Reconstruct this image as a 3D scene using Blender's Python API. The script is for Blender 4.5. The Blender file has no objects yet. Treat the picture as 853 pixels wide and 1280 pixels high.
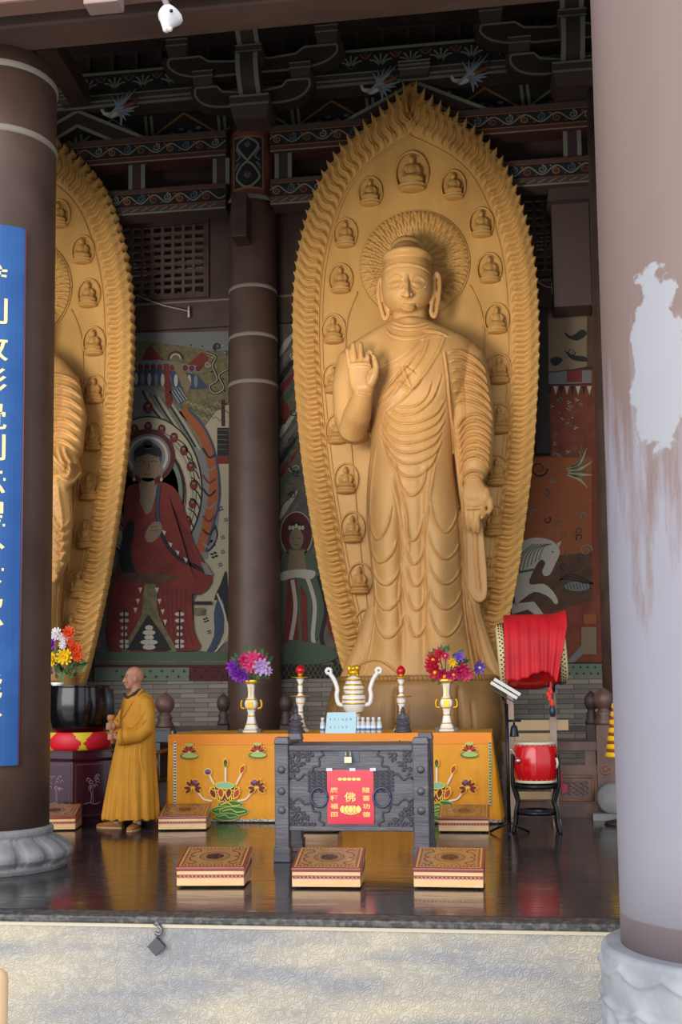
import bpy, math, random
import numpy as np
from mathutils import Vector, Matrix
random.seed(7)
PI = math.pi
COL = bpy.context.scene.collection
V3 = Vector
# ------------------------------------------------------------------ camera
FPX, YAW, PITCH, ROLL, PPX, PPY = 1400.0, math.radians(7.9), math.radians(5.0), math.radians(0.65), 426.5, 742.5
CAM = V3((0, 0, 1.42))
F_ = V3((-math.sin(YAW)*math.cos(PITCH), math.cos(YAW)*math.cos(PITCH), math.sin(PITCH)))
R0 = V3((math.cos(YAW), math.sin(YAW), 0)); U0 = R0.cross(F_)
R_ = R0*math.cos(ROLL) - U0*math.sin(ROLL)
U_ = U0*math.cos(ROLL) + R0*math.sin(ROLL)
cd = bpy.data.cameras.new('camera'); cam = bpy.data.objects.new('camera', cd); COL.objects.link(cam)
cam.matrix_world = Matrix(((R_.x, U_.x, -F_.x, CAM.x), (R_.y, U_.y, -F_.y, CAM.y), (R_.z, U_.z, -F_.z, CAM.z), (0, 0, 0, 1)))
cd.sensor_fit = 'VERTICAL'; cd.sensor_height = 36; cd.sensor_width = 24; cd.lens = 36*FPX/1280
cd.shift_y = (PPY-640)/1280.0; cd.clip_end = 500
bpy.context.scene.camera = cam

def ray(px, py): return F_*FPX + R_*(px-PPX) + U_*(PPY-py)
def at(px, py, Y):
    d = ray(px, py); return CAM + d*((Y-CAM.y)/d.y)
def fl(px, py, z=0.0):
    d = ray(px, py); return CAM + d*((z-CAM.z)/d.z)
def proj(p):
    q = V3(p)-CAM; w = q.dot(F_); return (PPX+FPX*q.dot(R_)/w, PPY-FPX*q.dot(U_)/w)
def mpp(Y): return (at(501, 800, Y)-at(500, 800, Y)).length

# ------------------------------------------------------------------ materials
def lin(h):
    if not isinstance(h, str): return (h[0], h[1], h[2], 1)
    h = h.lstrip('#'); o = []
    for i in (0, 2, 4):
        c = int(h[i:i+2], 16)/255.0
        o.append(c/12.92 if c <= 0.04045 else ((c+0.055)/1.055)**2.4)
    return (o[0], o[1], o[2], 1)
MC = {}
def mat(name, col, rough=0.6, metal=0.0, col2=None, ns=4.0, nd=4.0, mixlo=0.4, mixhi=0.65, bump=0.0, bs=30.0, stretch=(1, 1, 1), spec=None, coat=0.0, emis=None):
    if name in MC: return MC[name]
    m = bpy.data.materials.new(name); m.use_nodes = True; nt = m.node_tree; b = nt.nodes['Principled BSDF']
    b.inputs['Base Color'].default_value = lin(col); b.inputs['Roughness'].default_value = rough; b.inputs['Metallic'].default_value = metal
    if spec is not None: b.inputs['Specular IOR Level'].default_value = spec
    if coat: b.inputs['Coat Weight'].default_value = coat; b.inputs['Coat Roughness'].default_value = 0.12
    if emis: b.inputs['Emission Color'].default_value = lin(col); b.inputs['Emission Strength'].default_value = emis
    if col2 or bump:
        tc = nt.nodes.new('ShaderNodeTexCoord'); mp = nt.nodes.new('ShaderNodeMapping'); mp.inputs['Scale'].default_value = stretch
        nt.links.new(tc.outputs['Object'], mp.inputs[0])
    if col2:
        n = nt.nodes.new('ShaderNodeTexNoise'); n.inputs['Scale'].default_value = ns; n.inputs['Detail'].default_value = nd
        nt.links.new(mp.outputs[0], n.inputs['Vector'])
        r = nt.nodes.new('ShaderNodeMapRange'); r.inputs['From Min'].default_value = mixlo; r.inputs['From Max'].default_value = mixhi
        nt.links.new(n.outputs['Fac'], r.inputs['Value'])
        x = nt.nodes.new('ShaderNodeMix'); x.data_type = 'RGBA'; x.inputs[6].default_value = lin(col); x.inputs[7].default_value = lin(col2)
        nt.links.new(r.outputs[0], x.inputs[0]); nt.links.new(x.outputs[2], b.inputs['Base Color'])
    if bump:
        n2 = nt.nodes.new('ShaderNodeTexNoise'); n2.inputs['Scale'].default_value = bs; n2.inputs['Detail'].default_value = 3
        nt.links.new(mp.outputs[0], n2.inputs['Vector'])
        bp = nt.nodes.new('ShaderNodeBump'); bp.inputs['Strength'].default_value = bump; bp.inputs['Distance'].default_value = 0.02
        nt.links.new(n2.outputs['Fac'], bp.inputs['Height']); nt.links.new(bp.outputs[0], b.inputs['Normal'])
    MC[name] = m; return m

# ------------------------------------------------------------------ mesh builder
class MB:
    def __init__(s): s.v = []; s.f = []; s.m = []; s.s = []
    def add(s, vs, fs, m=0, sm=False):
        b = len(s.v); s.v += [tuple(v) for v in vs]
        for f in fs: s.f.append([i+b for i in f]); s.m.append(m); s.s.append(sm)
        return s
    def box(s, c, d, m=0, rot=None, taper=1.0):
        vs = []
        for z in (-.5, .5):
            k = taper if z > 0 else 1.0
            for x, y in ((-.5, -.5), (.5, -.5), (.5, .5), (-.5, .5)):
                p = V3((x*d[0]*k, y*d[1]*k, z*d[2]))
                if rot is not None: p = rot @ p
                vs.append(p+V3(c))
        return s.add(vs, [(3, 2, 1, 0), (4, 5, 6, 7), (0, 1, 5, 4), (1, 2, 6, 5), (2, 3, 7, 6), (3, 0, 4, 7)], m)
    def bb(s, p0, p1, m=0):
        return s.box([(a+b)/2 for a, b in zip(p0, p1)], [abs(b-a) for a, b in zip(p0, p1)], m)
    def bar(s, a, b, w, h, m=0, up=(0, 0, 1)):
        a = V3(a); b = V3(b); d = (b-a); L = d.length; d.normalize(); x = d.cross(V3(up))
        if x.length < 1e-4: x = V3((1, 0, 0))
        x.normalize(); y = x.cross(d); vs = []
        for p in (a, b):
            for i, j in ((-1, -1), (1, -1), (1, 1), (-1, 1)): vs.append(p+x*(i*w/2)+y*(j*h/2))
        return s.add(vs, [(3, 2, 1, 0), (4, 5, 6, 7), (0, 1, 5, 4), (1, 2, 6, 5), (2, 3, 7, 6), (3, 0, 4, 7)], m)
    def lathe(s, prof, c=(0, 0, 0), seg=32, m=0, rf=None, rot=None, sm=True, a0=0.0, a1=2*PI, caps=True):
        full = abs(a1-a0-2*PI) < 1e-6; n = seg if full else seg+1; vs = []; c = V3(c)
        for k, (r, z) in enumerate(prof):
            for i in range(n):
                a = a0+(a1-a0)*i/seg; q = r*(rf(a, z, k) if rf else 1.0)
                p = V3((q*math.cos(a), q*math.sin(a), z))
                vs.append((rot @ p if rot is not None else p)+c)
        fs = []
        for k in range(len(prof)-1):
            for i in range(seg):
                j = (i+1) % n; fs.append((k*n+i, k*n+j, (k+1)*n+j, (k+1)*n+i))
        s.add(vs, fs, m, sm); b = len(s.v)-len(vs)
        if caps and full:
            for k, rv in ((0, True), (len(prof)-1, False)):
                if prof[k][0] > 1e-5:
                    idx = [b+k*n+i for i in range(n)]; s.f.append(idx[::-1] if rv else idx); s.m.append(m); s.s.append(False)
        return s
    def loft(s, secs, m=0, sm=True, caps=True, closed=True):
        n = len(secs[0]); vs = [p for q in secs for p in q]; fs = []
        for k in range(len(secs)-1):
            for i in range(n if closed else n-1):
                j = (i+1) % n; fs.append((k*n+i, k*n+j, (k+1)*n+j, (k+1)*n+i))
        if caps and closed: fs.append(tuple(range(n))[::-1]); fs.append(tuple((len(secs)-1)*n+i for i in range(n)))
        return s.add(vs, fs, m, sm)
    def tube(s, pts, rad, seg=8, m=0, sm=True, flat=1.0):
        pts = [V3(p) for p in pts]; secs = []; rad = rad if isinstance(rad, (list, tuple)) else [rad]*len(pts); x = None
        for i, p in enumerate(pts):
            d = (pts[min(i+1, len(pts)-1)]-pts[max(i-1, 0)]).normalized()
            if x is None: x = d.cross(V3((0, 0, 1)) if abs(d.z) < .9 else V3((0, 1, 0))).normalized()
            else: x = (x-d*x.dot(d)).normalized()
            y = d.cross(x)
            secs.append([p+x*(rad[i]*math.cos(2*PI*k/seg))+y*(rad[i]*flat*math.sin(2*PI*k/seg)) for k in range(seg)])
        return s.loft(secs, m, sm)
    def ell(s, c, r, seg=16, rings=10, m=0, rot=None, fn=None):
        c = V3(c); vs = []; r = r if isinstance(r, (list, tuple)) else (r, r, r)
        for k in range(rings+1):
            t = PI*k/rings; kk = max(math.sin(t), 1e-4)
            for i in range(seg):
                a = 2*PI*i/seg; p = V3((r[0]*kk*math.cos(a), r[1]*kk*math.sin(a), -r[2]*math.cos(t)))
                if fn: p = fn(p)
                vs.append((rot @ p if rot is not None else p)+c)
        fs = [(k*seg+i, k*seg+(i+1) % seg, (k+1)*seg+(i+1) % seg, (k+1)*seg+i) for k in range(rings) for i in range(seg)]
        return s.add(vs, fs, m, True)
    def prism(s, pts, off, m=0):
        """pts: 3D outline, extruded by vector off"""
        n = len(pts); off = V3(off); vs = [V3(p) for p in pts]+[V3(p)+off for p in pts]
        fs = [tuple(range(n)), tuple(range(2*n-1, n-1, -1))]+[(i, (i+1) % n, n+(i+1) % n, n+i) for i in range(n)]
        return s.add(vs, fs, m)
    def grid(s, fn, nu, nv, m=0, sm=True, closed=False):
        vs = [fn(i/nu, j/nv) for j in range(nv+1) for i in range(nu+1)]; w = nu+1
        return s.add(vs, [(j*w+i, j*w+i+1, (j+1)*w+i+1, (j+1)*w+i) for j in range(nv) for i in range(nu)], m, sm)
    def build(s, name, mats, parent=None, local=False, recalc=True, base=None):
        if not isinstance(mats, (list, tuple)): mats = [mats]
        me = bpy.data.meshes.new(name)
        o = bpy.data.objects.new(name, me); COL.objects.link(o)
        off = V3((0, 0, 0))
        if parent is not None:
            o.parent = parent
            if not local:
                q = parent
                while q is not None: off += q.location; q = q.parent
        elif not local:
            a = np.array([tuple(v) for v in s.v]); lo = a.min(0); hi = a.max(0)
            off = V3(((lo[0]+hi[0])/2, (lo[1]+hi[1])/2, lo[2])) if base is None else V3(base)
            o.location = off
        me.from_pydata([(v[0]-off.x, v[1]-off.y, v[2]-off.z) for v in s.v], [], s.f)
        me.validate(); 
        if len(me.polygons) == len(s.f):
            me.polygons.foreach_set('material_index', s.m); me.polygons.foreach_set('use_smooth', s.s)
        for mm in mats: me.materials.append(mm)
        if recalc:
            import bmesh
            bm = bmesh.new(); bm.from_mesh(me); bmesh.ops.recalc_face_normals(bm, faces=bm.faces); bm.to_mesh(me); bm.free()
        return o
def thing(name, label, cat, loc=(0, 0, 0), group=None, rz=0.0):
    o = bpy.data.objects.new(name, None); COL.objects.link(o); o.location = loc; o.rotation_euler = (0, 0, rz); o.empty_display_size = .1
    o['label'] = label; o['category'] = cat; o['kind'] = 'thing'
    if group: o['group'] = group
    return o
def tag(o, label, cat, group=None, kind=None):
    if label: o['label'] = label
    if cat: o['category'] = cat
    if group: o['group'] = group
    if kind: o['kind'] = kind
    return o
def dup(o, loc=None, rz=None, label=None, group=None, parent=None):
    def cp(x, par):
        c = x.copy(); COL.objects.link(c); c.parent = par
        for ch in [k for k in x.children]: cp(ch, c)
        return c
    r = cp(o, parent)
    if loc is not None: r.location = loc
    if rz is not None: r.rotation_euler = (0, 0, rz)
    if label: r['label'] = label
    if group: r['group'] = group
    return r
def bevel(o, w=.01, seg=2):
    b = o.modifiers.new('b', 'BEVEL'); b.width = w; b.segments = seg; b.limit_method = 'ANGLE'; b.angle_limit = math.radians(40); return o

# flat decals : shapes drawn in a 2D frame fn(a,b,layer)->3D
class Dec(MB):
    def __init__(s, fn): super().__init__(); s.fn = fn
    def poly(s, pts, m=0, L=1):
        return s.add([s.fn(a, b, L) for a, b in pts], [tuple(range(len(pts)))], m)
    def rib(s, pts, w, m=0, L=1, closed=False):
        P = [V3((a, b, 0)) for a, b in pts]; n = len(P); ws = w if isinstance(w, (list, tuple)) else [w]*n
        l = []; r = []
        for i in range(n):
            a = P[(i-1) % n] if closed else P[max(i-1, 0)]; b = P[(i+1) % n] if closed else P[min(i+1, n-1)]
            d = b-a
            if d.length < 1e-9: d = V3((1, 0, 0))
            d.normalize(); q = V3((-d.y, d.x, 0))*ws[i]/2
            l.append(P[i]+q); r.append(P[i]-q)
        vs = [s.fn(p.x, p.y, L) for p in l]+[s.fn(p.x, p.y, L) for p in r]
        fs = [(i, (i+1) % n, n+(i+1) % n, n+i) for i in range(n if closed else n-1)]
        return s.add(vs, fs, m)
    def disc(s, c, rx, ry=None, m=0, L=1, n=20, a0=0, a1=2*PI):
        ry = rx if ry is None else ry
        return s.poly([(c[0]+rx*math.cos(a0+(a1-a0)*i/n), c[1]+ry*math.sin(a0+(a1-a0)*i/n)) for i in range(n)], m, L)
    def ring(s, c, rx, ry, w, m=0, L=1, n=28, a0=0, a1=2*PI):
        full = abs(a1-a0-2*PI) < 1e-6
        pts = [(c[0]+rx*math.cos(a0+(a1-a0)*i/n), c[1]+ry*math.sin(a0+(a1-a0)*i/n)) for i in range(n if full else n+1)]
        return s.rib(pts, w, m, L, full)
    def rect(s, x0, y0, x1, y1, m=0, L=1): return s.poly([(x0, y0), (x1, y0), (x1, y1), (x0, y1)], m, L)
def pxf(Y, step=.002):      # draws on a wall plane at depth Y, given where points show in the photograph
    return lambda a, b, L=0: at(a, b, Y)-V3((0, step*L, 0))
def cr(pts, n=6, closed=False):
    """Catmull-Rom smoothing of 2D/3D points"""
    P = [np.array(p, float) for p in pts]; N = len(P); out = []
    for i in range(N if closed else N-1):
        g = (lambda k: P[k % N]) if closed else (lambda k: P[min(max(k, 0), N-1)])
        p0, p1, p2, p3 = g(i-1), g(i), g(i+1), g(i+2)
        for j in range(n):
            t = j/n; out.append(tuple(.5*((2*p1)+(-p0+p2)*t+(2*p0-5*p1+4*p2-p3)*t*t+(-p0+3*p1-3*p2+p3)*t**3)))
    if not closed: out.append(tuple(P[-1]))
    return out
def glyph(ch):
    """2D outline mesh of one character, unit size, centred"""
    c = bpy.data.curves.new('g', 'FONT'); c.body = ch; c.resolution_u = 2; c.offset = .012
    o = bpy.data.objects.new('g', c); COL.objects.link(o); bpy.context.view_layer.update()
    me = bpy.data.meshes.new_from_object(o.evaluated_get(bpy.context.evaluated_depsgraph_get()))
    vs = [(v.co.x, v.co.y) for v in me.vertices]; fs = [tuple(p.vertices) for p in me.polygons]
    bpy.data.objects.remove(o); bpy.data.curves.remove(c); bpy.data.meshes.remove(me)
    xs = [v[0] for v in vs]; ys = [v[1] for v in vs]; cx = (min(xs)+max(xs))/2; cy = (min(ys)+max(ys))/2
    return [(x-cx, y-cy) for x, y in vs], fs
def write(dec, ch, cx, cy, w, h, m=0, L=2):
    vs, fs = glyph(ch)
    dec.add([dec.fn(cx+x*w, cy+y*h, L) for x, y in vs], fs, m)
def text_on(dec, s, x0, y0, dx, dy, w, h, m=0, L=2):
    for i, ch in enumerate(s): write(dec, ch, x0+dx*i, y0+dy*i, w, h, m, L)

# voxel union of everything in an MB (or list), returns numpy verts, faces
def voxelize(mb, vs, smooth=2):
    me = bpy.data.meshes.new('vx'); me.from_pydata([tuple(v) for v in mb.v], [], mb.f); o = bpy.data.objects.new('vx', me); COL.objects.link(o)
    import bmesh
    bm = bmesh.new(); bm.from_mesh(me); bmesh.ops.recalc_face_normals(bm, faces=bm.faces); bm.to_mesh(me); bm.free()
    r = o.modifiers.new('r', 'REMESH'); r.mode = 'VOXEL'; r.voxel_size = vs; r.use_smooth_shade = True
    if smooth:
        q = o.modifiers.new('s', 'SMOOTH'); q.factor = .5; q.iterations = smooth
    bpy.context.view_layer.update()
    m2 = bpy.data.meshes.new_from_object(o.evaluated_get(bpy.context.evaluated_depsgraph_get()))
    bpy.data.objects.remove(o); bpy.data.meshes.remove(me)
    return m2
def mesh_np(me):
    n = len(me.vertices); a = np.empty(n*3); me.vertices.foreach_get('co', a); b = np.empty(n*3); me.vertex_normals.foreach_get('vector', b)
    return a.reshape(-1, 3), b.reshape(-1, 3)
def link_mesh(me, name, mats, parent=None, loc=None):
    off = V3((0, 0, 0)); o = bpy.data.objects.new(name, me); COL.objects.link(o)
    if parent is not None:
        o.parent = parent; q = parent
        while q is not None: off += q.location; q = q.parent
    elif loc is not None: off = V3(loc); o.location = off
    me.transform(Matrix.Translation(-off)); me.materials.clear()
    for m in (mats if isinstance(mats, (list, tuple)) else [mats]): me.materials.append(m)
    me.polygons.foreach_set('use_smooth', [True]*len(me.polygons))
    me.polygons.foreach_set('material_index', [0]*len(me.polygons)); return o
def creases(co, no, lines, w, amp, front=-.15, Y=None, soft=1.0):
    """displace front-facing verts: each line = 3D polyline in x,z; raised thread w/ shadowed underside"""
    P = co[:, [0, 2]]; mask = no[:, 1] < front; idx = np.where(mask)[0]; Q = P[idx]; out = np.zeros(len(idx))
    for ln in lines:
        a = np.array([(p[0], p[2]) for p in ln]); best = np.full(len(Q), 1e9); sg = np.zeros(len(Q)); tt = np.zeros(len(Q))
        bb0 = a.min(0)-w*4; bb1 = a.max(0)+w*4; sel = np.where(((Q > bb0) & (Q < bb1)).all(1))[0]
        if not len(sel): continue
        q = Q[sel]; bs = np.full(len(sel), 1e9); ss = np.zeros(len(sel)); ts = np.zeros(len(sel)); n = len(a)-1
        for k in range(n):
            u = a[k+1]-a[k]; l2 = max((u*u).sum(), 1e-12); t = np.clip(((q-a[k])@u)/l2, 0, 1); d = q-(a[k]+t[:, None]*u)
            dd = np.sqrt((d*d).sum(1)); cz = u[0]*d[:, 1]-u[1]*d[:, 0]; up = dd < bs
            bs = np.where(up, dd, bs); ss = np.where(up, np.sign(cz), ss); ts = np.where(up, (k+t)/n, ts)
        fade = np.minimum(1, 6*np.minimum(ts, 1-ts)+.25)
        prof = np.exp(-(bs/w)**2)-.55*np.where(ss < 0, 1, 0)*np.exp(-((bs-1.6*w)/(1.1*w))**2)+.25*np.where(ss > 0, 1, 0)*np.exp(-(bs/(2.5*w))**2)
        out[sel] += prof*fade
    co[idx, 1] -= amp*out
# ------------------------------------------------------------------ materials
GOLD = mat('statue_wood', '#cf9f62', .48, 0, '#946a3c', 1.1, 6, .42, .75, bump=.12, bs=14, stretch=(1, 1, .35), spec=.4)
GOLDL = mat('mandorla_wood', '#cfa05c', .48, 0, '#9c7038', .9, 6, .42, .75, bump=.1, bs=12, stretch=(1, 1, .3), spec=.35)
BROWN = mat('column_paint', '#533d34', .5, 0, '#443028', 2.2, 5, .4, .7, bump=.05, bs=20)
BROWND = mat('dark_wood', '#4a3630', .6, 0, '#3a2a26', 3, 4)
DARK = mat('black_wood', '#2a2322', .5)
BAND = mat('band_cream', '#857b70', .7)
STONE = mat('stone_grey', '#8d8c8e', .75, 0, '#767679', 6, 5, bump=.3, bs=40)
LAC = mat('black_lacquer', '#0c0c0e', .18, coat=.6)
WHITE = mat('white_enamel', '#efeeea', .3)
GOLDM = mat('gilt', '#d9a520', .28, .55)
RED = mat('red_lacquer', '#c80f17', .22, coat=.4)
GREY1 = mat('paint_grey', '#7b7b70', .8); TERRA = mat('paint_terra', '#73402f', .8); ORNG = mat('paint_orange', '#8f6038', .8); BLU = mat('paint_blue', '#4d5c6c', .8)
DRED = mat('paint_darkred', '#4f2824', .75); CREAM = mat('paint_cream', '#b5aa90', .8); BLACKP = mat('paint_black', '#1b1a1b', .8)

def structure(o): o['kind'] = 'structure'; return o
YE = 7.12          # platform front edge
YW = 17.6          # back wall
# ---- floor : polished dark slabs
def floor_mat():
    m = bpy.data.materials.new('polished_floor'); m.use_nodes = True; nt = m.node_tree; b = nt.nodes['Principled BSDF']; N = nt.nodes.new; Lk = nt.links.new
    tc = N('ShaderNodeTexCoord'); br = N('ShaderNodeTexBrick'); br.offset = 0; br.inputs['Scale'].default_value = 1.0
    br.inputs['Brick Width'].default_value = .8; br.inputs['Row Height'].default_value = .8; br.inputs['Mortar Size'].default_value = .006
    br.inputs['Color1'].default_value = lin('#3a3433'); br.inputs['Color2'].default_value = lin('#2f2a2a'); br.inputs['Mortar'].default_value = lin('#171414')
    Lk(tc.outputs['Object'], br.inputs['Vector']); Lk(br.outputs['Color'], b.inputs['Base Color'])
    mp = N('ShaderNodeMapping'); mp.inputs['Scale'].default_value = (1.2, 14, 1); mp.inputs['Rotation'].default_value = (0, 0, .3); Lk(tc.outputs['Object'], mp.inputs[0])
    n = N('ShaderNodeTexNoise'); n.inputs['Scale'].default_value = 3; n.inputs['Detail'].default_value = 6; Lk(mp.outputs[0], n.inputs['Vector'])
    r = N('ShaderNodeMapRange'); r.inputs['From Min'].default_value = .35; r.inputs['From Max'].default_value = .75; r.inputs['To Min'].default_value = .07; r.inputs['To Max'].default_value = .3
    Lk(n.outputs['Fac'], r.inputs['Value']); Lk(r.outputs[0], b.inputs['Roughness'])
    n2 = N('ShaderNodeTexNoise'); n2.inputs['Scale'].default_value = 5; n2.inputs['Detail'].default_value = 2; Lk(tc.outputs['Object'], n2.inputs['Vector'])
    bp = N('ShaderNodeBump'); bp.inputs['Strength'].default_value = .06; bp.inputs['Distance'].default_value = .02; Lk(n2.outputs['Fac'], bp.inputs['Height']); Lk(bp.outputs[0], b.inputs['Normal'])
    b.inputs['Specular IOR Level'].default_value = .75
    return m
m = MB(); m.bb((-12, YE+.16, -.12), (12, YW+.3, 0)); structure(m.build('floor', floor_mat()))
m = MB(); m.bb((-12, YE-.03, -.05), (12, YE+.16, -.0)); o = structure(m.build('trim_1', mat('black_granite', '#3c3a3b', .45, 0, '#605c5a', 25, 4, .45, .6, bump=.4, bs=25))); bevel(o, .015)
m = MB(); m.bb((-12, YE-.012, -.072), (12, YE+.1, -.05)); structure(m.build('trim_2', mat('cream_line', '#cfc4ae', .7)))
# ---- platform front : carved cloud relief slabs
def relief_mat():
    m = bpy.data.materials.new('carved_stone'); m.use_nodes = True; nt = m.node_tree; b = nt.nodes['Principled BSDF']; N = nt.nodes.new; Lk = nt.links.new
    tc = N('ShaderNodeTexCoord'); ns = N('ShaderNodeTexNoise'); ns.inputs['Scale'].default_value = 2.2; ns.inputs['Detail'].default_value = 5; Lk(tc.outputs['Object'], ns.inputs['Vector'])
    mp = N('ShaderNodeMapping'); mp.inputs['Scale'].default_value = (.35, 1, 1.6); Lk(tc.outputs['Object'], mp.inputs[0]); Lk(mp.outputs[0], ns.inputs['Vector'])
    r = N('ShaderNodeMapRange'); r.inputs['From Min'].default_value = .42; r.inputs['From Max'].default_value = .62; Lk(ns.outputs['Fac'], r.inputs['Value'])
    x = N('ShaderNodeMix'); x.data_type = 'RGBA'; x.inputs[6].default_value = lin('#c6bca8'); x.inputs[7].default_value = lin('#9c9b9e'); Lk(r.outputs[0], x.inputs[0]); 
    wp = N('ShaderNodeTexNoise'); wp.inputs['Scale'].default_value = 9; Lk(tc.outputs['Object'], wp.inputs['Vector'])
    vm = N('ShaderNodeVectorMath'); vm.operation = 'MULTIPLY_ADD'; vm.inputs[1].default_value = (.08, .08, .08); Lk(wp.outputs['Color'], vm.inputs[0]); Lk(tc.outputs['Object'], vm.inputs[2])
    vo = N('ShaderNodeTexVoronoi'); vo.inputs['Scale'].default_value = 21; Lk(vm.outputs[0], vo.inputs['Vector'])
    mu = N('ShaderNodeMath'); mu.operation = 'MULTIPLY'; mu.inputs[1].default_value = 24; Lk(vo.outputs['Distance'], mu.inputs[0])
    si = N('ShaderNodeMath'); si.operation = 'SINE'; Lk(mu.outputs[0], si.inputs[0])
    r2 = N('ShaderNodeMapRange'); r2.inputs['From Min'].default_value = -1; r2.inputs['From Max'].default_value = 1; Lk(si.outputs[0], r2.inputs['Value'])
    bp = N('ShaderNodeBump'); bp.inputs['Strength'].default_value = .7; bp.inputs['Distance'].default_value = .007; Lk(r2.outputs[0], bp.inputs['Height']); Lk(bp.outputs[0], b.inputs['Normal'])
    Lk(x.outputs[2], b.inputs['Base Color']); b.inputs['Roughness'].default_value = .8
    return m
m = MB(); m.bb((-12, YE, -1.3), (12, YE+.16, -.072)); structure(m.build('wall_platform', relief_mat()))
m = MB(); m.bb((-30, -25, -1.45), (30, YE+.1, -1.3)); structure(m.build('floor_courtyard', mat('paving', '#d6d2c9', .8, 0, '#c9c5bc', .5)))
# ---- left & right far walls, back wall, roof
WBR = mat('wall_brown', '#4b3731', .7, 0, '#3e2d28', 2, 4)
m = MB(); m.bb((-12.2, YE+1.6, 0), (-12, YW, 7.3)); structure(m.build('wall_left', WBR))
m = MB(); m.bb((12, YE+1.6, 0), (12.2, YW, 7.3)); structure(m.build('wall_right', WBR))
def zat(px, py, Y=YW): return at(px, py, Y).z
def xat(px, py, Y=YW): return at(px, py, Y).x
# window openings on the back wall
zt = zat(262, 275); zb = zat(262, 375)
wins = [(xat(120, 320), xat(262, 320)), (xat(560, 290), xat(701, 290))]
zt2, zb2 = zat(700, 240), zat(700, 342)
WT = (zt+zt2)/2; WB = (zb+zb2)/2
m = MB()
m.bb((-12, YW, 0), (12, YW+.25, WB)); m.bb((-12, YW, WT), (12, YW+.25, 12.8))
xs = [-12, wins[0][0], wins[0][1], wins[1][0], wins[1][1], 12]
for a, b in ((xs[0], xs[1]), (xs[2], xs[3]), (xs[4], xs[5])): m.bb((a, YW, WB), (b, YW+.25, WT))
structure(m.build('wall_back', WBR))
# brick base of wall
zbase = zat(215, 851)
brick = bpy.data.materials.new('grey_brick'); brick.use_nodes = True; nt = brick.node_tree; b_ = nt.nodes['Principled BSDF']; tc = nt.nodes.new('ShaderNodeTexCoord'); mp = nt.nodes.new('ShaderNodeMapping')
mp.inputs['Rotation'].default_value = (PI/2, 0, 0); br = nt.nodes.new('ShaderNodeTexBrick'); br.inputs['Scale'].default_value = 1; br.inputs['Brick Width'].default_value = .46; br.inputs['Row Height'].default_value = .075
br.inputs['Mortar Size'].default_value = .006; br.inputs['Color1'].default_value = lin('#8a8178'); br.inputs['Color2'].default_value = lin('#6a625c'); br.inputs['Mortar'].default_value = lin('#4c4744')
nt.links.new(tc.outputs['Object'], mp.inputs[0]); nt.links.new(mp.outputs[0], br.inputs['Vector']); nt.links.new(br.outputs['Color'], b_.inputs['Base Color']); b_.inputs['Roughness'].default_value = .85
m = MB(); m.bb((-12, YW-.06, 0), (12, YW, zbase)); structure(m.build('baseboard_back', brick))
# windows : frame + lattice + pale things beyond
LATT = mat('lattice_wood', '#54403a', .6)
for wi, (a, b) in enumerate(wins):
    n = 10 if wi == 0 else 10
    fr = MB(); t = .09
    fr.bb((a, YW-.05, WB), (a+t, YW+.05, WT)); fr.bb((b-t, YW-.05, WB), (b, YW+.05, WT)); fr.bb((a+t, YW-.05, WB), (b-t, YW+.05, WB+t)); fr.bb((a+t, YW-.05, WT-t), (b-t, YW+.05, WT))
    w = structure(fr.build('window_%d' % (wi+1), BROWND))
    la = MB(); q = (b-a-2*t)/n
    for i in range(1, n): la.bb((a+t+q*i-.025, YW-.02, WB+t), (a+t+q*i+.025, YW+.03, WT-t))
    q = (WT-WB-2*t)/9
    for i in range(1, 9): la.bb((a+t, YW-.025, WB+t+q*i-.025), (b-t, YW+.025, WB+t+q*i+.025))
    la.build('lattice', LATT, w)
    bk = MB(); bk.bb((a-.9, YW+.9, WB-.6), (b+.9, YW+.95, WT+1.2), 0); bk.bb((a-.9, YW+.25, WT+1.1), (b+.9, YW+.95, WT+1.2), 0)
    random.seed(3+wi)
    for zc in (.2, .3, .62, .72):
        for i in range(12):
            x0 = a+(b-a)*i/12; zz = WB+(WT-WB)*zc; bk.bb((x0+.02, YW+.87, zz-.045), (x0+.02+random.uniform(.06, .14), YW+.9, zz+.045), 1)
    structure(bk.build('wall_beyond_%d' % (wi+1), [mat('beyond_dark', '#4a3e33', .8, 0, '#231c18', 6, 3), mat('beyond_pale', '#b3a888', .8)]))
# roof: sloping board ceiling with rafters
zc0 = 11.0
RB = mat('roof_board', '#3b2824', .8, 0, '#2c1e1b', 2, 4, stretch=(1, .3, 1))
zr0, zr1 = 7.35, 12.7
m = MB(); m.add([(-12.2, YE+1.0, zr0), (12.2, YE+1.0, zr0), (12.2, YW+.3, zr1), (-12.2, YW+.3, zr1), (-12.2, YE+1.0, zr0+.2), (12.2, YE+1.0, zr0+.2), (12.2, YW+.3, zr1+.2), (-12.2, YW+.3, zr1+.2)],
      [(0, 1, 2, 3), (7, 6, 5, 4), (0, 4, 5, 1), (2, 6, 7, 3), (1, 5, 6, 2), (0, 3, 7, 4)]); structure(m.build('ceiling', RB))
m = MB()
for i in range(-16, 17):
    x = i*.55; m.bar((x, YE+1.3, zr0+.0), (x, YW-.2, zr1-.13), .1, .12)
structure(m.build('trim_3', mat('rafter', '#402b27', .8)))
m = MB()
for j in range(1, 7):
    t = j/7; m.bar((-12, YE+1+(YW-YE-1)*t, zr0+(zr1-zr0)*t-.12), (12, YE+1+(YW-YE-1)*t, zr0+(zr1-zr0)*t-.12), .05, .05)
structure(m.build('trim_4', mat('rafter', '#402b27', .8)))
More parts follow.
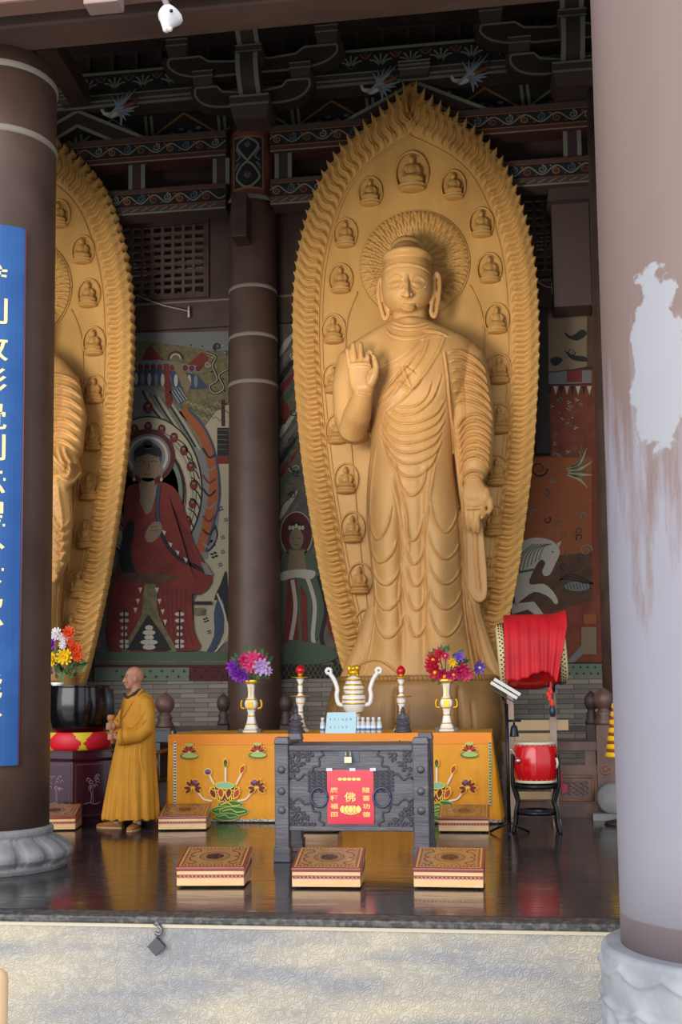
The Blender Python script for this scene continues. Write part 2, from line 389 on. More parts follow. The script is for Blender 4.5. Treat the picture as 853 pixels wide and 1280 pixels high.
# near eave beam + fascia
YB = 8.55
BEAMN = mat('eave_beam', '#5d463d', .7, 0, '#4c3932', 3, 4, stretch=(.3, 1, 1))
zb_ = at(250, 28, YB).z
m = MB(); m.bb((-6, YB-.18, zb_), (6, YB+.18, zb_+.55)); o = tag(m.build('eave_beam', BEAMN), 'plain brown horizontal beam crossing the top of the opening', 'beam'); bevel(o, .02)
YB2 = 8.1; zb2_ = at(70, 6, YB2).z
m = MB(); m.bb((-6, YB2-.1, zb2_), (6, YB2+.1, zb2_+.3)); o = tag(m.build('fascia_board', mat('fascia', '#8a6a5e', .7)), 'paler pinkish brown board along the very top edge left', 'board'); bevel(o, .02)
# ------------------------------------------------------------------ columns
def ring_z(px, py, Y): return at(px, py, Y).z
LC = at(-8, 1000, 9.0)
def column(name, label, X, Y, z0, z1, r0, r1, rings, matl, base=None, seg=64):
    t = thing(name, label, 'column', (X, Y, 0))
    pr = [(r0+(r1-r0)*k/8, z0+(z1-z0)*k/8) for k in range(9)]
    m = MB(); m.lathe(pr, (X, Y, 0), seg); m.build('shaft', matl, t)
    for z in rings:
        rr = r0+(r1-r0)*(z-z0)/(z1-z0)
        m = MB(); m.lathe([(rr+.001, z-.03), (rr+.012, z-.02), (rr+.012, z+.02), (rr+.001, z+.03)], (X, Y, 0), seg, caps=False); m.build('band', BAND, t)
    return t
t = column('front_column', 'thick brown round column at left edge carrying the blue board', LC.x, 9.0, .3, at(250, 28, 8.55).z, .455, .45, [at(55, 155, 8.6).z, at(40, 75, 8.6).z, at(40, 1046, 8.6).z], BROWN)
def petals(n, amp, z0, z1):
    def f(a, z, k):
        s = abs(math.sin(n*a/2)); return 1+amp*(s**.5)*max(0, math.sin(PI*min(1, max(0, (z-z0)/(z1-z0)))))
    return f
def lotus_base(X, Y, r, h, parent, z0=0.0, n=16, mt=STONE, seg=256):
    m = MB(); prof = [(r*1.3, 0), (r*1.33, .1*h), (r*1.32, .2*h), (r*1.35, .3*h), (r*1.33, .42*h), (r*1.25, .56*h), (r*1.15, .68*h), (r*1.06, .76*h), (r*1.05, .8*h), (r*1.07, .86*h), (r*1.07, .94*h), (r*1.02, 1.0*h)]
    def rf(a, z, k):
        tt = (z-z0)/h; s = abs(math.sin(n*a/2)); e = 0
        if .15 < tt < .78:
            e = .085*(s**.6)*math.sin(PI*(tt-.15)/.63)-.03*math.exp(-((s-.35)/.12)**2)
        return 1+e
    pr = []
    for k in range(len(prof)-1):
        for j in range(4): pr.append((prof[k][0]+(prof[k+1][0]-prof[k][0])*j/4, z0+prof[k][1]+(prof[k+1][1]-prof[k][1])*j/4))
    pr.append((prof[-1][0], z0+prof[-1][1]))
    m.lathe(pr, (X, Y, 0), seg, rf=rf); return m.build('stone_base', mt, parent)
lotus_base(LC.x, 9.0, .46, .34, t)
# middle column
MX = at(317.5, 600, 17.1).x
mid = column('middle_column', 'tall dark brown round column between the two golden statues', MX, 17.1, 0, at(317, 160, 17.1).z, .425, .36,
       [at(317, y, 16.75).z for y in (356, 417, 476)], BROWN)
def colwrap(cx, cy, r):
    return lambda a, b, L=0: V3((cx+(r+.003*L)*math.sin(a/r), cy-(r+.003*L)*math.cos(a/r), b))
zz0, zz1 = at(317, 243, 16.75).z, at(317, 165, 16.75).z
rc = .372
d = Dec(colwrap(MX, 17.1, rc))
def wrect(d, a0, b0, a1, b1, m, L):
    n = 12
    for i in range(n):
        x0 = a0+(a1-a0)*i/n; x1 = a0+(a1-a0)*(i+1)/n; d.poly([(x0, b0), (x1, b0), (x1, b1), (x0, b1)], m, L)
wrect(d, -.55, zz0, .55, zz1+.05, 0, 1); wrect(d, -.26, zz0+.09, .26, zz1-.06, 1, 2); wrect(d, -.235, zz0+.12, .235, zz1-.09, 2, 3)
H = zz1-zz0-.21; zc = zz0+.12
for sx in (-1, 1):
    P = cr([(0, zc+H), (sx*.17, zc+H*.85), (sx*.05, zc+H*.6), (0, zc+H*.52), (sx*.1, zc+H*.42), (sx*.19, zc+H*.22), (sx*.08, zc+.03), (0, zc)], 6); d.rib(P, .035, 3, 4)
    d.rib(cr([(sx*.2, zc+H*.8), (sx*.12, zc+H*.62), (sx*.2, zc+H*.55)], 6), .03, 4, 4); d.rib(cr([(sx*.2, zc+H*.45), (sx*.14, zc+H*.5), (sx*.21, zc+H*.38)], 6), .03, 4, 4)
for zc2, s in ((zc+H*.24, 1), (zc+H*.85, .8)):
    for k in range(5):
        a = PI/2+(k-2)*.7; d.rib([(0, zc2-.04), (.07*s*math.cos(a), zc2+.07*s*math.sin(a))], [.05*s, .01], 4 if k % 2 else 5, 4)
d.build('painted_panel', [mat('cap_red', '#6a3c32', .7), ORNG, BLACKP, GREY1, BLU, TERRA], mid)
m = MB(); m.lathe([(.43, zz0-.09), (.44, zz0-.05), (.42, zz0-.01)], (MX, 17.1, 0), 48, caps=False); m.build('collar', GREY1, mid)
# square bracket block hanging on column
c = at(303, 272, 16.6); m = MB(); m.bb((c.x-.12, 16.35, at(303, 300, 16.5).z), (c.x+.12, 16.9, at(303, 245, 16.5).z)); o = m.build('wooden_bracket', BROWND, mid); bevel(o, .01)
# right inner column (behind the pillar)
column('inner_column', 'dark column edge standing just left of the grey pillar', at(778, 600, 14.0).x+.06, 14.0, 0, 9.0, .38, .34, [], BROWND)
# ------------------------------------------------------------------ grey front pillar
def pillar_mat():
    m = bpy.data.materials.new('worn_pillar_paint'); m.use_nodes = True; nt = m.node_tree; b = nt.nodes['Principled BSDF']; N = nt.nodes.new; Lk = nt.links.new
    tc = N('ShaderNodeTexCoord'); sp = N('ShaderNodeSeparateXYZ'); Lk(tc.outputs['Object'], sp.inputs[0])
    mp = N('ShaderNodeMapping'); mp.inputs['Scale'].default_value = (5, 5, .7); Lk(tc.outputs['Object'], mp.inputs[0])
    n = N('ShaderNodeTexNoise'); n.inputs['Scale'].default_value = 2.0; n.inputs['Detail'].default_value = 7; n.inputs['Roughness'].default_value = .65; Lk(mp.outputs[0], n.inputs['Vector'])
    r = N('ShaderNodeMapRange'); r.inputs['From Min'].default_value = 1.2; r.inputs['From Max'].default_value = 3.8; r.inputs['To Min'].default_value = .30; r.inputs['To Max'].default_value = -.32; Lk(sp.outputs['Z'], r.inputs['Value'])
    ad = N('ShaderNodeMath'); ad.operation = 'ADD'; Lk(r.outputs[0], ad.inputs[0]); Lk(n.outputs['Fac'], ad.inputs[1])
    r2 = N('ShaderNodeMapRange'); r2.inputs['From Min'].default_value = .4; r2.inputs['From Max'].default_value = .62; Lk(ad.outputs[0], r2.inputs['Value'])
    x = N('ShaderNodeMix'); x.data_type = 'RGBA'; x.inputs[6].default_value = lin('#79635d'); x.inputs[7].default_value = lin('#8f8b96'); Lk(r2.outputs[0], x.inputs[0])
    # pale worn plaster patch
    cmb = N('ShaderNodeVectorMath'); cmb.operation = 'SUBTRACT'; cmb.inputs[1].default_value = PATCH; Lk(tc.outputs['Object'], cmb.inputs[0])
    sc = N('ShaderNodeVectorMath'); sc.operation = 'MULTIPLY'; sc.inputs[1].default_value = (1/.11, 0, 1/.47); Lk(cmb.outputs[0], sc.inputs[0])
    ln = N('ShaderNodeVectorMath'); ln.operation = 'LENGTH'; Lk(sc.outputs[0], ln.inputs[0])
    n3 = N('ShaderNodeTexNoise'); n3.inputs['Scale'].default_value = 9; n3.inputs['Detail'].default_value = 5; Lk(tc.outputs['Object'], n3.inputs['Vector'])
    a3 = N('ShaderNodeMath'); a3.operation = 'MULTIPLY_ADD'; a3.inputs[1].default_value = 1.3; Lk(n3.outputs['Fac'], a3.inputs[0]); Lk(ln.outputs['Value'], a3.inputs[2])
    r3 = N('ShaderNodeMapRange'); r3.inputs['From Min'].default_value = 1.55; r3.inputs['From Max'].default_value = 1.62; r3.inputs['To Min'].default_value = 1; r3.inputs['To Max'].default_value = 0; Lk(a3.outputs[0], r3.inputs['Value'])
    x3 = N('ShaderNodeMix'); x3.data_type = 'RGBA'; x3.inputs[7].default_value = lin('#98979e'); Lk(x.outputs[2], x3.inputs[6]); Lk(r3.outputs[0], x3.inputs[0])
    # bare concrete foot, brownish band
    r4 = N('ShaderNodeMapRange'); r4.inputs['From Min'].default_value = ZF-.004; r4.inputs['From Max'].default_value = ZF+.004; Lk(sp.outputs['Z'], r4.inputs['Value'])
    x4 = N('ShaderNodeMix'); x4.data_type = 'RGBA'; x4.inputs[6].default_value = lin('#7d7175'); Lk(x3.outputs[2], x4.inputs[7]); Lk(r4.outputs[0], x4.inputs[0])
    Lk(x4.outputs[2], b.inputs['Base Color']); b.inputs['Roughness'].default_value = .55
    bp = N('ShaderNodeBump'); bp.inputs['Strength'].default_value = .15; bp.inputs['Distance'].default_value = .01; Lk(n.outputs['Fac'], bp.inputs['Height']); Lk(bp.outputs[0], b.inputs['Normal'])
    return m
YP = 5.4; rp = .47
pl = at(778, 1170, YP); PXc = pl.x+rp*.99; zbase_p = at(778, 1197, YP-.3).z
ZF = at(790, 1162, YP-.4).z
pc = at(824, 455, YP-.42); PATCH = (pc.x-PXc, pc.y-YP, pc.z)
topx = at(733, 0, YP).x
t = thing('grey_pillar', 'huge worn grey and mauve pillar filling the right edge', 'column', (PXc, YP, 0))
rtop = PXc-topx; ztop = at(733, 0, YP).z
# pillar leans/tapers: follow the measured left edge
m = MB(); secs = []
for k in range(13):
    s = k/12; z = zbase_p+(ztop+1.0-zbase_p)*s; secs.append([V3((PXc+rp*math.cos(2*PI*i/96), YP+rp*math.sin(2*PI*i/96), z)) for i in range(96)])
m.loft(secs); m.build('shaft', pillar_mat(), t)
print('pillar', rp, rtop, ztop, zbase_p)
# base drum with wave carving
bb = MB(); zb0 = -1.3; hb = zbase_p-zb0; rb = .56
def wv(a, z, k):
    u = (zbase_p-z); e = 0
    if u > .02:
        ph = a*7; amp = .034
        for j in range(3):
            c0 = .06+.16*j; e += amp*math.exp(-((u-c0-.045*abs(math.sin(ph+j*PI/2)))/.014)**2)
        e += .02*math.cos(34*math.sqrt(((ph/PI+.5) % 1-.5)**2*.12+(u-.3)**2))*math.exp(-((u-.3)/.12)**2)
    return 1+e
pr = [(rb, zb0), (rb, zbase_p-.9)]+[(rb, zbase_p-.9+.9*k/90) for k in range(1, 89)]+[(rb*.985, zbase_p-.008), (rb*.96, zbase_p)]
bb.lathe(pr, (PXc, YP, 0), 400, rf=wv); bb.build('carved_base', mat('pale_stone', '#a3a5ab', .75, 0, '#8e9097', 4, 4, bump=.2, bs=30), t)
# ------------------------------------------------------------------ light
w = bpy.data.worlds.new('world'); bpy.context.scene.world = w; w.use_nodes = True
bg = w.node_tree.nodes['Background']; bg.inputs[0].default_value = (.86, .92, 1.0, 1); bg.inputs[1].default_value = 1.0
def sun(name, d, en, ang, col=(1, 1, 1)):
    l = bpy.data.lights.new(name, 'SUN'); l.energy = en; l.angle = math.radians(ang); l.color = col
    o = bpy.data.objects.new(name, l); COL.objects.link(o); o.rotation_euler = V3(d).to_track_quat('-Z', 'Y').to_euler(); return o
sun('sun', (.30, 1, -.10), 2.3, 60, (1, .96, .9))
def spot(name, loc, tgt, en, size, blend=.6, r=.25, col=(1, .93, .82)):
    l = bpy.data.lights.new(name, 'SPOT'); l.energy = en; l.spot_size = math.radians(size); l.spot_blend = blend; l.shadow_soft_size = r; l.color = col
    o = bpy.data.objects.new(name, l); COL.objects.link(o); o.location = loc; o.rotation_euler = (V3(tgt)-V3(loc)).to_track_quat('-Z', 'Y').to_euler(); return o
spot('added_statue_fill', (-3.2, 9.3, 4.6), (-1.25, 16, 6.7), 1250, 44, .8, r=.9)  # added light with no fixture, brightens the upper main statue
spot('added_left_fill', (-6.6, 9.6, 4.6), (-6.4, 16.4, 6.4), 900, 44, .8, r=.9)  # also an added light without a lamp body, lifts the left statue
vs_ = bpy.context.scene.view_settings; vs_.view_transform = 'Standard'; vs_.look = 'None'; vs_.gamma = 1; vs_.use_curve_mapping = False; vs_.exposure = 0.42
# ------------------------------------------------------------------ painted timber frame on the column line
YC = 16.76
def zline(p0, p1, Y, x):     # z of a photographed straight edge at world x
    a = at(p0[0], p0[1], Y); b = at(p1[0], p1[1], Y); return (a.z+b.z)/2
PM = [mat('beam_ground', '#4a3a33', .75), GREY1, TERRA, ORNG, BLU, DRED, BLACKP, mat('paint_sage', '#777a68', .8)]
def scroll(d, x0, x1, zc, h, per, L=3):
    """running vine with leaves"""
    pts = []; n = int((x1-x0)/per*14); 
    for i in range(n+1):
        x = x0+(x1-x0)*i/n; pts.append((x, zc+h*.30*math.sin(2*PI*(x-x0)/per)))
    d.rib(pts, h*.10, 1, L)
    k = int((x1-x0)/per*2)
    for i in range(k):
        x = x0+per*(i*.5+.25); s = -1 if i % 2 else 1
        P = []
        for j in range(12):
            a = j/11*1.55*2*PI; r = h*.30*(1-j/13); P.append((x+r*math.cos(a+PI/2*s)*1.1, zc-s*h*.08+r*math.sin(a+PI/2*s)*s))
        d.rib(P, [h*.13*(1-j/16) for j in range(12)], (3, 4, 2, 1)[i % 4], L+1)
        d.disc((x-per*.2, zc+s*h*.3), h*.09, h*.06, 2 if i % 2 else 3, L+1, 8)
def palmette(d, x0, x1, zc, h, per, L=3):
    n = int((x1-x0)/per)
    for i in range(n):
        x = x0+per*(i+.5)
        for k in range(5):
            a = PI/2+(k-2)*.62; P = cr([(x, zc-h*.35), (x+.6*h*.5*math.cos(a), zc-h*.1+.5*h*.35*math.sin(a)), (x+h*.62*math.cos(a), zc-h*.12+h*.5*math.sin(a))], 4); d.rib(P, h*.09, 1 if k % 2 else 7, L)
        P = cr([(x+per/2-h*.3, zc+h*.4), (x+per/2, zc+h*.12), (x+per/2+h*.3, zc+h*.4)], 4); d.rib(P, h*.1, 2, L); d.disc((x+per/2, zc+h*.36), h*.14, h*.1, 5, L)
def beam(name, label, z0, z1, yf, depth, x0, x1, kind, cat='beam'):
    t = thing(name, label, cat, ((x0+x1)/2, yf+depth/2, z0))
    m = MB(); m.bb((x0, yf, z0), (x1, yf+depth, z1)); o = m.build('timber', PM[0] if kind != 'red' else DRED, t); bevel(o, .02)
    d = Dec(lambda a, b, L=0: V3((a, yf-.004-.003*L, b))); h = z1-z0
    if kind == 'red':
        d.rect(x0, z0, x1, z0+.05*h, 7, 1); d.rect(x0, z0+.2*h, x1, z0+.23*h, 3, 1); d.rect(x0, z0+.23*h, x1, z0+.73*h, 6, 1); d.rect(x0, z0+.73*h, x1, z0+.76*h, 3, 1); d.rect(x0, z0+.8*h, x1, z1, 0, 1)
        scroll(d, x0, x1, z0+.48*h, .5*h, .95*h*1.2)
    elif kind == 'grey':
        d.rect(x0, z0, x1, z0+.06*h, 7, 1); d.rect(x0, z0+.26*h, x1, z0+.30*h, 2, 1); d.rect(x0, z0+.30*h, x1, z0+.78*h, 6, 1); d.rect(x0, z0+.78*h, x1, z0+.82*h, 2, 1)
        n = int((x1-x0)/.16)
        for i in range(n): d.rib([(x0+i*.16, z0+.1*h), (x0+i*.16+.12, z0+.22*h)], .03*h, 1, 1); d.rib([(x0+i*.16, z0+.86*h), (x0+i*.16+.12, z0+.96*h)], .03*h, 2, 1)
        scroll(d, x0, x1, z0+.54*h, .5*h, h*1.0)
    elif kind == 'palm':
        d.rect(x0, z0, x1, z0+.08*h, 7, 1); d.rect(x0, z0+.14*h, x1, z0+.2*h, 1, 1); d.rect(x0, z0+.32*h, x1, z0+.36*h, 7, 1); d.rect(x0, z0+.36*h, x1, z0+.92*h, 6, 1); d.rect(x0, z0+.92*h, x1, z1, 7, 1)
        palmette(d, x0, x1, z0+.64*h, .5*h, .8*h)
    elif kind == 'dim':
        d.rect(x0, z0, x1, z1, 6, 1); d.rect(x0, z1-.08*h, x1, z1, 7, 2); scroll(d, x0, x1, z0+.5*h, .8*h, 1.3*h)
    d.build('painted_pattern', PM, t); return t
XL, XR = -11.9, 11.9
cA0 = at(287, 194, YC).z; cA1 = at(287, 162, YC).z
cB0 = at(287, 260, YC).z; cB1 = at(287, 227, YC).z
r = .36
ends = [(XL, MX-r), (MX+r, XR)]
for (x0, x1), side in zip(ends, ('left', 'right')):
    beam('painted_beam', 'red scroll painted upper tie beam %s of the middle column' % side, cA0, cA1, YC, .35, x0, x1, 'red')
    beam('painted_beam', 'grey scroll painted lower tie beam %s of the middle column' % side, cB0, cB1, YC, .35, x0, x1, 'grey')
    c0 = at(247, 124, YC+.05).z; c1 = at(247, 80, YC+.05).z
    beam('purlin_beam', 'high palmette painted purlin %s of the middle column' % side, c0, c1, YC+.05, .35, x0 if side == 'left' else MX, x1 if side == 'right' else MX, 'palm')
    beam('inner_beam', 'dim painted inner rail above the red beam %s of the middle column' % side, cA1+.04, cA1+.22, YC+.5, .25, x0, x1, 'dim')
# dark coffer wall behind, battens above
m = MB(); m.bb((XL, YW-.12, cA1+.3), (XR, YW-.02, c0+.2)); structure(m.build('trim_5', mat('coffer_dark', '#2b2220', .8)))
d = Dec(lambda a, b, L=0: V3((a, YW-.124-.002*L, b)))
zq0, zq1 = cA1+.3, c0+.15
for i in range(-6, 7):
    x = MX+1.25*i
    for s in (-1, 1): d.rib([(x-.62*0, zq1), (x+s*.55, zq0+.06)], .035, 3 if i % 2 else 7, 2)
    d.rib([(x+.62, zq0), (x+.58, zq1)], .05, 7, 2); d.rib([(x+.72, zq0), (x+.68, zq1)], .05, 1, 2)
    for q in range(4): d.disc((x+.15*q-.2, zq0+.1+.06*(q % 2)), .05, .03, (2, 4, 3, 1)[q], 2, 8)
structure(d.build('trim_6', PM))
m = MB()
for i in range(-20, 21):
    x = MX+.42*i; m.bb((x-.03, YW-.1, c1-.1), (x+.03, YW-.001, 12.3))
for z in (c1+.35, c1+.75): m.bb((-8, YW-.07, z-.025), (8, YW-.001, z+.025))
structure(m.build('trim_7', mat('batten', '#51403a', .8)))
# short posts between the two tie beams
def short_post(cx, label):
    t = thing('short_post', label, 'post', (cx, YC+.15, cB1), 'short striped posts between the tie beams')
    m = MB(); m.bb((cx-.14, YC+.08, cB1), (cx+.14, YC+.25, cA0)); m.build('post', mat('post_brown', '#3d2c28', .7), t)
    d = Dec(lambda a, b, L=0: V3((a, YC+.078-.002*L, b)))
    for s in (-1, 1): d.rect(cx+s*.105-.032, cB1, cx+s*.105+.032, cA0, 0, 1)
    d.build('stripe', PM[7], t)
for px, py, lb in ((169, 218, 'short striped post above the left lattice window'), (275, 214, 'short striped post touching the middle column on its left'), (353, 206, 'short striped post just right of the middle column'), (716, 172, 'short striped post beside the grey pillar top')):
    short_post(at(px, py, YC).x, lb)
# inverted V struts on the upper tie beam
def strut(px, label):
    x = at(px, 150, YC+.1).x; z0 = cA1; t = thing('inverted_strut', label, 'strut', (x, YC+.2, z0), 'inverted V struts')
    W = 1.22; Hh = .60; m = MB()
    for s in (-1, 1):
        o = [(x, z0+Hh), (x+s*W, z0), (x+s*(W-.55), z0), (x, z0+Hh-.30)]
        m.prism([(a, YC+.1, b) for a, b in o], (0, .2, 0))
    m.build('bars', mat('strut_brown', '#33241f', .7), t)
    d = Dec(lambda a, b, L=0: V3((a, YC+.098-.002*L, b)))
    for s in (-1, 1):
        d.rib([(x, z0+Hh-.02), (x+s*(W-.06), z0+.015)], .055, 0, 1); d.rib([(x, z0+Hh-.27), (x+s*(W-.60), z0+.015)], .055, 0, 1)
    d.build('edge_line', PM[7], t)
    m = MB(); m.box((x, YC+.1, z0+Hh+.07), (.42, .35, .12), taper=1.2); m.box((x, YC+.1, z0+Hh+.17), (.5, .4, .08)); o = m.build('cap_block', PM[0], t); bevel(o, .01)
    d = Dec(lambda a, b, L=0: V3((a, YC-.102-.002*L, b)))
    for q in (.10, .16, .22): d.rect(x-.25, z0+Hh+q-.014, x+.25, z0+Hh+q+.014, 0, 1)
    d.build('cap_line', PM[7], t)
strut(97, 'inverted V painted strut above the left statue'); strut(520, 'inverted V painted strut behind the tip of the main halo')
# painted flying birds fixed in front of the coffers
def bird(px, py, label):
    c = at(px, py, YC+.0); t = thing('flying_bird', label, 'ornament', c, 'painted birds under the purlin'); m = MB()
    R = Matrix.Rotation(-.5, 3, 'Y')
    m.ell(c, (.17, .05, .06), rot=R)
    m.tube([c+R @ V3((-.12, 0, .02)), c+R @ V3((-.2, 0, .1)), c+R @ V3((-.19, -.02, .17))], [.045, .03, .035]); m.build('body', mat('bird_white', '#b1a89f', .7), t)
    m = MB()
    for s, k in ((1, 0), (-1, 1)):
        for j in range(5):
            a = c+R @ V3((.02-.05*j*(1 if s > 0 else .3), -.03, 0)); b = c+R @ V3((.05+.10*j-.1*k, -.05, s*(.26-.03*j))); m.tube([a, (a+b)/2+V3((.03, 0, 0)), b], [.022, .026, .008], 6)
    m.build('wings', mat('bird_blue', '#7e8794', .7), t)
    m = MB(); m.tube([c+R @ V3((.13, 0, 0)), c+R @ V3((.3, 0, -.02)), c+R @ V3((.42, 0, .05))], [.05, .04, .01], 6); m.build('tail', TERRA, t)
for px, py, lb in ((147, 140, 'carved white and blue bird under the purlin left of the column'), (472, 110, 'carved bird just left of the halo tip'), (585, 98, 'carved bird just right of the halo tip')): bird(px, py, lb)
# bracket set on the middle column
def curved_arm(t, cx, zc, half, h, y0, y1, s):
    """one bracket arm bending upward at the end"""
    o = cr([(cx, zc), (cx+s*half*.55, zc), (cx+s*half*.85, zc+h*.2), (cx+s*half, zc+h*.62), (cx+s*half, zc+h)], 5)
    i = [(cx+s*half*.62, zc+h), (cx+s*half*.52, zc+h*.72), (cx+s*half*.2, zc+h*.62), (cx, zc+h*.9)]
    out = o+i; m = MB(); m.prism([(a, y0, b) for a, b in out], (0, y1-y0, 0)); m.build('arm', mat('bracket_brown', '#382722', .7), t)
    d = Dec(lambda a, b, L=0: V3((a, y0-.003-.002*L, b))); 
    q = [(cx+(a-cx)*.93, zc+h*.5+(b-zc-h*.5)*.86) for a, b in out]
    d.rib(q, .035, 0, 1, True); d.build('edge_line', PM[7], t)
def block(t, cx, cy, z, w, h):
    m = MB(); m.box((cx, cy, z+h*.3), (w*.84, w*.84, h*.6), taper=1.19); m.box((cx, cy, z+h*.8), (w, w, h*.4)); o = m.build('bearing_block', PM[0], t); bevel(o, .008)
    d = Dec(lambda a, b, L=0: V3((a, cy-w/2-.003-.002*L, b)))
    d.rect(cx-w/2, z+h*.9, cx+w/2, z+h, 0, 1); d.rect(cx-w/2, z+h*.52, cx+w/2, z+h*.62, 0, 1); d.build('line', PM[7], t)
def bracket(px, py, label, Y=16.6, s=1.0):
    c = at(px, py, Y); t = thing('bracket_set', label, 'bracket', c); x, z = c.x, c.z
    block(t, x, Y, z, .62*s, .36*s)
    for sg in (-1, 1): curved_arm(t, x, z+.28*s, .98*s, .40*s, Y-.1, Y+.12, sg); block(t, x+sg*.78*s, Y, z+.68*s, .34*s, .22*s)
    for sg in (-1, 1): curved_arm(t, x, z+.80*s, 1.45*s, .40*s, Y-.1, Y+.12, sg); block(t, x+sg*1.2*s, Y, z+1.20*s, .36*s, .26*s)
    block(t, x, Y-.16, z+.88*s, .42*s, .26*s)
    # forward curved arms
    for k, (za, zb_, yo) in enumerate(((.36, .92, .40), (1.12, 1.55, .5))):
        P = [(Y-.1-yo*math.sin(q/8*PI/2)*1.0, z+s*(za+(zb_-za)*(1-math.cos(q/8*PI/2)))) for q in range(9)]
        m = MB(); secs = []
        for (yy, z_) in P: secs.append([V3((x-.17, yy, z_)), V3((x+.17, yy, z_)), V3((x+.17, yy+.3, z_)), V3((x-.17, yy+.3, z_))])
        m.loft(secs, sm=False); m.build('front_arm', mat('bracket_brown', '#382722', .7), t)
        m = MB()
        for xx in (-.14, .14):
            secs = [[V3((x+xx-.035, yy-.006, z_)), V3((x+xx+.035, yy-.006, z_)), V3((x+xx+.035, yy+.01, z_)), V3((x+xx-.035, yy+.01, z_))] for yy, z_ in P]; m.loft(secs, sm=False)
        m.build('edge_line', PM[7], t)
    return t
bracket(317, 158, 'layered bracket set with curved white-edged arms on the middle column')
bracket(716, 118, 'layered bracket set half hidden by the grey pillar top')
# slanting painted brace upper left
m = MB(); a = at(58, 50, 14.5); b = at(100, 120, 16.5); 
m.bar(a, b, .3, .3); t = thing('slanting_brace', 'slanting white-edged brace by the front column top', 'brace', b); m.build('bar', mat('bracket_brown', '#382722', .7), t)
m = MB()
for s in (-.12, .12): m.bar(a+V3((s, -.16, 0)), b+V3((s, -.16, 0)), .05, .02)
m.build('edge_line', PM[7], t)
# dark upright strip right of the halo and lower wall rail, frame boards
m = MB(); x = at(678, 500, YW).x
m.bb((x-.12, YW-.2, at(678, 570, YW).z), (x+.1, YW-.02, at(678, 388, YW).z)); structure(m.build('trim_8', mat('dark_strip', '#241c1a', .8)))
m = MB(); z = at(225, 405, YW).z; z2 = at(225, 381, YW).z
m.bb((-8, YW-.06, z-.1), (8, YW-.001, z2)); structure(m.build('trim_9', BROWND))
m = MB(); m.bb((-8, YW-.085, z2), (8, YW-.001, z2+.03)); structure(m.build('trim_10', mat('rail_edge', '#7a6a5e', .7)))
# block capital at right
c = at(700, 250, YW-.5); m = MB(); m.box((at(712, 250, YW-.5).x, YW-.4, c.z+.1), (.7, .7, .42), taper=.8); x = at(712, 250, YW-.5).x; m.bb((x-.28, YW-.6, at(700, 386, YW-.5).z), (x+.28, YW-.1, c.z-.1)); t = m.build('wooden_post', mat('post_dim', '#4c3b37', .7)); tag(t, 'square dark wooden post with block capital beside the right lattice', 'post')
# fluorescent wires and lamp fixtures
def spot_lamp():
    c = at(211, 24, 7.9); t = thing('flood_lamp', 'small white pear-shaped lamp hanging from the top beam', 'lamp', c)
    m = MB(); R = Matrix.Rotation(.25, 3, 'Y')
    m.lathe([(.0, -.105), (.02, -.1), (.03, -.08), (.055, -.04), (.085, .0), (.095, .03), (.08, .06), (.05, .085), (.02, .1)], c, 24, rot=R, rf=lambda a, z, k: 1+.12*math.sin(3*a)*(1 if z > -.04 else 0)); m.build('housing', mat('lamp_white', '#e6e3ea', .35), t)
    m = MB(); m.ell(c+V3((.045, -.085, .01)), .014); m.build('sensor', LAC, t)
    m = MB(); m.ell(c+V3((.02, -.03, -.1)), .02); m.build('lens', mat('lens', '#cfcdb4', .1), t)
    m = MB(); m.tube([c+V3((0, 0, .08)), c+V3((-.05, 0.05, .2))], .025); m.build('arm', mat('lamp_arm', '#8a7580', .5), t)
spot_lamp()
c = at(130, 3, 8.0); m = MB(); m.box(c, (.28, .16, .1)); o = m.build('junction_box', mat('jbox', '#a0857f', .6)); bevel(o, .01); tag(o, 'small pinkish box under the top beam left of the lamp', 'box')
for px, py, lb in ((365, 505-0, ''),): pass
for (px, py, label) in ((327+0, 382, ''),): pass
def wire(p, q, r, label):
    t = thing('hanging_wire', label, 'wire', r); m = MB(); m.tube([p, (p+q)/2-V3((0, 0, .03)), q], .012, 6); m.build('cable', mat('wire', '#a59a8c', .6), t)
    m = MB(); m.tube([q+V3((0, 0, .08)), q-V3((0, 0, .1))], .018, 6); m.build('connector', mat('conn', '#cfc7b8', .5), t)
wire(at(172, 370, YW-.15), at(236, 389, YW-.15), at(236, 392, YW-.15), 'thin pale cable with connector below the left lattice window')
wire(at(672, 352, YW-.15), at(691, 360, YW-.15), at(691, 362, YW-.15), 'thin cable with connector below the right lattice window')
# ------------------------------------------------------------------ blue couplet board on the front column
RB_ = .455
BOFF = 0.0
def brd(a, b, L=0): # a: metres around the column, b: height
    r = RB_+.045+.002*L; q = a/r+BOFF; return V3((LC.x+r*math.sin(q), 9.0-r*math.cos(q), b))
while proj(brd(.245, 3))[0] < 28: BOFF += .01
z1 = at(5, 279, 8.52).z; z0 = at(5, 958, 8.52).z; hw = .245
t = thing('couplet_board', 'tall curved blue board with gold characters on the front column', 'board', (LC.x, 8.5, z0))
m = MB(); n = 12; secs = []
for i in range(n+1):
    a = -hw+2*hw*i/n; p0 = brd(a, z0, 0); q0 = V3((LC.x+(RB_+.012)*math.sin(a/RB_+BOFF), 9.0-(RB_+.012)*math.cos(a/RB_+BOFF), z0)); up = V3((0, 0, z1-z0))
    secs.append([p0, p0+up, q0+up, q0])
m.loft(secs, sm=False); m.build('board', mat('board_blue', '#174f93', .4, 0, '#205a9c', 3, 3), t)
d = Dec(brd)
for ch, y in zip('唯利教影覺則示聖分下照日能分', (345, 387, 433, 475, 519, 558, 603, 641, 686, 725, 765, 803, 856, 897)):
    d = Dec(brd); write(d, ch, -.03, at(3, y, 8.52).z, .285, .235, 0, 2); d.build('character', mat('char_gold', '#f3dfa4', .5), t)
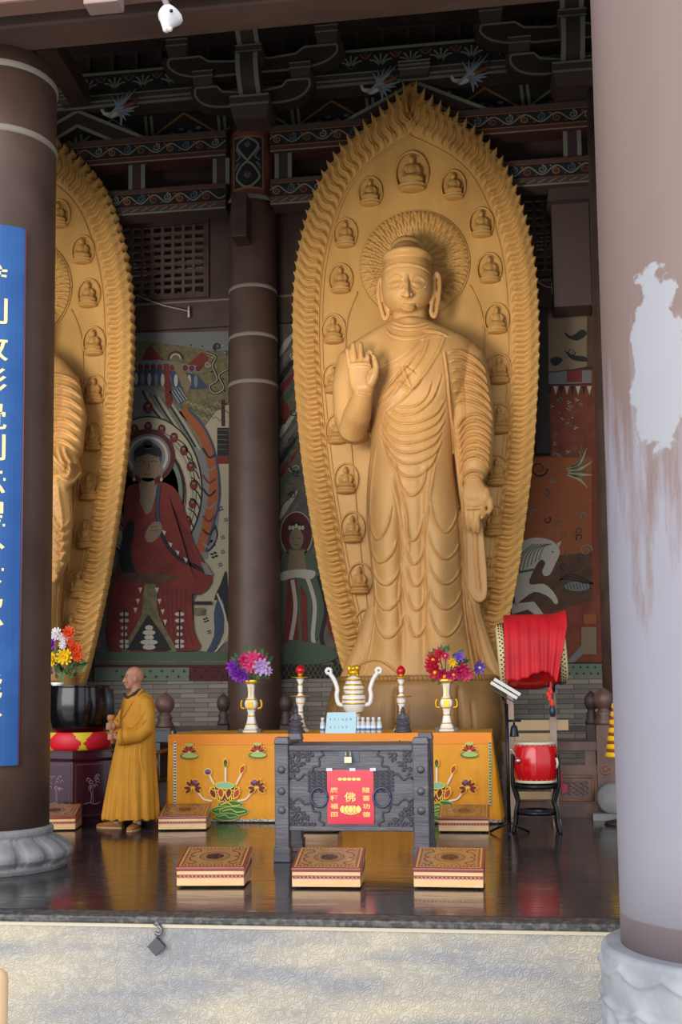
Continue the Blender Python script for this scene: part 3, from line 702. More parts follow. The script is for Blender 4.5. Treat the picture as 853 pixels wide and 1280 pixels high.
m = MB()
for s in (-1, 1): m.tube([brd(s*hw, z0, 3), brd(s*hw, z1, 3)], .008, 6)
m.build('rim', mat('rim_maroon', '#6a3433', .5), t)
# ------------------------------------------------------------------ golden Buddha statues
YS = 15.95
SC = mpp(YS)                      # metres per photographed pixel in the statue's plane
def S(px, py, dy=0.0): return at(px, py, YS) + V3((0, dy, 0))
def Sd(px, py, dy):               # same place in the picture but really dy nearer/farther
    return at(px, py, YS+dy)
def interp_rows(rows, z):
    for a, b in zip(rows, rows[1:]):
        if b[0] >= z >= a[0] or a[0] >= z >= b[0]:
            t = (z-a[0])/(b[0]-a[0]) if b[0] != a[0] else 0
            t = t
            return [x+(y-x)*t for x, y in zip(a, b)]
    return list(rows[0] if abs(z-rows[0][0]) < abs(z-rows[-1][0]) else rows[-1])
def body_loft(m, rows, Y, n=64, p=2.3, leg=None, step=None):
    """rows: (py, pxL, pxR, front, back) -> superellipse sections"""
    R = [tuple(r) for r in cr(rows, 4)]; secs = []
    for (py, a, b, f, k) in R:
        A = at(a, py, Y); B = at(b, py, Y); cx = (A.x+B.x)/2; z = (A.z+B.z)/2; w = (B.x-A.x)/2; q = []
        for i in range(n):
            t = 2*PI*i/n; c = math.cos(t); s_ = math.sin(t)
            x = w*math.copysign(abs(c)**(2/p), c); dpt = f if s_ < 0 else k
            q.append(V3((cx+x, Y+dpt*math.copysign(abs(s_)**(2/p), s_), z)))
        secs.append(q)
    m.loft(secs)
def build_hand(m, wrist, palm_c, pw, fingers, thumb, r, palm_t=None, palm_pts=None):
    m.loft(palm_pts)
def palm_block(m, rows, Y, t):
    """rows: (py, pxL, pxR, yoff) flattened oval sections"""
    secs = []
    for (py, a, b, dy) in cr(rows, 3):
        A = at(a, py, Y+dy); B = at(b, py, Y+dy); c = (A+B)/2; w = (B.x-A.x)/2
        secs.append([V3((c.x+w*math.copysign(abs(math.cos(q))**.8, math.cos(q)), c.y+t*math.sin(q), c.z)) for q in [2*PI*i/20 for i in range(20)]])
    m.loft(secs)
def gauss_bump(co, no, cx, cz, rx, rz, amp, fmask=-.1):
    d = ((co[:, 0]-cx)/rx)**2+((co[:, 2]-cz)/rz)**2; k = np.where(no[:, 1] < fmask, np.exp(-d), 0); co[:, 1] -= amp*k
def px2(pts): return [tuple(at(a, b, YS-.4)) for a, b in cr(pts, 5)]

def statue_body():
    m = MB()
    # torso and robe
    body_loft(m, [(404, 486, 536, .26, .22), (411, 470, 552, .30, .26), (420, 452, 572, .34, .30), (432, 440, 590, .38, .32), (455, 444, 594, .43, .34), (490, 456, 584, .46, .36), (530, 463, 572, .46, .36),
                  (560, 464, 567, .44, .36), (600, 460, 569, .48, .36), (650, 459, 576, .48, .36), (710, 465, 578, .45, .36), (760, 468, 583, .44, .36), (800, 459, 592, .46, .38), (825, 447, 604, .52, .42), (842, 438, 620, .56, .44), (856, 434, 626, .58, .46)], YS, leg=True)
    # hem flare tails
    m.tube([S(470, 760, -.1), S(458, 805, -.12), S(443, 852, -.15)], [.12, .14, .2], 12)
    m.tube([S(582, 700, 0), S(590, 770, 0), S(602, 815, 0), S(614, 850, 0)], [.1, .15, .18, .2], 12)
    # neck, head
    m.tube([S(512, 420, .04), S(512, 405, .05), S(512, 384, .04)], [.30, .262, .25], 24)
    hc = S(509.5, 352, -.12)
    def headf(p):
        z = p.z/.56
        q = max(0, -z); k = 1.0+.36*q**1.3*(1-q**7)
        return V3((p.x*k*(1+.10*(1-z*z)), p.y*(1-.05*z*z), p.z))
    m.ell(hc+V3((0, 0, .0)), (.332, .40, .56), 40, 28, fn=headf)
    m.ell(S(510, 345, .02), (.374, .41, .315), 32, 20)                    # hair mass
    m.ell(S(510, 329, -.10), (.374, .47, .130), 32, 16)
    m.ell(S(509, 313, .0), (.235, .27, .19), 28, 16, fn=lambda p: V3((p.x*(1+.22*(abs(p.z)/.19)), p.y*(1+.2*abs(p.z)/.19), p.z)))                    # ushnisha
    m.tube([S(512.5, 390, -.34), S(512, 393, -.3)], [.1, .12], 12)       # chin
    # nose
    nb = [(508.6, 345, .03, -.50), (508.6, 352, .030, -.53), (508.6, 359, .034, -.555), (508.6, 365, .038, -.575), (508.8, 369.5, .044, -.58), (509, 372.5, .03, -.53)]
    m.tube([Sd(a, b, d) for a, b, r, d in nb], [r for a, b, r, d in nb], 12)
    for s in (-1, 1): m.ell(Sd(509+s*4.6, 369, -.51), (.036, .045, .032), 10, 8)
    # ears
    for s, x0, x1, y0, y1 in ((-1, 479, 482.5, 349, 402), (1, 545, 543, 342, 399)):
        P = cr([(x0+s*1.5, y0+1), (x0+s*5, y0+9), (x0+s*4.5, (y0+y1)/2), (x1+s*3, y1-6), (x1, y1-1), (x1-s*3.6, y1-8), (x0-s*2.6, (y0+y1)/2), (x0-s*1.5, y0+8)], 4, True)
        m.tube([S(a, b, -.06+.0*i) for i, (a, b) in enumerate(P+[P[0]])], .032, 8)
        m.loft([[S(a*.2+(x0+x1)/2*.8, b*.2+(y0+y1)/2*.8, -.03) for a, b in P], [S(a, b, .0) for a, b in P], [S(a, b, .05) for a, b in P]])
        m.tube([S(x0, y0+10, .02), S((x0+x1)/2, (y0+y1)/2, .02)], [.06, .03], 8)
    # raised arm (left in the picture)
    m.tube([S(455, 436, .05), S(441, 452, .02), S(434, 485, 0), S(435, 520, -.05), S(440, 542, -.15)], [.20, .24, .22, .20, .17], 20)
    m.tube([Sd(436, 543, -.1), Sd(441, 538, -.3), Sd(447, 518, -.5), Sd(452, 500, -.66), Sd(454.5, 489, -.74)], [.14, .205, .20, .155, .14], 20)
    m.tube([Sd(456, 545, -.0), Sd(445, 540, -.2), Sd(433, 541, -.3)], [.1, .19, .14], 16)
    Yh = YS-.78
    palm_block(m, [(494, 442, 465, .04), (487, 440, 468, 0), (478, 437, 470, 0), (468, 435.5, 469, 0), (459, 435, 466, 0), (455, 436, 464, .01)], Yh, .085)
    def fing(pts, rr): m.tube([at(a, b, Yh+d) for a, b, d in pts], rr, 10)
    fing([(438.2, 462, 0), (436.2, 450, -.01), (434.6, 438, .0), (434.2, 435.5, .01)], [.042, .038, .033, .02])
    fing([(444.5, 461, 0), (443, 445, -.01), (441.6, 431, .0), (441.3, 428.5, .01)], [.044, .04, .035, .02])
    fing([(452, 461, 0), (451.6, 444, -.01), (451, 430, .0), (451, 427.5, .01)], [.044, .04, .035, .02])
    fing([(459.5, 461, 0), (460, 449, -.01), (460.5, 443, -.04), (463, 440, -.11), (465.5, 442.5, -.14)], [.044, .04, .038, .036, .026])
    fing([(462, 482, -.04), (468, 470, -.07), (470.8, 460, -.08), (468.8, 450, -.10), (467, 444.5, -.12)], [.075, .07, .05, .04, .028])
    m.ell(at(463, 474, Yh-.05), (.09, .07, .14))
    # hanging arm
    m.tube([S(570, 432, .05), S(586, 450, .02), S(594, 485, 0), S(598, 520, -.06), S(598, 555, -.12), S(596, 585, -.18), S(592, 603, -.22)], [.22, .25, .235, .225, .235, .215, .15], 24)
    m.tube([S(572, 470, -.05), S(578, 530, -.1), S(582, 590, -.12), S(584, 640, -.08)], [.16, .16, .13, .08], 16)
    # hanging sleeve tongue
    o = cr([(577, 600), (577, 650), (579, 700), (583, 728), (590, 747), (599, 754), (606, 751), (609.5, 742), (609, 715), (606, 680), (603, 645), (604, 605)], 4)
    m.prism([S(a, b, -.16) for a, b in o], (0, .26, 0))
    Yg = YS-.36
    palm_block(m, [(598, 581, 602, .05), (606, 580, 606, .02), (615, 578.5, 611, 0), (624, 578.5, 613, 0), (632, 580, 610, .0), (638, 581, 607, .01)], Yg, .09)
    m.tube([S(592, 590, -.2), at(592, 604, Yg+.04)], [.15, .13], 16)
    def fg(pts, rr): m.tube([at(a, b, Yg+d) for a, b, d in pts], rr, 10)
    fg([(583.5, 634, 0), (584.5, 646, -.02), (585.5, 656, .02), (586.3, 662, .06)], [.04, .037, .033, .022])
    fg([(590, 635, 0), (591, 648, -.02), (592.5, 659, .02), (593.3, 665.5, .06)], [.042, .039, .035, .022])
    fg([(597, 635, 0), (597.4, 648, -.02), (597.7, 660, .02), (598, 666.5, .06)], [.042, .039, .035, .022])
    fg([(603.5, 633, 0), (604.5, 640, -.05), (604, 646, -.10), (602, 647, -.14)], [.042, .04, .036, .028])
    fg([(608, 620, -.02), (613, 628, -.04), (613.5, 636, -.06), (610.5, 642, -.1)], [.07, .055, .042, .03])
    m.ell(at(607, 620, Yg-.04), (.08, .07, .13))
    me = voxelize(m, .0122, 2); co, no = mesh_np(me)
    # ---- legs under the robe
    zc = lambda y: at(515, y, YS).z
    def X(px, y): return at(px, y, YS).x
    z = co[:, 2]; up = np.clip((zc(575)-z)/1.2, 0, 1)*np.clip((z-zc(850))/.5, 0, 1); fr = np.where(no[:, 1] < -.05, 1.0, 0)
    for c, amp, w in ((486, .15, .22), (553, .15, .22)): co[:, 1] -= fr*up*amp*np.exp(-((co[:, 0]-X(c, 700))/w)**2)*np.where(np.abs(co[:, 0]-X(519, 700)) < .75, 1, 0)
    for c in (505, 531): co[:, 1] += fr*up*.07*np.exp(-((co[:, 0]-X(c, 700))/.05)**2)
    # belly / chest
    gauss_bump(co, no, X(515, 560), zc(560), .45, .4, .10); gauss_bump(co, no, X(515, 470), zc(475), .5, .45, .08)
    # ---- fold lines
    E = lambda P: px2(P)
    L = []
    def U(x0, y0, xb, yb, x1, y1): 
        L.append(E([(x0, y0), (x0+(xb-x0)*.22, y0+(yb-y0)*.55), (xb-(xb-x0)*.35, yb-(yb-y0)*.08), (xb, yb), (xb+(x1-xb)*.35, yb-(yb-y1)*.08), (x1-(x1-xb)*.22, y1+(yb-y1)*.55), (x1, y1)]))
    # chest diagonals
    for P in ([(556, 420), (551, 436), (543, 452), (531, 472), (514, 492), (500, 505), (484, 517)], [(523, 428), (512, 444), (497, 455), (480, 462), (474, 465)], [(525, 440), (508, 462), (492, 480), (476, 494)],
              [(518, 452), (500, 472), (484, 488), (472, 500)], [(512, 470), (497, 485), (482, 500), (472, 508)], [(536, 424), (530, 445), (520, 462), (505, 480), (490, 498)],
              [(483, 411), (490, 419), (505, 423), (520, 422), (530, 418)], [(530, 412), (545, 413), (560, 418)], [(528, 425), (540, 420), (553, 419)], [(497, 478), (515, 490), (528, 478)], [(520, 470), (505, 462), (514, 486)]): L.append(E(P))
    U(497, 511, 512, 512, 540, 480); U(490, 512, 507, 522, 552, 470)
    for x0, y0, xb, yb, x1, y1 in ((484, 517, 508, 533, 556, 500), (481, 522, 507, 545, 556, 512), (478, 527, 508, 557, 556, 525), (478, 535, 510, 569, 552, 540), (478, 545, 512, 582, 552, 552), (482, 555, 514, 598, 548, 562), (495, 580, 515, 621, 535, 585)): U(x0, y0, xb, yb, x1, y1)
    for yb, xb, x0, x1, h in ((675, 473, 460, 491, 40), (704, 477, 462, 498, 30), (732, 484, 464, 502, 30), (763, 485, 466, 504, 32), (798, 486, 468, 506, 34), (677, 516, 507, 529, 32), (706, 518, 508, 530, 24), (733, 520, 509, 532, 24), (763, 521, 509, 533, 24), (796, 521, 510, 534, 26),
                              (667, 556, 539, 573, 40), (700, 556, 537, 576, 34), (731, 557, 537, 577, 32), (762, 557, 537, 578, 32), (796, 557, 538, 579, 36)): U(x0, yb-h, xb, yb, x1, yb-h)
    for P in ([(491, 600), (500, 640), (504, 690), (500, 740), (503, 790)], [(498, 600), (508, 640), (512, 690)], [(545, 580), (536, 640), (533, 690), (536, 740), (534, 790)], [(468, 560), (462, 620), (463, 680), (468, 740), (464, 800), (455, 840)], [(574, 640), (578, 700), (581, 760), (590, 820), (598, 850)], [(583, 730), (588, 780), (598, 830)], [(587, 750), (597, 800), (607, 835)],
              [(594, 650), (596, 700), (600, 738)], [(560, 480), (566, 540), (572, 600), (576, 680), (578, 740)], [(556, 440), (560, 470), (565, 520), (572, 570)], [(440, 838), (455, 828), (475, 826), (495, 838), (503, 850)]): L.append(E(P))
    creases(co, no, L, .0125, .034)
    # sleeve rings
    L2 = []
    for k, y in enumerate((446, 458, 470, 482, 494, 506)): L2.append(E([(562+k*1.5, y-6), (575+k, y-9), (590+k, y-4), (603+k*1.6, y+6), (608+k*1.8, y+14)]))
    for k, y in enumerate((524, 533, 542, 551, 560, 569, 578)): L2.append(E([(571+k*.7, y+10), (580, y-4), (594, y-8), (607, y-3), (616-k*.6, y+4)]))
    L2.append(E([(578, 604), (581, 594), (592, 589), (602, 592), (606, 600)]))
    creases(co, no, L2, .016, .055)
    # ---- face
    fx = lambda px, py: at(px, py, YS-.45).x; fz = lambda px, py: at(px, py, YS-.45).z
    def gb(px, py, rx, rz, amp): gauss_bump(co, no, fx(px, py), fz(px, py), rx, rz, amp, -.2)
    for s, ex in ((-1, 495.5), (1, 521.5)):
        gb(ex, 350.5, .12, .05, -.022); gb(ex, 356.5, .095, .05, .034); gb(ex, 363, .11, .03, -.012)
        gb(ex-s*0, 372, .12, .12, .03)
    gb(509, 378.5, .10, .02, .03); gb(509.5, 382.5, .085, .024, .04); gb(509, 375.5, .05, .03, -.012); gb(510, 387, .12, .022, -.03); gb(511, 393, .1, .05, .035)
    E2 = lambda P: [tuple(at(a, b, YS-.45)) for a, b in cr(P, 5)]
    creases(co, no, [E2([(487, 357.5), (491, 360), (496, 360.8), (501, 359), (504, 356.5)]), E2([(514, 356.5), (518, 359), (523, 360.2), (528, 358.5), (531, 356)])], .0095, -.045)
    creases(co, no, [E2([(497, 378), (503, 380.5), (509, 381), (515, 380.3), (520, 377.5)])], .009, -.05)
    creases(co, no, [E2([(486, 350), (492, 346.5), (498, 346.5), (504, 350)]), E2([(514, 350), (519, 346.5), (525, 346), (531, 349)])], .012, .022)
    creases(co, no, [E2([(480, 335), (490, 333), (510, 332.5), (530, 333.5), (541, 336)])], .012, .03)
    creases(co, no, [E2([(490, 404), (500, 408), (512, 409), (524, 408), (535, 403)]), E2([(491, 398), (502, 403), (513, 404), (524, 402), (534, 397)])], .011, .03)
    # palm lines
    E3 = lambda P: [tuple(at(a, b, Yh-.05)) for a, b in cr(P, 4)]
    creases(co, no, [E3([(436, 460), (445, 457), (455, 457), (463, 458)]), E3([(459, 474), (461, 466), (467, 462)])], .009, -.03)
    E4 = lambda P: [tuple(at(a, b, Yg-.05)) for a, b in cr(P, 4)]
    creases(co, no, [E4([(580, 622), (590, 625), (600, 624)]), E4([(582, 634), (592, 635), (602, 634)])], .008, -.02)
    me.vertices.foreach_set('co', co.ravel()); me.update(); return me

# ---- outline of the flame mandorla (world x offset from axis, z)
edge = [(507, 110, 507, 110), (488, 133, 527, 131), (460, 158, 556, 150), (432, 186, 590, 170), (408, 220, 621, 200), (390, 258, 643, 243), (376, 305, 659, 295), (368, 350, 667, 345), (366, 400, 671, 400), (368, 450, 673, 450), (372, 510, 671, 505), (380, 580, 667, 580), (392, 650, 660, 650), (405, 715, 652, 720), (420, 780, 641, 780), (433, 826, 632, 830), (446, 868, 620, 872)]
YM = YS+.62
ML = []
for a, b, c, d_ in edge:
    p = at(a, b, YM); q = at(c, d_, YM); ML.append(((q.x-p.x)/2, (p.z+q.z)/2, (p.x+q.x)/2))
MAX_ = sum(m_[2] for m_ in ML[5:14])/9
half = [(w_, z_) for w_, z_, _ in ML]; half[0] = (0, half[0][1])
hs = cr(half, 12)
hs = [(max(0, a), b) for a, b in hs]
cum = [0]
for i in range(1, len(hs)): cum.append(cum[-1]+math.hypot(hs[i][0]-hs[i-1][0], hs[i][1]-hs[i-1][1]))
TOT = cum[-1]
def edge_at(t):
    s = t*TOT; import bisect
    i = min(max(bisect.bisect_right(cum, s)-1, 0), len(hs)-2); k = (s-cum[i])/(cum[i+1]-cum[i])
    a = hs[i]; b = hs[i+1]; x = a[0]+(b[0]-a[0])*k; z = a[1]+(b[1]-a[1])*k; dx = b[0]-a[0]; dz = b[1]-a[1]; l = math.hypot(dx, dz)
    return x, z, dz/l, -dx/l     # inward normal for right side is (dz,-dx)/l
ztopM = half[0][1]; zbotM = half[-1][1]
def inner_n(x, z, t, nx, nz):
    w = .40+.30*math.exp(-t*TOT/.5)
    k = min(1, t*TOT/.45)          # blend normal to straight down at the tip
    nx2 = nx*k; nz2 = nz*k-(1-k); l = math.hypot(nx2, nz2); return w, nx2/l, nz2/l
def flame_border(root, cx):
    """carved flame border, one continuous relief"""
    m = MB(); NT = 2000; NR = 24; NF = 62
    for s in (-1, 1):
        rows = []
        for i in range(NT+1):
            t = i/NT; x, z, nx, nz = edge_at(t); w, ax, az = inner_n(x, z, t, nx, nz)
            # tip sawtooth on the silhouette
            ph0 = t*NF; fr = ph0 % 1; tip = (.17*max(0, 1-t*1.7)+.055)*(fr**3.2)*(1 if fr < .93 else (1-fr)/.07)
            row = []
            for j in range(NR+1):
                r = j/NR; d = w*(1-r)                       # r=0 inner, 1 outer
                ext = tip*max(0, (r-.55)/.45)**1.3
                px_ = x+ax*d-ax*ext*.35; pz_ = z+az*d-az*ext*.35+ext*.8
                ph = t*NF + 1.5*(r-1) + .24*math.sin(r*2*PI*1.2+.6)
                f = ph % 1
                h = .05*math.sin(PI*f)**.55+.026*abs(math.sin(3*PI*f))*(1 if r > .15 else 0)+.02*math.exp(-((f-.5)/.1)**2)
                h *= 1.3*min(1, r/.12)*(1-.75*max(0, (r-.72)/.28))
                if r < .1: h += .03*math.sin(PI*r/.1)
                curl = math.exp(-(((r-.22)/.10)**2+((f-.55)/.22)**2)); h += .035*curl
                row.append(V3((cx+s*px_, YM-.08-h+.05*(1-r), pz_)))
            bk = V3((row[-1].x, YM+.1, row[-1].z)); row.append(bk)
            rows.append(row)
        n = NR+2; vs = [p for q in rows for p in q]; fs = []
        for i in range(NT):
            for j in range(n-1):
                fs.append((i*n+j, (i+1)*n+j, (i+1)*n+j+1, i*n+j+1))
        m.add(vs, fs, 0, True)
    m.build('flame_border', GOLDL, root)
def back_plate(root, cx):
    """field inside the border, with back and thickness"""
    NT = 160; ins = []
    for i in range(NT+1):
        t = i/NT; x, z, nx, nz = edge_at(t); w, ax, az = inner_n(x, z, t, nx, nz); ins.append((max(0, x+ax*w), z+az*w))
    m = MB(); n = 24; vs = []
    for x, z in ins:
        for j in range(n+1): u = -1+2*j/n; vs.append(V3((cx+u*x, YM-.04+.02*(1-u*u)*1.0, z)))
    fs = [(i*(n+1)+j, i*(n+1)+j+1, (i+1)*(n+1)+j+1, (i+1)*(n+1)+j) for i in range(NT) for j in range(n)]
    m.add(vs, fs, 0, True)
    o = [edge_at(i/NT)[:2] for i in range(NT+1)]; vs = [];
    for x, z in o: vs += [V3((cx-x, YM+.1, z)), V3((cx+x, YM+.1, z))]
    m.add(vs, [(2*i, 2*i+1, 2*i+3, 2*i+2) for i in range(NT)], 0)
    # raised double line along the border's inner edge
    for off, rr in ((-.01, .018), (.045, .012)):
        for s in (-1, 1):
            P = []
            for i in range(4, NT-2):
                x, z = ins[i]; x2, z2 = ins[i+1]; dx, dz = x2-x, z2-z; l = math.hypot(dx, dz) or 1
                P.append(V3((cx+s*(x+dz/l*off), YM-.05, z-dx/l*off)))
            m.tube(P, rr, 6)
    m.build('back_plate', GOLDL, root, recalc=False)
def seated_relief_mesh():
    m = MB()
    m.ell((0, -.02, -.155), (.15, .06, .035), 20, 8); m.ell((0, -.02, -.115), (.155, .065, .03), 20, 8)
    m.ell((0, -.035, -.065), (.135, .07, .038), 20, 8); m.ell((0, -.03, .02), (.068, .05, .10), 16, 10)
    for s in (-1, 1): m.tube([(s*.05, -.02, .09), (s*.09, -.03, .03), (s*.075, -.05, -.03), (0, -.085, -.05)], [.03, .028, .026, .02], 8)
    m.ell((0, -.03, .15), (.038, .042, .05), 14, 10); m.ell((0, -.02, .20), (.022, .025, .022), 10, 8); m.tube([(0, -.02, .09), (0, -.02, .13)], .022, 8)
    m.ell((0, .03, .0), (.11, .02, .14), 16, 8)
    me = voxelize(m, .0085, 1); v = MB(); co, _ = mesh_np(me); v.v = [tuple(q) for q in co]; 
    v.f = [list(p.vertices) for p in me.polygons]; v.m = [0]*len(v.f); v.s = [True]*len(v.f)
    # oval rim round the niche
    P = []
    for i in range(41):
        a = -PI*.30+(PI*1.6)*i/40; P.append(V3((.18*math.cos(a)*(1.0), .0, .03+.235*math.sin(a))))
    v.tube(P, .016, 6)
    P = [V3((p.x*.9, .03, .03+(p.z-.03)*.9)) for p in P]; v.tube(P, .007, 6)
    return v
def halo_disc(root, c, r1, r0):
    m = MB(); NA, NR = 720, 30; cx, cz = c.x, c.z
    def fn(u, v):
        a = u*2*PI; r = v*r1; h = .03
        if v > .97: h += .03*math.sin(PI*(v-.97)/.03)
        elif v > .63:
            q = (v-.63)/.34; b_ = abs(((a+PI/2) % (2*PI))-PI) if False else PI-abs(((a+PI/2) % (2*PI))-PI); ph = b_/PI*19-2.6*q+.35*math.sin(q*9); f = ph % 1; h += .06*math.sin(PI*f)**.7*math.sin(PI*q)**.5+.03*abs(math.sin(2*PI*f))
        elif v > .58: h += .035*math.sin(PI*(v-.58)/.05)
        else:
            q = v/.58; f = (a/(2*PI)*24+.25*q) % 1; h += .03*math.sin(PI*f)**.8*q+.02*math.exp(-((q-.85)/.08)**2)*math.sin(2*PI*f)
        return V3((cx+r*math.cos(a), YM-.045-h, cz+r*math.sin(a)*1.02))
    m.grid(fn, NA, NR); P = [V3((cx+(r1+.012)*math.cos(2*PI*i/96), YM-.05, cz+(r1+.012)*math.sin(2*PI*i/96)*1.02)) for i in range(97)]; m.tube(P, .014, 6)
    m.build('halo', GOLDL, root)
def pedestal(root, cx, mt):
    m = MB(); zt_ = at(518, 851, YS-.9).z; R = 1.23; n = 9
    def rf(a, z, k):
        tt = z/zt_; s = abs(math.cos(n*a/2)); e = 0
        if .08 < tt < .93: e = .12*(s**.55)*math.sin(PI*(tt-.05)/.9)-.03*math.exp(-(s/.10)**2)
        return 1+e-.02*math.exp(-((s-.55)/.06)**2)*(1 if .2 < tt < .8 else 0)
    pr = [(R*(.62+.38*math.sin(PI*.5*min(1, k/21))), zt_*k/30*.985) for k in range(30)]+[(R*.99, zt_*.99), (R*.96, zt_), (.3, zt_)]
    m.lathe(pr, (cx, YS+.1, 0), 390, rf=rf); m.build('lotus_pedestal', mt, root)
    m = MB()
    for i in range(60):
        a = PI+PI*i/60; m.ell((cx+1.13*math.cos(a), YS+.1+1.13*math.sin(a), zt_+.03), .05, 8, 6)
    m.build('bead_row', mt, root)
PED = mat('pedestal_wood', '#a87c46', .5, 0, '#7d5a32', 1.5, 5, .4, .7, bump=.1, bs=14)
root = thing('buddha_statue', 'tall golden standing Buddha with raised hand before a flame-edged halo', 'statue', (MAX_, YS, 0), 'golden standing statues')
me = statue_body(); link_mesh(me, 'body', GOLD, root)
flame_border(root, MAX_); back_plate(root, MAX_)
hc_ = at(518, 331, YM-.05); halo_disc(root, hc_, at(586, 331, YM-.05).x-hc_.x, .5)
pedestal(root, MAX_, PED)
# curved body-halo lines on the plate
m = MB()
for s in (-1, 1):
    P = [V3((MAX_+s*(a), YM-.045, b)) for a, b in cr([((at(588, 368, YM).x-MAX_), at(518, 362, YM).z), ((at(603, 400, YM).x-MAX_), at(518, 400, YM).z), ((at(607, 470, YM).x-MAX_), at(518, 470, YM).z), ((at(603, 560, YM).x-MAX_), at(518, 560, YM).z), ((at(595, 700, YM).x-MAX_), at(518, 700, YM).z), ((at(580, 850, YM).x-MAX_), at(518, 850, YM).z)], 6)]
    m.tube(P, .014, 6)
m.build('halo_line', GOLDL, root)
rel = seated_relief_mesh()
niche = [(515, 220, 1.38), (463, 243, 1), (567, 235, 1), (432, 295, 1), (602, 282, 1), (426, 352, 1), (612, 339, 1), (417, 415, 1), (621, 402, 1), (418, 477, 1), (624, 465, 1), (422, 540, 1), (624, 527, 1), (433, 602, 1), (621, 592, 1), (441, 663, 1), (618, 655, 1), (450, 727, 1), (611, 720, 1), (458, 785, 1), (603, 778, 1)]
o0 = rel.build('seated_relief', GOLDL, root, local=True)
for k, (a, b, s) in enumerate(niche):
    o = o0
    if k: o = o0.copy(); COL.objects.link(o)
    p = at(a, b, YM-.06); o.parent = root; o.location = p-root.location; o.scale = (s, s*1.5, s*1.04)
# second statue: same back, own body, left
CX2 = at(25, 500, YM).x
DX = CX2-MAX_
r2 = thing('buddha_statue', 'second golden statue half hidden behind the front column', 'statue', (CX2, YS, 0), 'golden standing statues')
for ch in list(root.children):
    if ch.name.split('.')[0] != 'body':
        c = ch.copy(); COL.objects.link(c); c.parent = r2
# body of the second: hands joined under a wide sleeve
m = MB(); 
def S2(px, py, dy=0.): return at(px, py, YS+dy)
body_loft(m, [(440, -25, 60, .28, .25), (455, -45, 82, .36, .3), (480, -52, 92, .42, .34), (530, -50, 94, .46, .36), (600, -42, 84, .46, .36), (640, -38, 82, .46, .36), (700, -34, 80, .45, .36), (760, -30, 74, .45, .36), (800, -34, 76, .46, .38), (850, -50, 92, .56, .44), (865, -52, 94, .58, .46)], YS)
m.tube([S2(15, 450, .02), S2(15, 425, -.06)], [.28, .26], 20); m.ell(S2(15, 392, -.12), (.32, .40, .55), 32, 20); m.ell(S2(15, 350, 0), (.24, .27, .2)); m.ell(S2(15, 372, 0), (.37, .4, .2))
m.tube([S2(62, 452, .03), S2(82, 480, .0), S2(90, 520, -.05), S2(86, 560, -.2), S2(70, 585, -.5), S2(40, 575, -.7)], [.2, .22, .22, .22, .22, .18], 20)
m.tube([S2(78, 560, -.25), S2(86, 590, -.35), S2(72, 610, -.5)], [.2, .2, .14], 16)
m.tube([S2(70, 600, -.4), S2(78, 650, -.35), S2(76, 700, -.32), S2(66, 728, -.32)], [.22, .16, .13, .06], 16)
m.tube([S2(-32, 452, .03), S2(-52, 480, .0), S2(-60, 520, -.05), S2(-50, 560, -.2), S2(-30, 585, -.5), S2(10, 565, -.7)], [.2, .22, .22, .22, .22, .18], 20)
m.ell(at(15.5, 431, YS-.34), (.15, .10, .085), 16, 10); m.tube([at(14, y, YS+dd_) for y, dd_ in ((385, -.50), (392, -.53), (399, -.555), (405, -.575), (409.5, -.58), (412.5, -.53))], [.03, .03, .034, .038, .044, .03], 12)
for s in (-1, 1):
    m.ell(at(14+s*4.6, 409, YS-.51), (.036, .045, .032), 10, 8); m.ell(at(15+s*12, 396.5, YS-.46), (.085, .05, .038), 14, 8); m.tube(cr([at(15+s*8, 388, YS-.45), at(15+s*14, 385, YS-.44), at(15+s*20, 389, YS-.40)], 4), .018, 8)
    xe = 15+s*33; P = cr([(xe, 390), (xe+4, 398), (xe+4, 415), (xe+2, 435), (xe, 441), (xe-3, 433), (xe-3, 415), (xe-2, 397)], 4, True); m.tube([at(a, b, YS-.04) for a, b in P+[P[0]]], .032, 8)
m.ell(at(15.5, 419, YS-.49), (.085, .04, .02), 14, 8); m.ell(at(15.5, 423, YS-.48), (.07, .04, .022), 14, 8)
# joined palms
for s in (-1, 1):
    c_ = at(22, 575, YS-.78); m.ell(c_+V3((s*.045, 0, .10)), (.05, .10, .16), 16, 12)
    for k in range(4): m.tube([c_+V3((s*.045, -.075+.045*k, .20)), c_+V3((s*.03, -.07+.045*k, .34)), c_+V3((s*.015, -.065+.042*k, .42-.02*abs(k-1.5)))], [.032, .028, .018], 8)
    m.tube([c_+V3((s*.05, -.08, .08)), c_+V3((s*.05, -.14, .17)), c_+V3((s*.03, -.14, .25))], [.04, .032, .02], 8)
me = voxelize(m, .018, 2); co, no = mesh_np(me); L = []
E = lambda P: [tuple(at(a, b, YS-.4)) for a, b in cr(P, 5)]
for k, y in enumerate(range(470, 560, 14)): L.append(E([(50, y+6), (65, y-4), (82, y-2), (96, y+8)]))
for k in range(5): L.append(E([(56+k*7, 560), (66+k*7, 575+k*2), (88+k*3, 600-k*4), (103, 575)]))
for k in range(6): L.append(E([(60, 612+k*14), (68+k*.5, 640+k*14), (80, 665+k*12), (90, 650+k*10)]))
for k in range(5): L.append(E([(62+k*4, 600), (66+k*4, 650), (70+k*3, 700), (66+k*2, 740), (62+k*3, 800)]))
creases(co, no, L, .022, .06); me.vertices.foreach_set('co', co.ravel()); me.update(); link_mesh(me, 'body', GOLD, r2)
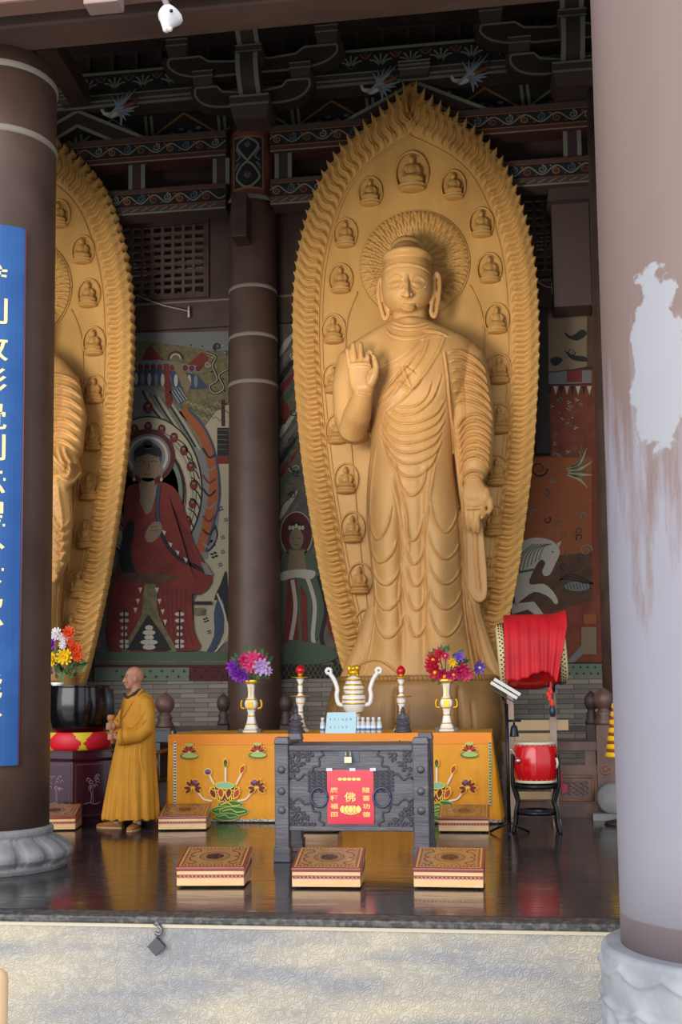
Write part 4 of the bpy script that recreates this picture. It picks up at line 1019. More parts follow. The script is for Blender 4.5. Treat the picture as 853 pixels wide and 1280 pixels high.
# ------------------------------------------------------------------ kneeling stools
def stool_parts(root, w=.50, d=.42, hf=.15, hb=.24):
    """front at local y=0, back at y=d"""
    f = .014
    def top(u, v, e=0): return V3(((u-.5)*w, v*d, hf+(hb-hf)*v+e))
    m = MB(); n = 2
    vs = [(-w/2, 0, f), (w/2, 0, f), (w/2, d, f), (-w/2, d, f), (-w/2, 0, hf-.02), (w/2, 0, hf-.02), (w/2, d, hb-.02), (-w/2, d, hb-.02)]
    m.add(vs, [(3, 2, 1, 0), (4, 5, 6, 7), (0, 1, 5, 4), (1, 2, 6, 5), (2, 3, 7, 6), (3, 0, 4, 7)])
    o = m.build('case', mat('stool_wood', '#f0c48e', .3, 0, '#e6b077', 5, 4, stretch=(.6, .6, 3), coat=.4), root, local=True); bevel(o, .006)
    m = MB(); q = .006
    vs = [(-w/2-q, -q, hf-.022), (w/2+q, -q, hf-.022), (w/2+q, d+q, hb-.022), (-w/2-q, d+q, hb-.022), (-w/2-q, -q, hf), (w/2+q, -q, hf), (w/2+q, d+q, hb), (-w/2-q, d+q, hb)]
    m.add(vs, [(3, 2, 1, 0), (4, 5, 6, 7), (0, 1, 5, 4), (1, 2, 6, 5), (2, 3, 7, 6), (3, 0, 4, 7)])
    o = m.build('top_board', mat('stool_top', '#8c3a33', .25, coat=.6), root, local=True); bevel(o, .006)
    dd = Dec(lambda a, b, L=0: top(a, b, .0008+.0008*L))
    dd.rect(.03, .03, .97, .97, 1, 1); dd.rect(.055, .06, .945, .94, 0, 2); dd.rect(.085, .1, .915, .9, 2, 3)
    for i in range(16):
        for v in (.08, .92): dd.disc((.09+.82*i/15, v), .012, .02, 1, 4, 6)
    for i in range(9):
        for u in (.07, .93): dd.disc((u, .14+.72*i/8), .008, .02, 1, 4, 6)
    for sx in (-1, 1):
        for sy in (-1, 1):
            P = cr([(.5+sx*.38, .5+sy*.30), (.5+sx*.30, .5+sy*.36), (.5+sx*.24, .5+sy*.26), (.5+sx*.33, .5+sy*.2), (.5+sx*.37, .5+sy*.06), (.5+sx*.30, .5)], 4); dd.rib(P, .022, 0, 4)
            P = cr([(.5+sx*.02, .5+sy*.36), (.5+sx*.12, .5+sy*.30), (.5+sx*.16, .5+sy*.37)], 4); dd.rib(P, .02, 3, 4)
    dd.ring((.5, .5), .22, .22, .018, 0, 4); dd.ring((.5, .5), .18, .17, .02, 3, 4)
    for i in range(10):
        a = i*PI/5; dd.disc((.5+.10*math.cos(a), .5+.10*math.sin(a)), .04, .05, 0 if i % 2 else 4, 5, 8)
    dd.disc((.5, .5), .06, .06, 4, 6, 10)
    dd.build('painted_top', [mat('st_maroon', '#7c2c31', .25, coat=.6), mat('st_gold', '#cf9d4c', .25, coat=.6), mat('st_tan', '#a97a48', .25, coat=.6), mat('st_olive', '#6d6a38', .25, coat=.6), mat('st_dark', '#33241f', .25, coat=.6)], root, local=True)
    # lace band round the case under the lid
    def side(fn, L_, h0, h1, nm):
        dd = Dec(fn); 
        n = int(L_/.03)
        for i in range(n):
            u = (i+.5)/n; dd.disc((u, .62), .3/n*1.2, .10, 0, 1, 7); dd.rib([(u-.35/n, .84), (u, .70), (u+.35/n, .84)], .05 if L_ < 0 else .012, 0, 2)
        dd.rect(0, .86, 1, .93, 0, 1)
        return dd
    def ff(a, b, L=0): return V3(((a-.5)*w, -.0012-.0006*L, f+(hf-.02-f)*b))
    def fr(a, b, L=0): return V3((w/2+.0012+.0006*L, a*d, f+(hf-.02+(hb-hf)*a-f)*b))
    def flf(a, b, L=0): return V3((-w/2-.0012-.0006*L, a*d, f+(hf-.02+(hb-hf)*a-f)*b))
    for fn in (ff, fr, flf):
        dd = Dec(fn); random.seed(5); n = 17 if fn is ff else 13
        dd.rect(0, .93, 1, 1.0, 0, 1)
        for i in range(n):
            u = (i+.5)/n; s = .5/n
            dd.disc((u, .60), s*.8, .085, 0, 1, 7); dd.rib([(u-s, .72), (u-s*.3, .48), (u+s*.4, .72), (u+s, .48)], .014, 0, 2); dd.rib([(u-s, .70), (u+s, .70)], .03, 0, 2)
        dd.build('lace_band', mat('st_lace', '#8f3a45', .4), root, local=True)
    for x in (-w/2+.05, w/2-.05):
        for y in (.05, d-.05):
            m = MB(); m.lathe([(.022, 0), (.025, f)], (x, y, 0), 12); m.build('foot', BLACKP, root, local=True)
spots = [(263, 1110, 5, 'front row kneeling stool furthest left, nearest the platform edge'), (408, 1111.5, 2, 'front row kneeling stool in the middle, before the iron-bound chest'), (561, 1112, -1, 'front row kneeling stool furthest right, alone on dark floor'),
         (228, 1038.5, 8, 'kneeling stool right of the monk against the altar cloth'), (580, 1041, 0, 'kneeling stool before the right end of the altar cloth'), (392, 1041, 2, 'kneeling stool mostly hidden behind the grey chest'), (64, 1039, 12, 'kneeling stool at left beside the stone column base')]
root0 = None
for px, py, rz, lb in spots:
    p = fl(px, py)
    if root0 is None:
        root0 = thing('kneeling_stool', lb, 'stool', p, 'lacquered kneeling stools', math.radians(rz)); stool_parts(root0); s0 = root0
    else: dup(s0, p, math.radians(rz), lb)
# ------------------------------------------------------------------ altar table under its cloth
YT = fl(420, 1029).y; tz = at(420, 917.5, YT).z; xl, xr = at(210, 1000, YT).x, at(617, 1000, YT).x; TD = 1.35
CLO = mat('altar_cloth', '#f0a214', .55, 0, '#e3930f', 2, 3, bump=.1, bs=8); CLO2 = mat('cloth_valance', '#f28c12', .5)
Tt = thing('altar_table', 'long altar table draped in orange cloth embroidered with lotuses', 'table', ((xl+xr)/2, YT+TD/2, 0))
m = MB(); m.bb((xl+.05, YT+.05, tz-.06), (xr-.05, YT+TD-.05, tz-.012)); 
for x in (xl+.12, xr-.12):
    for y in (YT+.15, YT+TD-.12): m.bb((x-.04, y-.04, 0), (x+.04, y+.04, tz-.06))
m.build('wooden_frame', BROWND, Tt)
m = MB(); N_ = 400; ring = []
def cloth_pt(s, z):     # s in 0..1 around front+sides
    L1, L2 = TD, xr-xl; tot = 2*L1+L2; q = s*tot; hang = (tz-z)/tz
    w_ = .012*math.sin(q*23)*hang+.006*math.sin(q*61+1)*hang; fl_ = .03*hang
    if q < L1: side = min(1, (q)/L1); return V3((xl-w_-fl_, YT+TD-q, z))
    if q < L1+L2: x = xl+(q-L1); return V3((x, YT-w_*.5-fl_*.2, z))
    q2 = q-L1-L2; big = .055*abs(math.sin(q2*9))*hang; return V3((xr+w_+fl_*2.0+big, YT+q2, z))
m.grid(lambda u, v: cloth_pt(u, tz-v*(tz-.03)), N_, 14); 
m.build('cloth_skirt', CLO, Tt, recalc=False)
m = MB(); m.grid(lambda u, v: V3((xl-.004+(xr-xl+.008)*u, YT-.006+(TD+.0)*v, tz+.002)), 8, 4); m.build('cloth_top', mat('cloth_top', '#e0a02a', .5), Tt)
m = MB(); m.grid(lambda u, v: cloth_pt(u, tz+.002-v*.115)+V3((0, -.008, 0)), N_, 3); m.build('valance', CLO2, Tt, recalc=False)
m = MB(); m.tube([cloth_pt(i/60, tz) for i in range(61)], .008, 6); m.build('top_piping', mat('cloth_top', '#e0a02a', .5), Tt)
m = MB(); m.grid(lambda u, v: cloth_pt(u, .045-.03*v)+V3((0, -.012, 0)), N_, 1); m.build('fringe', mat('fringe', '#d9d0c0', .7, 0, '#8e8478', 60, 1, .45, .55), Tt, recalc=False)
EY = YT-.026
d = Dec(lambda a, b, L=0: at(a, b, EY-.0012*L))
EM = [mat('em_maroon', '#7c1420', .6), mat('em_yellow', '#f5d33c', .5), mat('em_green', '#2f7a35', .6), mat('em_light', '#b8c66a', .6), mat('em_white', '#efe9da', .6), mat('em_red', '#c8372b', .6), mat('em_violet', '#7d5a9a', .6), mat('em_mint', '#8fc9a0', .6)]
def petal(c, ang, l, w, m0=0, L=2, edge=.5):
    a = math.radians(ang); ux, uy = math.cos(a), -math.sin(a); vx, vy = -uy, ux
    def pts(k, l_, w_): return [(c[0]+ux*x+vx*y, c[1]+uy*x+vy*y) for x, y in [(0, 0), (l_*.3, w_*.42), (l_*.62, w_*.5), (l_*.88, w_*.2), (l_, 0), (l_*.88, -w_*.2), (l_*.62, -w_*.5), (l_*.3, -w_*.42)]]
    o = pts(0, l, w); cxx = sum(p[0] for p in o)/8; cyy = sum(p[1] for p in o)/8
    d.poly(o, 1, L); d.poly([(cxx+(p[0]-cxx)*.74, cyy+(p[1]-cyy)*.74) for p in o], m0, L+1)
def leafpad(cx, cy, w, h):
    for k, (dx, dy, s) in enumerate(((.05, -.35, .75), (-.12, .0, .8), (.15, .05, .85), (-.05, .4, .7))):
        c_ = (cx+dx*w, cy+dy*h); d.disc(c_, w*s*.5, h*s*.34, 2, 3+k*2, 16); d.ring(c_, w*s*.5, h*s*.34, 1.1, 3, 4+k*2, 16)
        d.rib(cr([(c_[0]-w*s*.4, c_[1]), (c_[0]-w*s*.1, c_[1]-h*.12), (c_[0]+w*s*.1, c_[1]+h*.06), (c_[0]+w*s*.4, c_[1])], 4), 1.2, 3 if k % 2 else 1, 4+k*2)
def lotus(cx, cy, s, L=4, base=True):
    for a in (165, 15, 150, 30, 132, 48): petal((cx+(3 if a < 90 else -3)*s*.3, cy+4*s), a, 17*s, 7*s, 0, L); L += .6
    for a in (195, -15, 215, -35, 235, -55, 270, 250, 290): petal((cx, cy), a, 13*s, 7*s, 0, L); L += .6
    for x in (-9, -3, 3, 9): petal((cx+x*s, cy+9*s), 90+x*-3, 14*s, 7*s, 0 if x in (-9, 3) else 5, L); L += .6
    d.disc((cx, cy-6*s), 10*s, 3.6*s, 7, L+1, 16); d.ring((cx, cy-6*s), 10*s, 3.6*s, 1.0*s, 1, L+2, 16)
def sideflower(cx, cy, flip, s=1):
    for k, a in enumerate((-30, 0, 35, 70, 100, 135, 180, 215)): petal((cx, cy+3*s), a, 13*s, 5.5*s, 0, 4+k*.7)
    d.disc((cx-flip*3*s, cy-5*s), 3*s, 2.4*s, 6, 12, 10)
def motif(cx, cy):
    leafpad(cx+5, cy+24, 42, 20)
    for sx in (-1, 1):
        d.rib(cr([(cx+sx*16, cy+12), (cx+sx*26, cy+10), (cx+sx*33, cy+2), (cx+sx*36, cy-2)], 5), 2.0, 4, 3)
        sideflower(cx+sx*40, cy-7, sx)
    d.rib([(cx+1, cy-6), (cx+1, cy-30)], 2.2, 4, 3); petal((cx+1, cy-28), 90, 14, 7, 0, 4); d.disc((cx+1, cy-33), 2, 3, 2, 7, 8)
    d.rib([(cx-12, cy-6), (cx-19, cy-20)], 2.2, 4, 3); d.disc((cx-21, cy-24), 5.5, 5, 1, 4, 12); d.disc((cx-21, cy-24), 4.2, 3.6, 6, 5, 12); d.disc((cx-21, cy-22.5), 2.5, 1.6, 0, 6, 8)
    d.rib([(cx+13, cy-6), (cx+21, cy-22)], 2.2, 4, 3); petal((cx+19, cy-20), 68, 15, 7, 5, 4)
    lotus(cx, cy, 1.2)
def newd():
    global d
    d = Dec(lambda a, b, L=0: at(a, b, EY-.0012*L))
def done(nm): d.build(nm, EM, Tt)
newd(); motif(281, 989); done('lotus_embroidery'); newd(); motif(545, 989); done('lotus_embroidery')
def small_lotus(cx, cy):
    d.disc((cx, cy+8), 11.5, 4, 2, 2, 16); d.disc((cx+1, cy+7.6), 10.2, 3, 3, 3, 16); d.disc((cx, cy+5), 6, 2, 7, 4, 12)
    for k, a in enumerate((165, 140, 115, 90, 65, 40, 15)): petal((cx, cy+4), a, 11.5, 4.6, (0, 5)[k % 2], 5+k*.6)
    d.disc((cx, cy-6), 5.5, 2, 3, 12, 12)
for a, b in ((236.5, 937), (322, 936), (587, 935.5)): newd(); small_lotus(a, b); done('small_lotus_embroidery')
for a, b in ((390, 930), (425, 930), (461, 930), (500, 928), (360, 932)):
    newd()
    for k, q in enumerate((170, 130, 90, 50, 10)): petal((a, b+3), q, 8, 3.6, 0, 4+k*.6)
    done('small_lotus_embroidery')
for x in (218.8, 613):
    newd(); d.rib([(x, 927), (x, 1008)], 3.4, 4 if x < 300 else 3, 1)
    for k in range(22): d.rect(x-1.4, 928+k*3.7, x+1.4, 930+k*3.7, 6 if k % 2 else 2, 2)
    done('bead_strip')
# ------------------------------------------------------------------ flowers
LEAF = mat('leaf', '#3f6a34', .6, 0, '#2c4f28', 10, 2)
def blossom(parent, c, r, col, n1=9, face=(0, -1, .3), centre=None, seed=0):
    rnd = random.Random(seed); m = MB(); f = V3(face).normalized(); R = V3((0, 0, 1)).rotation_difference(f).to_matrix()
    for ring, (k, rr, tilt) in enumerate(((n1, 1.0, .25), (n1-1, .8, .65), (n1-3, .55, 1.05), (4, .3, 1.3))):
        for i in range(k):
            a = 2*PI*i/k+ring*.35+rnd.uniform(-.1, .1); L_ = r*rr; wd = r*.42*(1 if ring < 2 else .7); t = tilt+rnd.uniform(-.12, .12)
            dr = V3((math.cos(a)*math.cos(t), math.sin(a)*math.cos(t), math.sin(t))); sd = V3((-math.sin(a), math.cos(a), 0)); up = dr.cross(sd)*-1
            P = [V3((0, 0, 0)), dr*L_*.5+sd*wd*.5+up*.0, dr*L_+sd*wd*.3-up*r*.08, dr*L_*1.08-up*r*.1, dr*L_-sd*wd*.3-up*r*.08, dr*L_*.5-sd*wd*.5, dr*L_*.55-up*r*.06]
            P = [c+(R @ p) for p in P]; m.add(P, [(0, 1, 6), (1, 2, 3, 6), (6, 3, 4, 5), (0, 6, 5)], 0, True)
    if centre: m.ell(c+f*r*.35, r*.22, 10, 6, 1)
    m.ell(c, r*.35, 8, 6, 0)
    return m.build('blossom', [col]+([centre] if centre else []), parent, recalc=False)
def leaves(parent, pts, seed=1, s=.05):
    rnd = random.Random(seed); m = MB()
    for c, dr in pts:
        dr = V3(dr).normalized(); sd = dr.cross(V3((0, 1, .2))).normalized()*s*.4; n = dr.cross(sd).normalized()
        m.add([c, c+dr*s*.5+sd+n*.008, c+dr*s*1.3, c+dr*s*.5-sd+n*.008, c+dr*s*.6-n*.006], [(0, 1, 4), (1, 2, 4), (2, 3, 4), (3, 0, 4)], 0, True)
    m.build('leaves', LEAF, parent, recalc=False)
def vase(px, yb, ytop, label, bl, group):
    Yv = YT+.55; c = at(px, yb, Yv); c.z = tz+.003; zt_ = at(px, ytop, Yv).z; h = zt_-c.z
    t = thing('flower_vase', label, 'vase', c, group)
    def sq(a, z, k): return (1/max(abs(math.cos(a)), abs(math.sin(a))))**.55*.86
    P = [(.115, 0), (.12, .03), (.10, .05), (.085, .10), (.062, .18), (.048, .30), (.045, .38), (.06, .45), (.082, .50), (.085, .56), (.07, .63), (.045, .67), (.04, .75), (.048, .86), (.07, .95), (.092, 1.0)]
    m = MB(); m.lathe([(r*1.02, z*h) for r, z in P], c, 32, rf=sq); m.build('body', WHITE, t)
    for z0, z1, r in ((.93, 1.0, .095), (.60, .65, .075), (.44, .47, .068), (.30, .33, .052), (.04, .06, .112), (.14, .17, .078)): m = MB(); m.lathe([(r*.9, z0*h), (r*1.08, (z0+z1)/2*h), (r*.98, z1*h)], c, 32, rf=sq, caps=False); m.build('gilt_ring', GOLDM, t)
    m = MB(); m.box(c+V3((0, -.068, h*.53)), (.06, .03, .05*1.4)); m.box(c+V3((0, -.045, h*.78)), (.012, .02, h*.2)); m.build('gilt_plaque', GOLDM, t)
    for s in (-1, 1):
        m = MB(); m.tube(cr([c+V3((s*.07, 0, h*.46)), c+V3((s*.115, 0, h*.47)), c+V3((s*.12, 0, h*.56)), c+V3((s*.105, 0, h*.62))], 4), .013, 8); m.build('handle', GOLDM, t)
    for s in (-1, 1):
        m = MB(); m.box(c+V3((s*.105, -.03, .02)), (.05, .12, .05)); m.build('foot', mat('vase_foot', '#57504c', .4), t)
    k = 0
    for (bx, by, r, col, cen) in bl:
        b = at(bx, by, Yv-.04-.05*((k*37) % 5)/5); blossom(t, b, r*1.18*mpp(Yv), col, centre=cen, seed=k, face=((bx-px)*.02, -1, (zt_ and (ytop-25-by)*.03))); k += 1
    pts = []
    rnd = random.Random(px)
    for i in range(34):
        a = rnd.uniform(0, 2*PI); q = rnd.uniform(.5, 1); cc = V3((c.x+.20*q*math.cos(a), Yv+rnd.uniform(-.08, .1), zt_+.17+.17*q*math.sin(a))); pts.append((cc, (math.cos(a), rnd.uniform(-.4, .2), math.sin(a)+.3)))
    leaves(t, pts, px, .07)
    m = MB()
    for (bx, by, r, col, cen) in bl: m.tube([V3((c.x, Yv, zt_-.05)), at(bx, by, Yv)+V3((0, .03, -.02))], .006, 5)
    m.build('stems', LEAF, t)
    return t
PUR = mat('fl_purple', '#8a35b5', .6); MAG = mat('fl_magenta', '#c81f6b', .6); PNK = mat('fl_pink', '#e0487e', .6); LIL = mat('fl_lilac', '#c8a8dd', .6); REDF = mat('fl_red', '#c01030', .6); YEL = mat('fl_yellow', '#f2c818', .6); ORF = mat('fl_orange', '#e2501e', .6); WHF = mat('fl_white', '#e6dfe2', .6); VIO = mat('fl_violet', '#7a55c8', .6)
vase(314.5, 908, 850, 'gilt white vase with purple and pink flowers on altar left', [(293, 834, 9.5, PUR, None), (303, 843, 10.5, PUR, None), (296, 843, 8, PUR, None), (307, 826, 8.5, MAG, None), (317, 823, 9, PNK, None), (326, 826, 8, MAG, None), (313, 832, 8, PNK, None), (327, 833, 10, LIL, None), (334, 838, 6, LIL, None)], 'flower vases on the altar')
vase(559, 907, 849, 'gilt white vase with red and magenta flowers on altar right', [(543, 825, 9, REDF, YEL), (545, 839, 9.5, REDF, YEL), (539, 832, 7, REDF, None), (556, 844, 9, MAG, YEL), (567, 842, 7.5, MAG, YEL), (577, 838, 10, MAG, None), (583, 843, 7.5, PNK, None), (574, 821, 6, VIO, None), (598, 834, 8, VIO, WHF), (557, 820, 5, MAG, YEL), (566, 828, 5, YEL, None), (549, 817, 6, REDF, None)], 'flower vases on the altar')
# ------------------------------------------------------------------ candlesticks, burner, figurines, bottles, card
def candlestick(px, label, ybulb=839, yb=906):
    Yv = YT+.6; c = at(px, yb, Yv); c.z = tz+.003; h = at(px, ybulb, Yv).z-c.z; t = thing('candlestick', label, 'candlestick', c, 'red tipped candlesticks')
    m = MB(); m.lathe([(.10, 0), (.10, .02*h), (.07, .06*h), (.045, .14*h), (.03, .3*h), (.028, .38*h), (.05, .44*h), (.055, .50*h), (.05, .54*h), (.025, .58*h), (.03, .68*h), (.024, .74*h), (.045, .80*h), (.03, .84*h)], c, 24); m.build('stem', WHITE, t)
    for z, r in ((.545, .115), (.83, .095)): m = MB(); m.lathe([(.03, z*h-.012), (r, z*h-.004), (r+.004, z*h+.006), (.03, z*h+.002)], c, 28); m.build('drip_plate', GOLDM, t)
    for z, r in ((.07, .085), (.30, .036), (.44, .052), (.60, .03), (.72, .03), (.20, .05)): m = MB(); m.lathe([(r*.8, z*h-.01), (r*1.1, z*h), (r*.8, z*h+.01)], c, 20, caps=False); m.build('gilt_ring', GOLDM, t)
    m = MB(); m.lathe([(.02, .84*h), (.03, .87*h), (.035, .885*h)], c, 16); m.build('candle_cup', GOLDM, t)
    m = MB(); m.ell(c+V3((0, 0, h*.945)), (.052, .052, .060), 20, 14, fn=lambda p: V3((p.x*(1-.25*p.z/.06*(p.z > 0)), p.y*(1-.25*p.z/.06*(p.z > 0)), p.z))); m.build('red_bulb', RED, t)
candlestick(376, 'candlestick with red bulb left of the white incense burner', 833, 907); candlestick(502.5, 'candlestick with red bulb right of the white incense burner', 834, 906)
def burner():
    Yv = YT+.62; c = at(443, 905, Yv); c.z = tz+.003; h = at(443, 835, Yv).z-c.z; t = thing('incense_burner', 'white and gold incense burner with tall curling handles', 'burner', c)
    m = MB(); e = lambda a, z, k: 1.0
    m.lathe([(.10, 0), (.11, .03*h), (.09, .10*h), (.07, .26*h), (.115, .34*h), (.135, .44*h), (.135, .56*h), (.105, .60*h), (.12, .64*h), (.12, .70*h), (.09, .78*h), (.10, .80*h), (.06, .86*h), (.02, .88*h)], c, 32); m.build('body', WHITE, t)
    for z, r in ((.30, .10), (.44, .14), (.50, .14), (.58, .13), (.66, .125), (.73, .118), (.81, .105), (.10, .1), (.18, .085)): m = MB(); m.lathe([(r*.93, z*h-.012), (r*1.03, z*h), (r*.93, z*h+.012)], c, 32, caps=False); m.build('gilt_band', GOLDM, t)
    m = MB(); q = c+V3((0, 0, .88*h)); m.ell(q+V3((0, 0, .035)), (.07, .05, .045)); m.ell(q+V3((.045, -.02, .085)), (.04, .04, .04)); m.ell(q+V3((-.05, 0, .08)), (.03, .02, .04)); m.ell(q+V3((.0, 0, .08)), (.035, .03, .035))
    for a in (-.05, .05): m.tube([q+V3((a, -.03, .03)), q+V3((a, -.04, -.02))], .018)
    m.build('gilt_lion', GOLDM, t)
    for s in (-1, 1):
        m = MB(); P = cr([(s*.12, .42*h), (s*.18, .44*h), (s*.20, .58*h), (s*.19, .66*h), (s*.215, .78*h), (s*.245, .86*h), (s*.285, .93*h)], 5)
        m.tube([c+V3((a, 0, b)) for a, b in P], .026, 10)
        m.tube([c+V3((s*.29+.03*math.cos(i*PI/6), 0, .955*h+.03*math.sin(i*PI/6))) for i in range(13)], .018, 8); m.build('handle', WHITE, t)
burner()
FIG = mat('figurine', '#4a4650', .45)
def figurine(px, label):
    Yv = YT+.3; c = at(px, 908, Yv); c.z = tz+.003; t = MB()
    t.lathe([(.10, 0), (.10, .02), (.08, .04), (.085, .06), (.06, .075)], c, 24, rf=lambda a, z, k: 1.0); t.ell(c+V3((0, 0, .10)), (.085, .055, .035)); t.ell(c+V3((0, 0, .16)), (.045, .035, .07)); t.ell(c+V3((0, -.005, .24)), (.025, .026, .032)); t.ell(c+V3((0, 0, .272)), .014)
    for s in (-1, 1): t.tube([c+V3((s*.035, 0, .20)), c+V3((s*.06, -.02, .15)), c+V3((0, -.05, .12))], .016)
    me = voxelize(t, .006, 1); o = link_mesh(me, 'seated_figurine', FIG, None, c); tag(o, label, 'figurine', 'small dark seated figurines'); return o
figurine(370.5, 'small dark seated figurine in front of the left candlestick'); figurine(504, 'small dark seated figurine below the right candlestick')
def bottle(px, first=None):
    Yv = YT+.12; c = at(px, 912, Yv); c.z = tz+.003
    if first: return dup(first, c)
    t = thing('medicine_bottle', 'leftmost small clear bottle, alone left of the blue card', 'bottle', c, 'small clear bottles on the altar')
    m = MB(); m.lathe([(.026, 0), (.028, .006), (.028, .115), (.014, .135), (.014, .15)], c, 20); m.build('body', mat('bottle_glass', '#c9ccd2', .15), t)
    m = MB(); m.lathe([(.0285, .02), (.0288, .02), (.0288, .085), (.0285, .085)], c, 20, caps=False); m.build('label', mat('bottle_label', '#e8ecf2', .4), t)
    m = MB(); m.lathe([(.0289, .03), (.0291, .03), (.0291, .055), (.0289, .055)], c, 20, caps=False); m.build('label_stripe', mat('bottle_blue', '#4f86c0', .4), t)
    m = MB(); m.lathe([(.017, .142), (.018, .146), (.018, .172), (.014, .176)], c, 16); m.build('cap', mat('bottle_cap', '#dcdcdc', .35), t); return t
b0 = bottle(403.5)
for px in (447.5, 454, 460.5, 467, 474.5):
    b = bottle(px, b0); b['label'] = {447.5: 'small clear bottle touching the blue card, first of five', 454: 'second small clear bottle right of the blue card', 460.5: 'middle of the five small bottles right of the card', 467: 'fourth small clear bottle right of the blue card', 474.5: 'rightmost small clear bottle on the altar'}[px]
p0 = at(406.5, 914, YT+.06); p1 = at(445, 914, YT+.06); hh = at(430, 890.5, YT+.06).z-tz
t = thing('notice_card', 'pale blue handwritten card leaning on the altar edge', 'card', ((p0.x+p1.x)/2, YT+.06, tz+.003))
m = MB(); m.add([(p0.x, YT+.06, tz+.003), (p1.x, YT+.06, tz+.003), (p1.x, YT+.10, tz+hh), (p0.x+.02, YT+.10, tz+hh), (p0.x, YT+.066, tz+.003), (p1.x, YT+.066, tz+.003), (p1.x, YT+.106, tz+hh), (p0.x+.02, YT+.106, tz+hh)], [(0, 1, 2, 3), (7, 6, 5, 4), (0, 4, 5, 1), (1, 5, 6, 2), (2, 6, 7, 3), (3, 7, 4, 0)]); m.build('sheet', mat('card_blue', '#b5dbe8', .5), t)
d = Dec(lambda a, b, L=0: V3((p0.x+(p1.x-p0.x)*a, YT+.06+.04*b-.002, tz+hh*b))); random.seed(9)
for row, n in ((.68, 6), (.3, 5)):
    for i in range(n):
        x = .18+.13*i; 
        for k in range(3): d.rib([(x+random.uniform(-.03, .03), row+random.uniform(-.07, .07)), (x+random.uniform(-.03, .03), row+random.uniform(-.07, .07))], .012, 0, 1)
d.build('handwriting', mat('ink', '#3a5a66', .6), t)
# stand board under things on table (dark tray edge)
# ------------------------------------------------------------------ donation chest
IR = mat('chest_iron', '#5d5b63', .42, .15, '#4b4950', 4, 5, .4, .65, bump=.2, bs=22, stretch=(.4, 1, 2.5)); IRD = mat('chest_ornament', '#454349', .5, .1, bump=.2, bs=60)
YX = fl(352, 1078).y; dz = .62
ct = thing('donation_chest', 'grey iron-look donation chest with red poster and ring handles', 'chest', (at(441, 1000, YX).x, YX+dz/2, 0))
def chest_post(pa, pb, y, px0, px1, ptop, nm='post'):
    a = at(px0, 1000, y).x; b = at(px1, 1000, y).x; z = at(px0, ptop, y).z; m = MB(); m.bb((a, y, 0), (b, y+.12, z-.05)); m.box(((a+b)/2, y+.06, z-.02), (b-a+.015, .135, .06), taper=.8); m.bb((a-.012, y-.01, 0), (b+.012, y+.13, .12)); o = m.build(nm, IR, ct); bevel(o, .008); return a, b
aL = chest_post(0, 0, YX, 343.5, 361, 923); aR = chest_post(0, 0, YX, 517, 536.5, 923)
zb_ = at(440, 1038, YX).z; zt_ = at(440, 936, YX).z
for (a, b) in (aL, aR):
    m = MB(); m.bb((a, YX+dz, 0), (b, YX+dz+.12, at(365, 918, YX+dz).z-.05)); m.box(((a+b)/2, YX+dz+.06, at(365, 918, YX+dz).z-.02), (b-a+.015, .135, .06), taper=.8); m.bb((a-.012, YX+dz-.01, 0), (b+.012, YX+dz+.13, .12)); o = m.build('post', IR, ct); bevel(o, .008)
m = MB(); m.bb((aL[1], YX+.035, zb_), (aR[0], YX+.07, zt_)); m.bb((aL[1], YX+dz+.06, zb_), (aR[0], YX+dz+.09, zt_)); m.bb((aL[1]-.05, YX+.1, zb_), (aL[1]-.02, YX+dz+.05, zt_)); m.bb((aR[0]+.02, YX+.1, zb_), (aR[0]+.05, YX+dz+.05, zt_)); m.bb((aL[1], YX+.07, zb_), (aR[0], YX+dz+.06, zb_+.03)); m.build('box_panels', IR, ct)
m = MB(); m.bb((aL[1], YX+.01, zt_-.02), (aR[0], YX+dz+.1, zt_+.03)); m.bb((aL[1], YX+.015, zb_-.01), (aR[0], YX+.08, zb_+.03)); o = m.build('lid', IR, ct); bevel(o, .008)
for k in range(2):
    for (a, b) in (aL, aR):
        m = MB(); m.bar(((a+b)/2, YX+.06, at(350, 932, YX).z), ((a+b)/2, YX+dz+.06, at(350, 932, YX).z), .08, .05); o = m.build('side_rail', IR, ct) if k == 0 else None
for (a, b) in (aL, aR):
    for py in (962, 989, 1013):
        c = at(440, py, YX); m = MB(); m.ell(((a+b)/2, YX-.002, c.z), (.034, .022, .034), 16, 10); m.build('rivet', IR, ct)
# corner clouds
random.seed(4); m = MB(); W_ = aR[0]-aL[1]; yf = YX+.033
def swirl(cx, cz, r, s, ph):
    P = [V3((cx+r*(1-k/16)*math.cos(ph+s*k*.42), yf-.004, cz+r*(1-k/16)*math.sin(ph+s*k*.42))) for k in range(14)]; m.tube(P, .009, 6)
for sx in (0, 1):
    for sz in (0, 1):
        m = MB()
        for i in range(9):
            for j in range(9):
                if (i+.5)+(j+.5)*1.05 < 5.9 and random.random() < .95:
                    u = .03+.042*i; v = .03+.042*j; x = aL[1]+u if not sx else aR[0]-u; z = zb_+.02+v if not sz else zt_-.02-v; swirl(x, z, .023, random.choice((-1, 1)), random.uniform(0, 6))
        for q in (0, 1):
            P = []
            for k in range(13):
                t_ = k/12*PI/2; rr = .235+.018*math.sin(k*2.1); u = rr*math.cos(t_)*1.2; v = rr*math.sin(t_)
                P.append(V3((aL[1]+u if not sx else aR[0]-u, yf-.004, zb_+.02+v if not sz else zt_-.02-v)))
            if q == 0: m.tube(P, .010, 6)
        m.build('corner_ornament', IRD, ct)
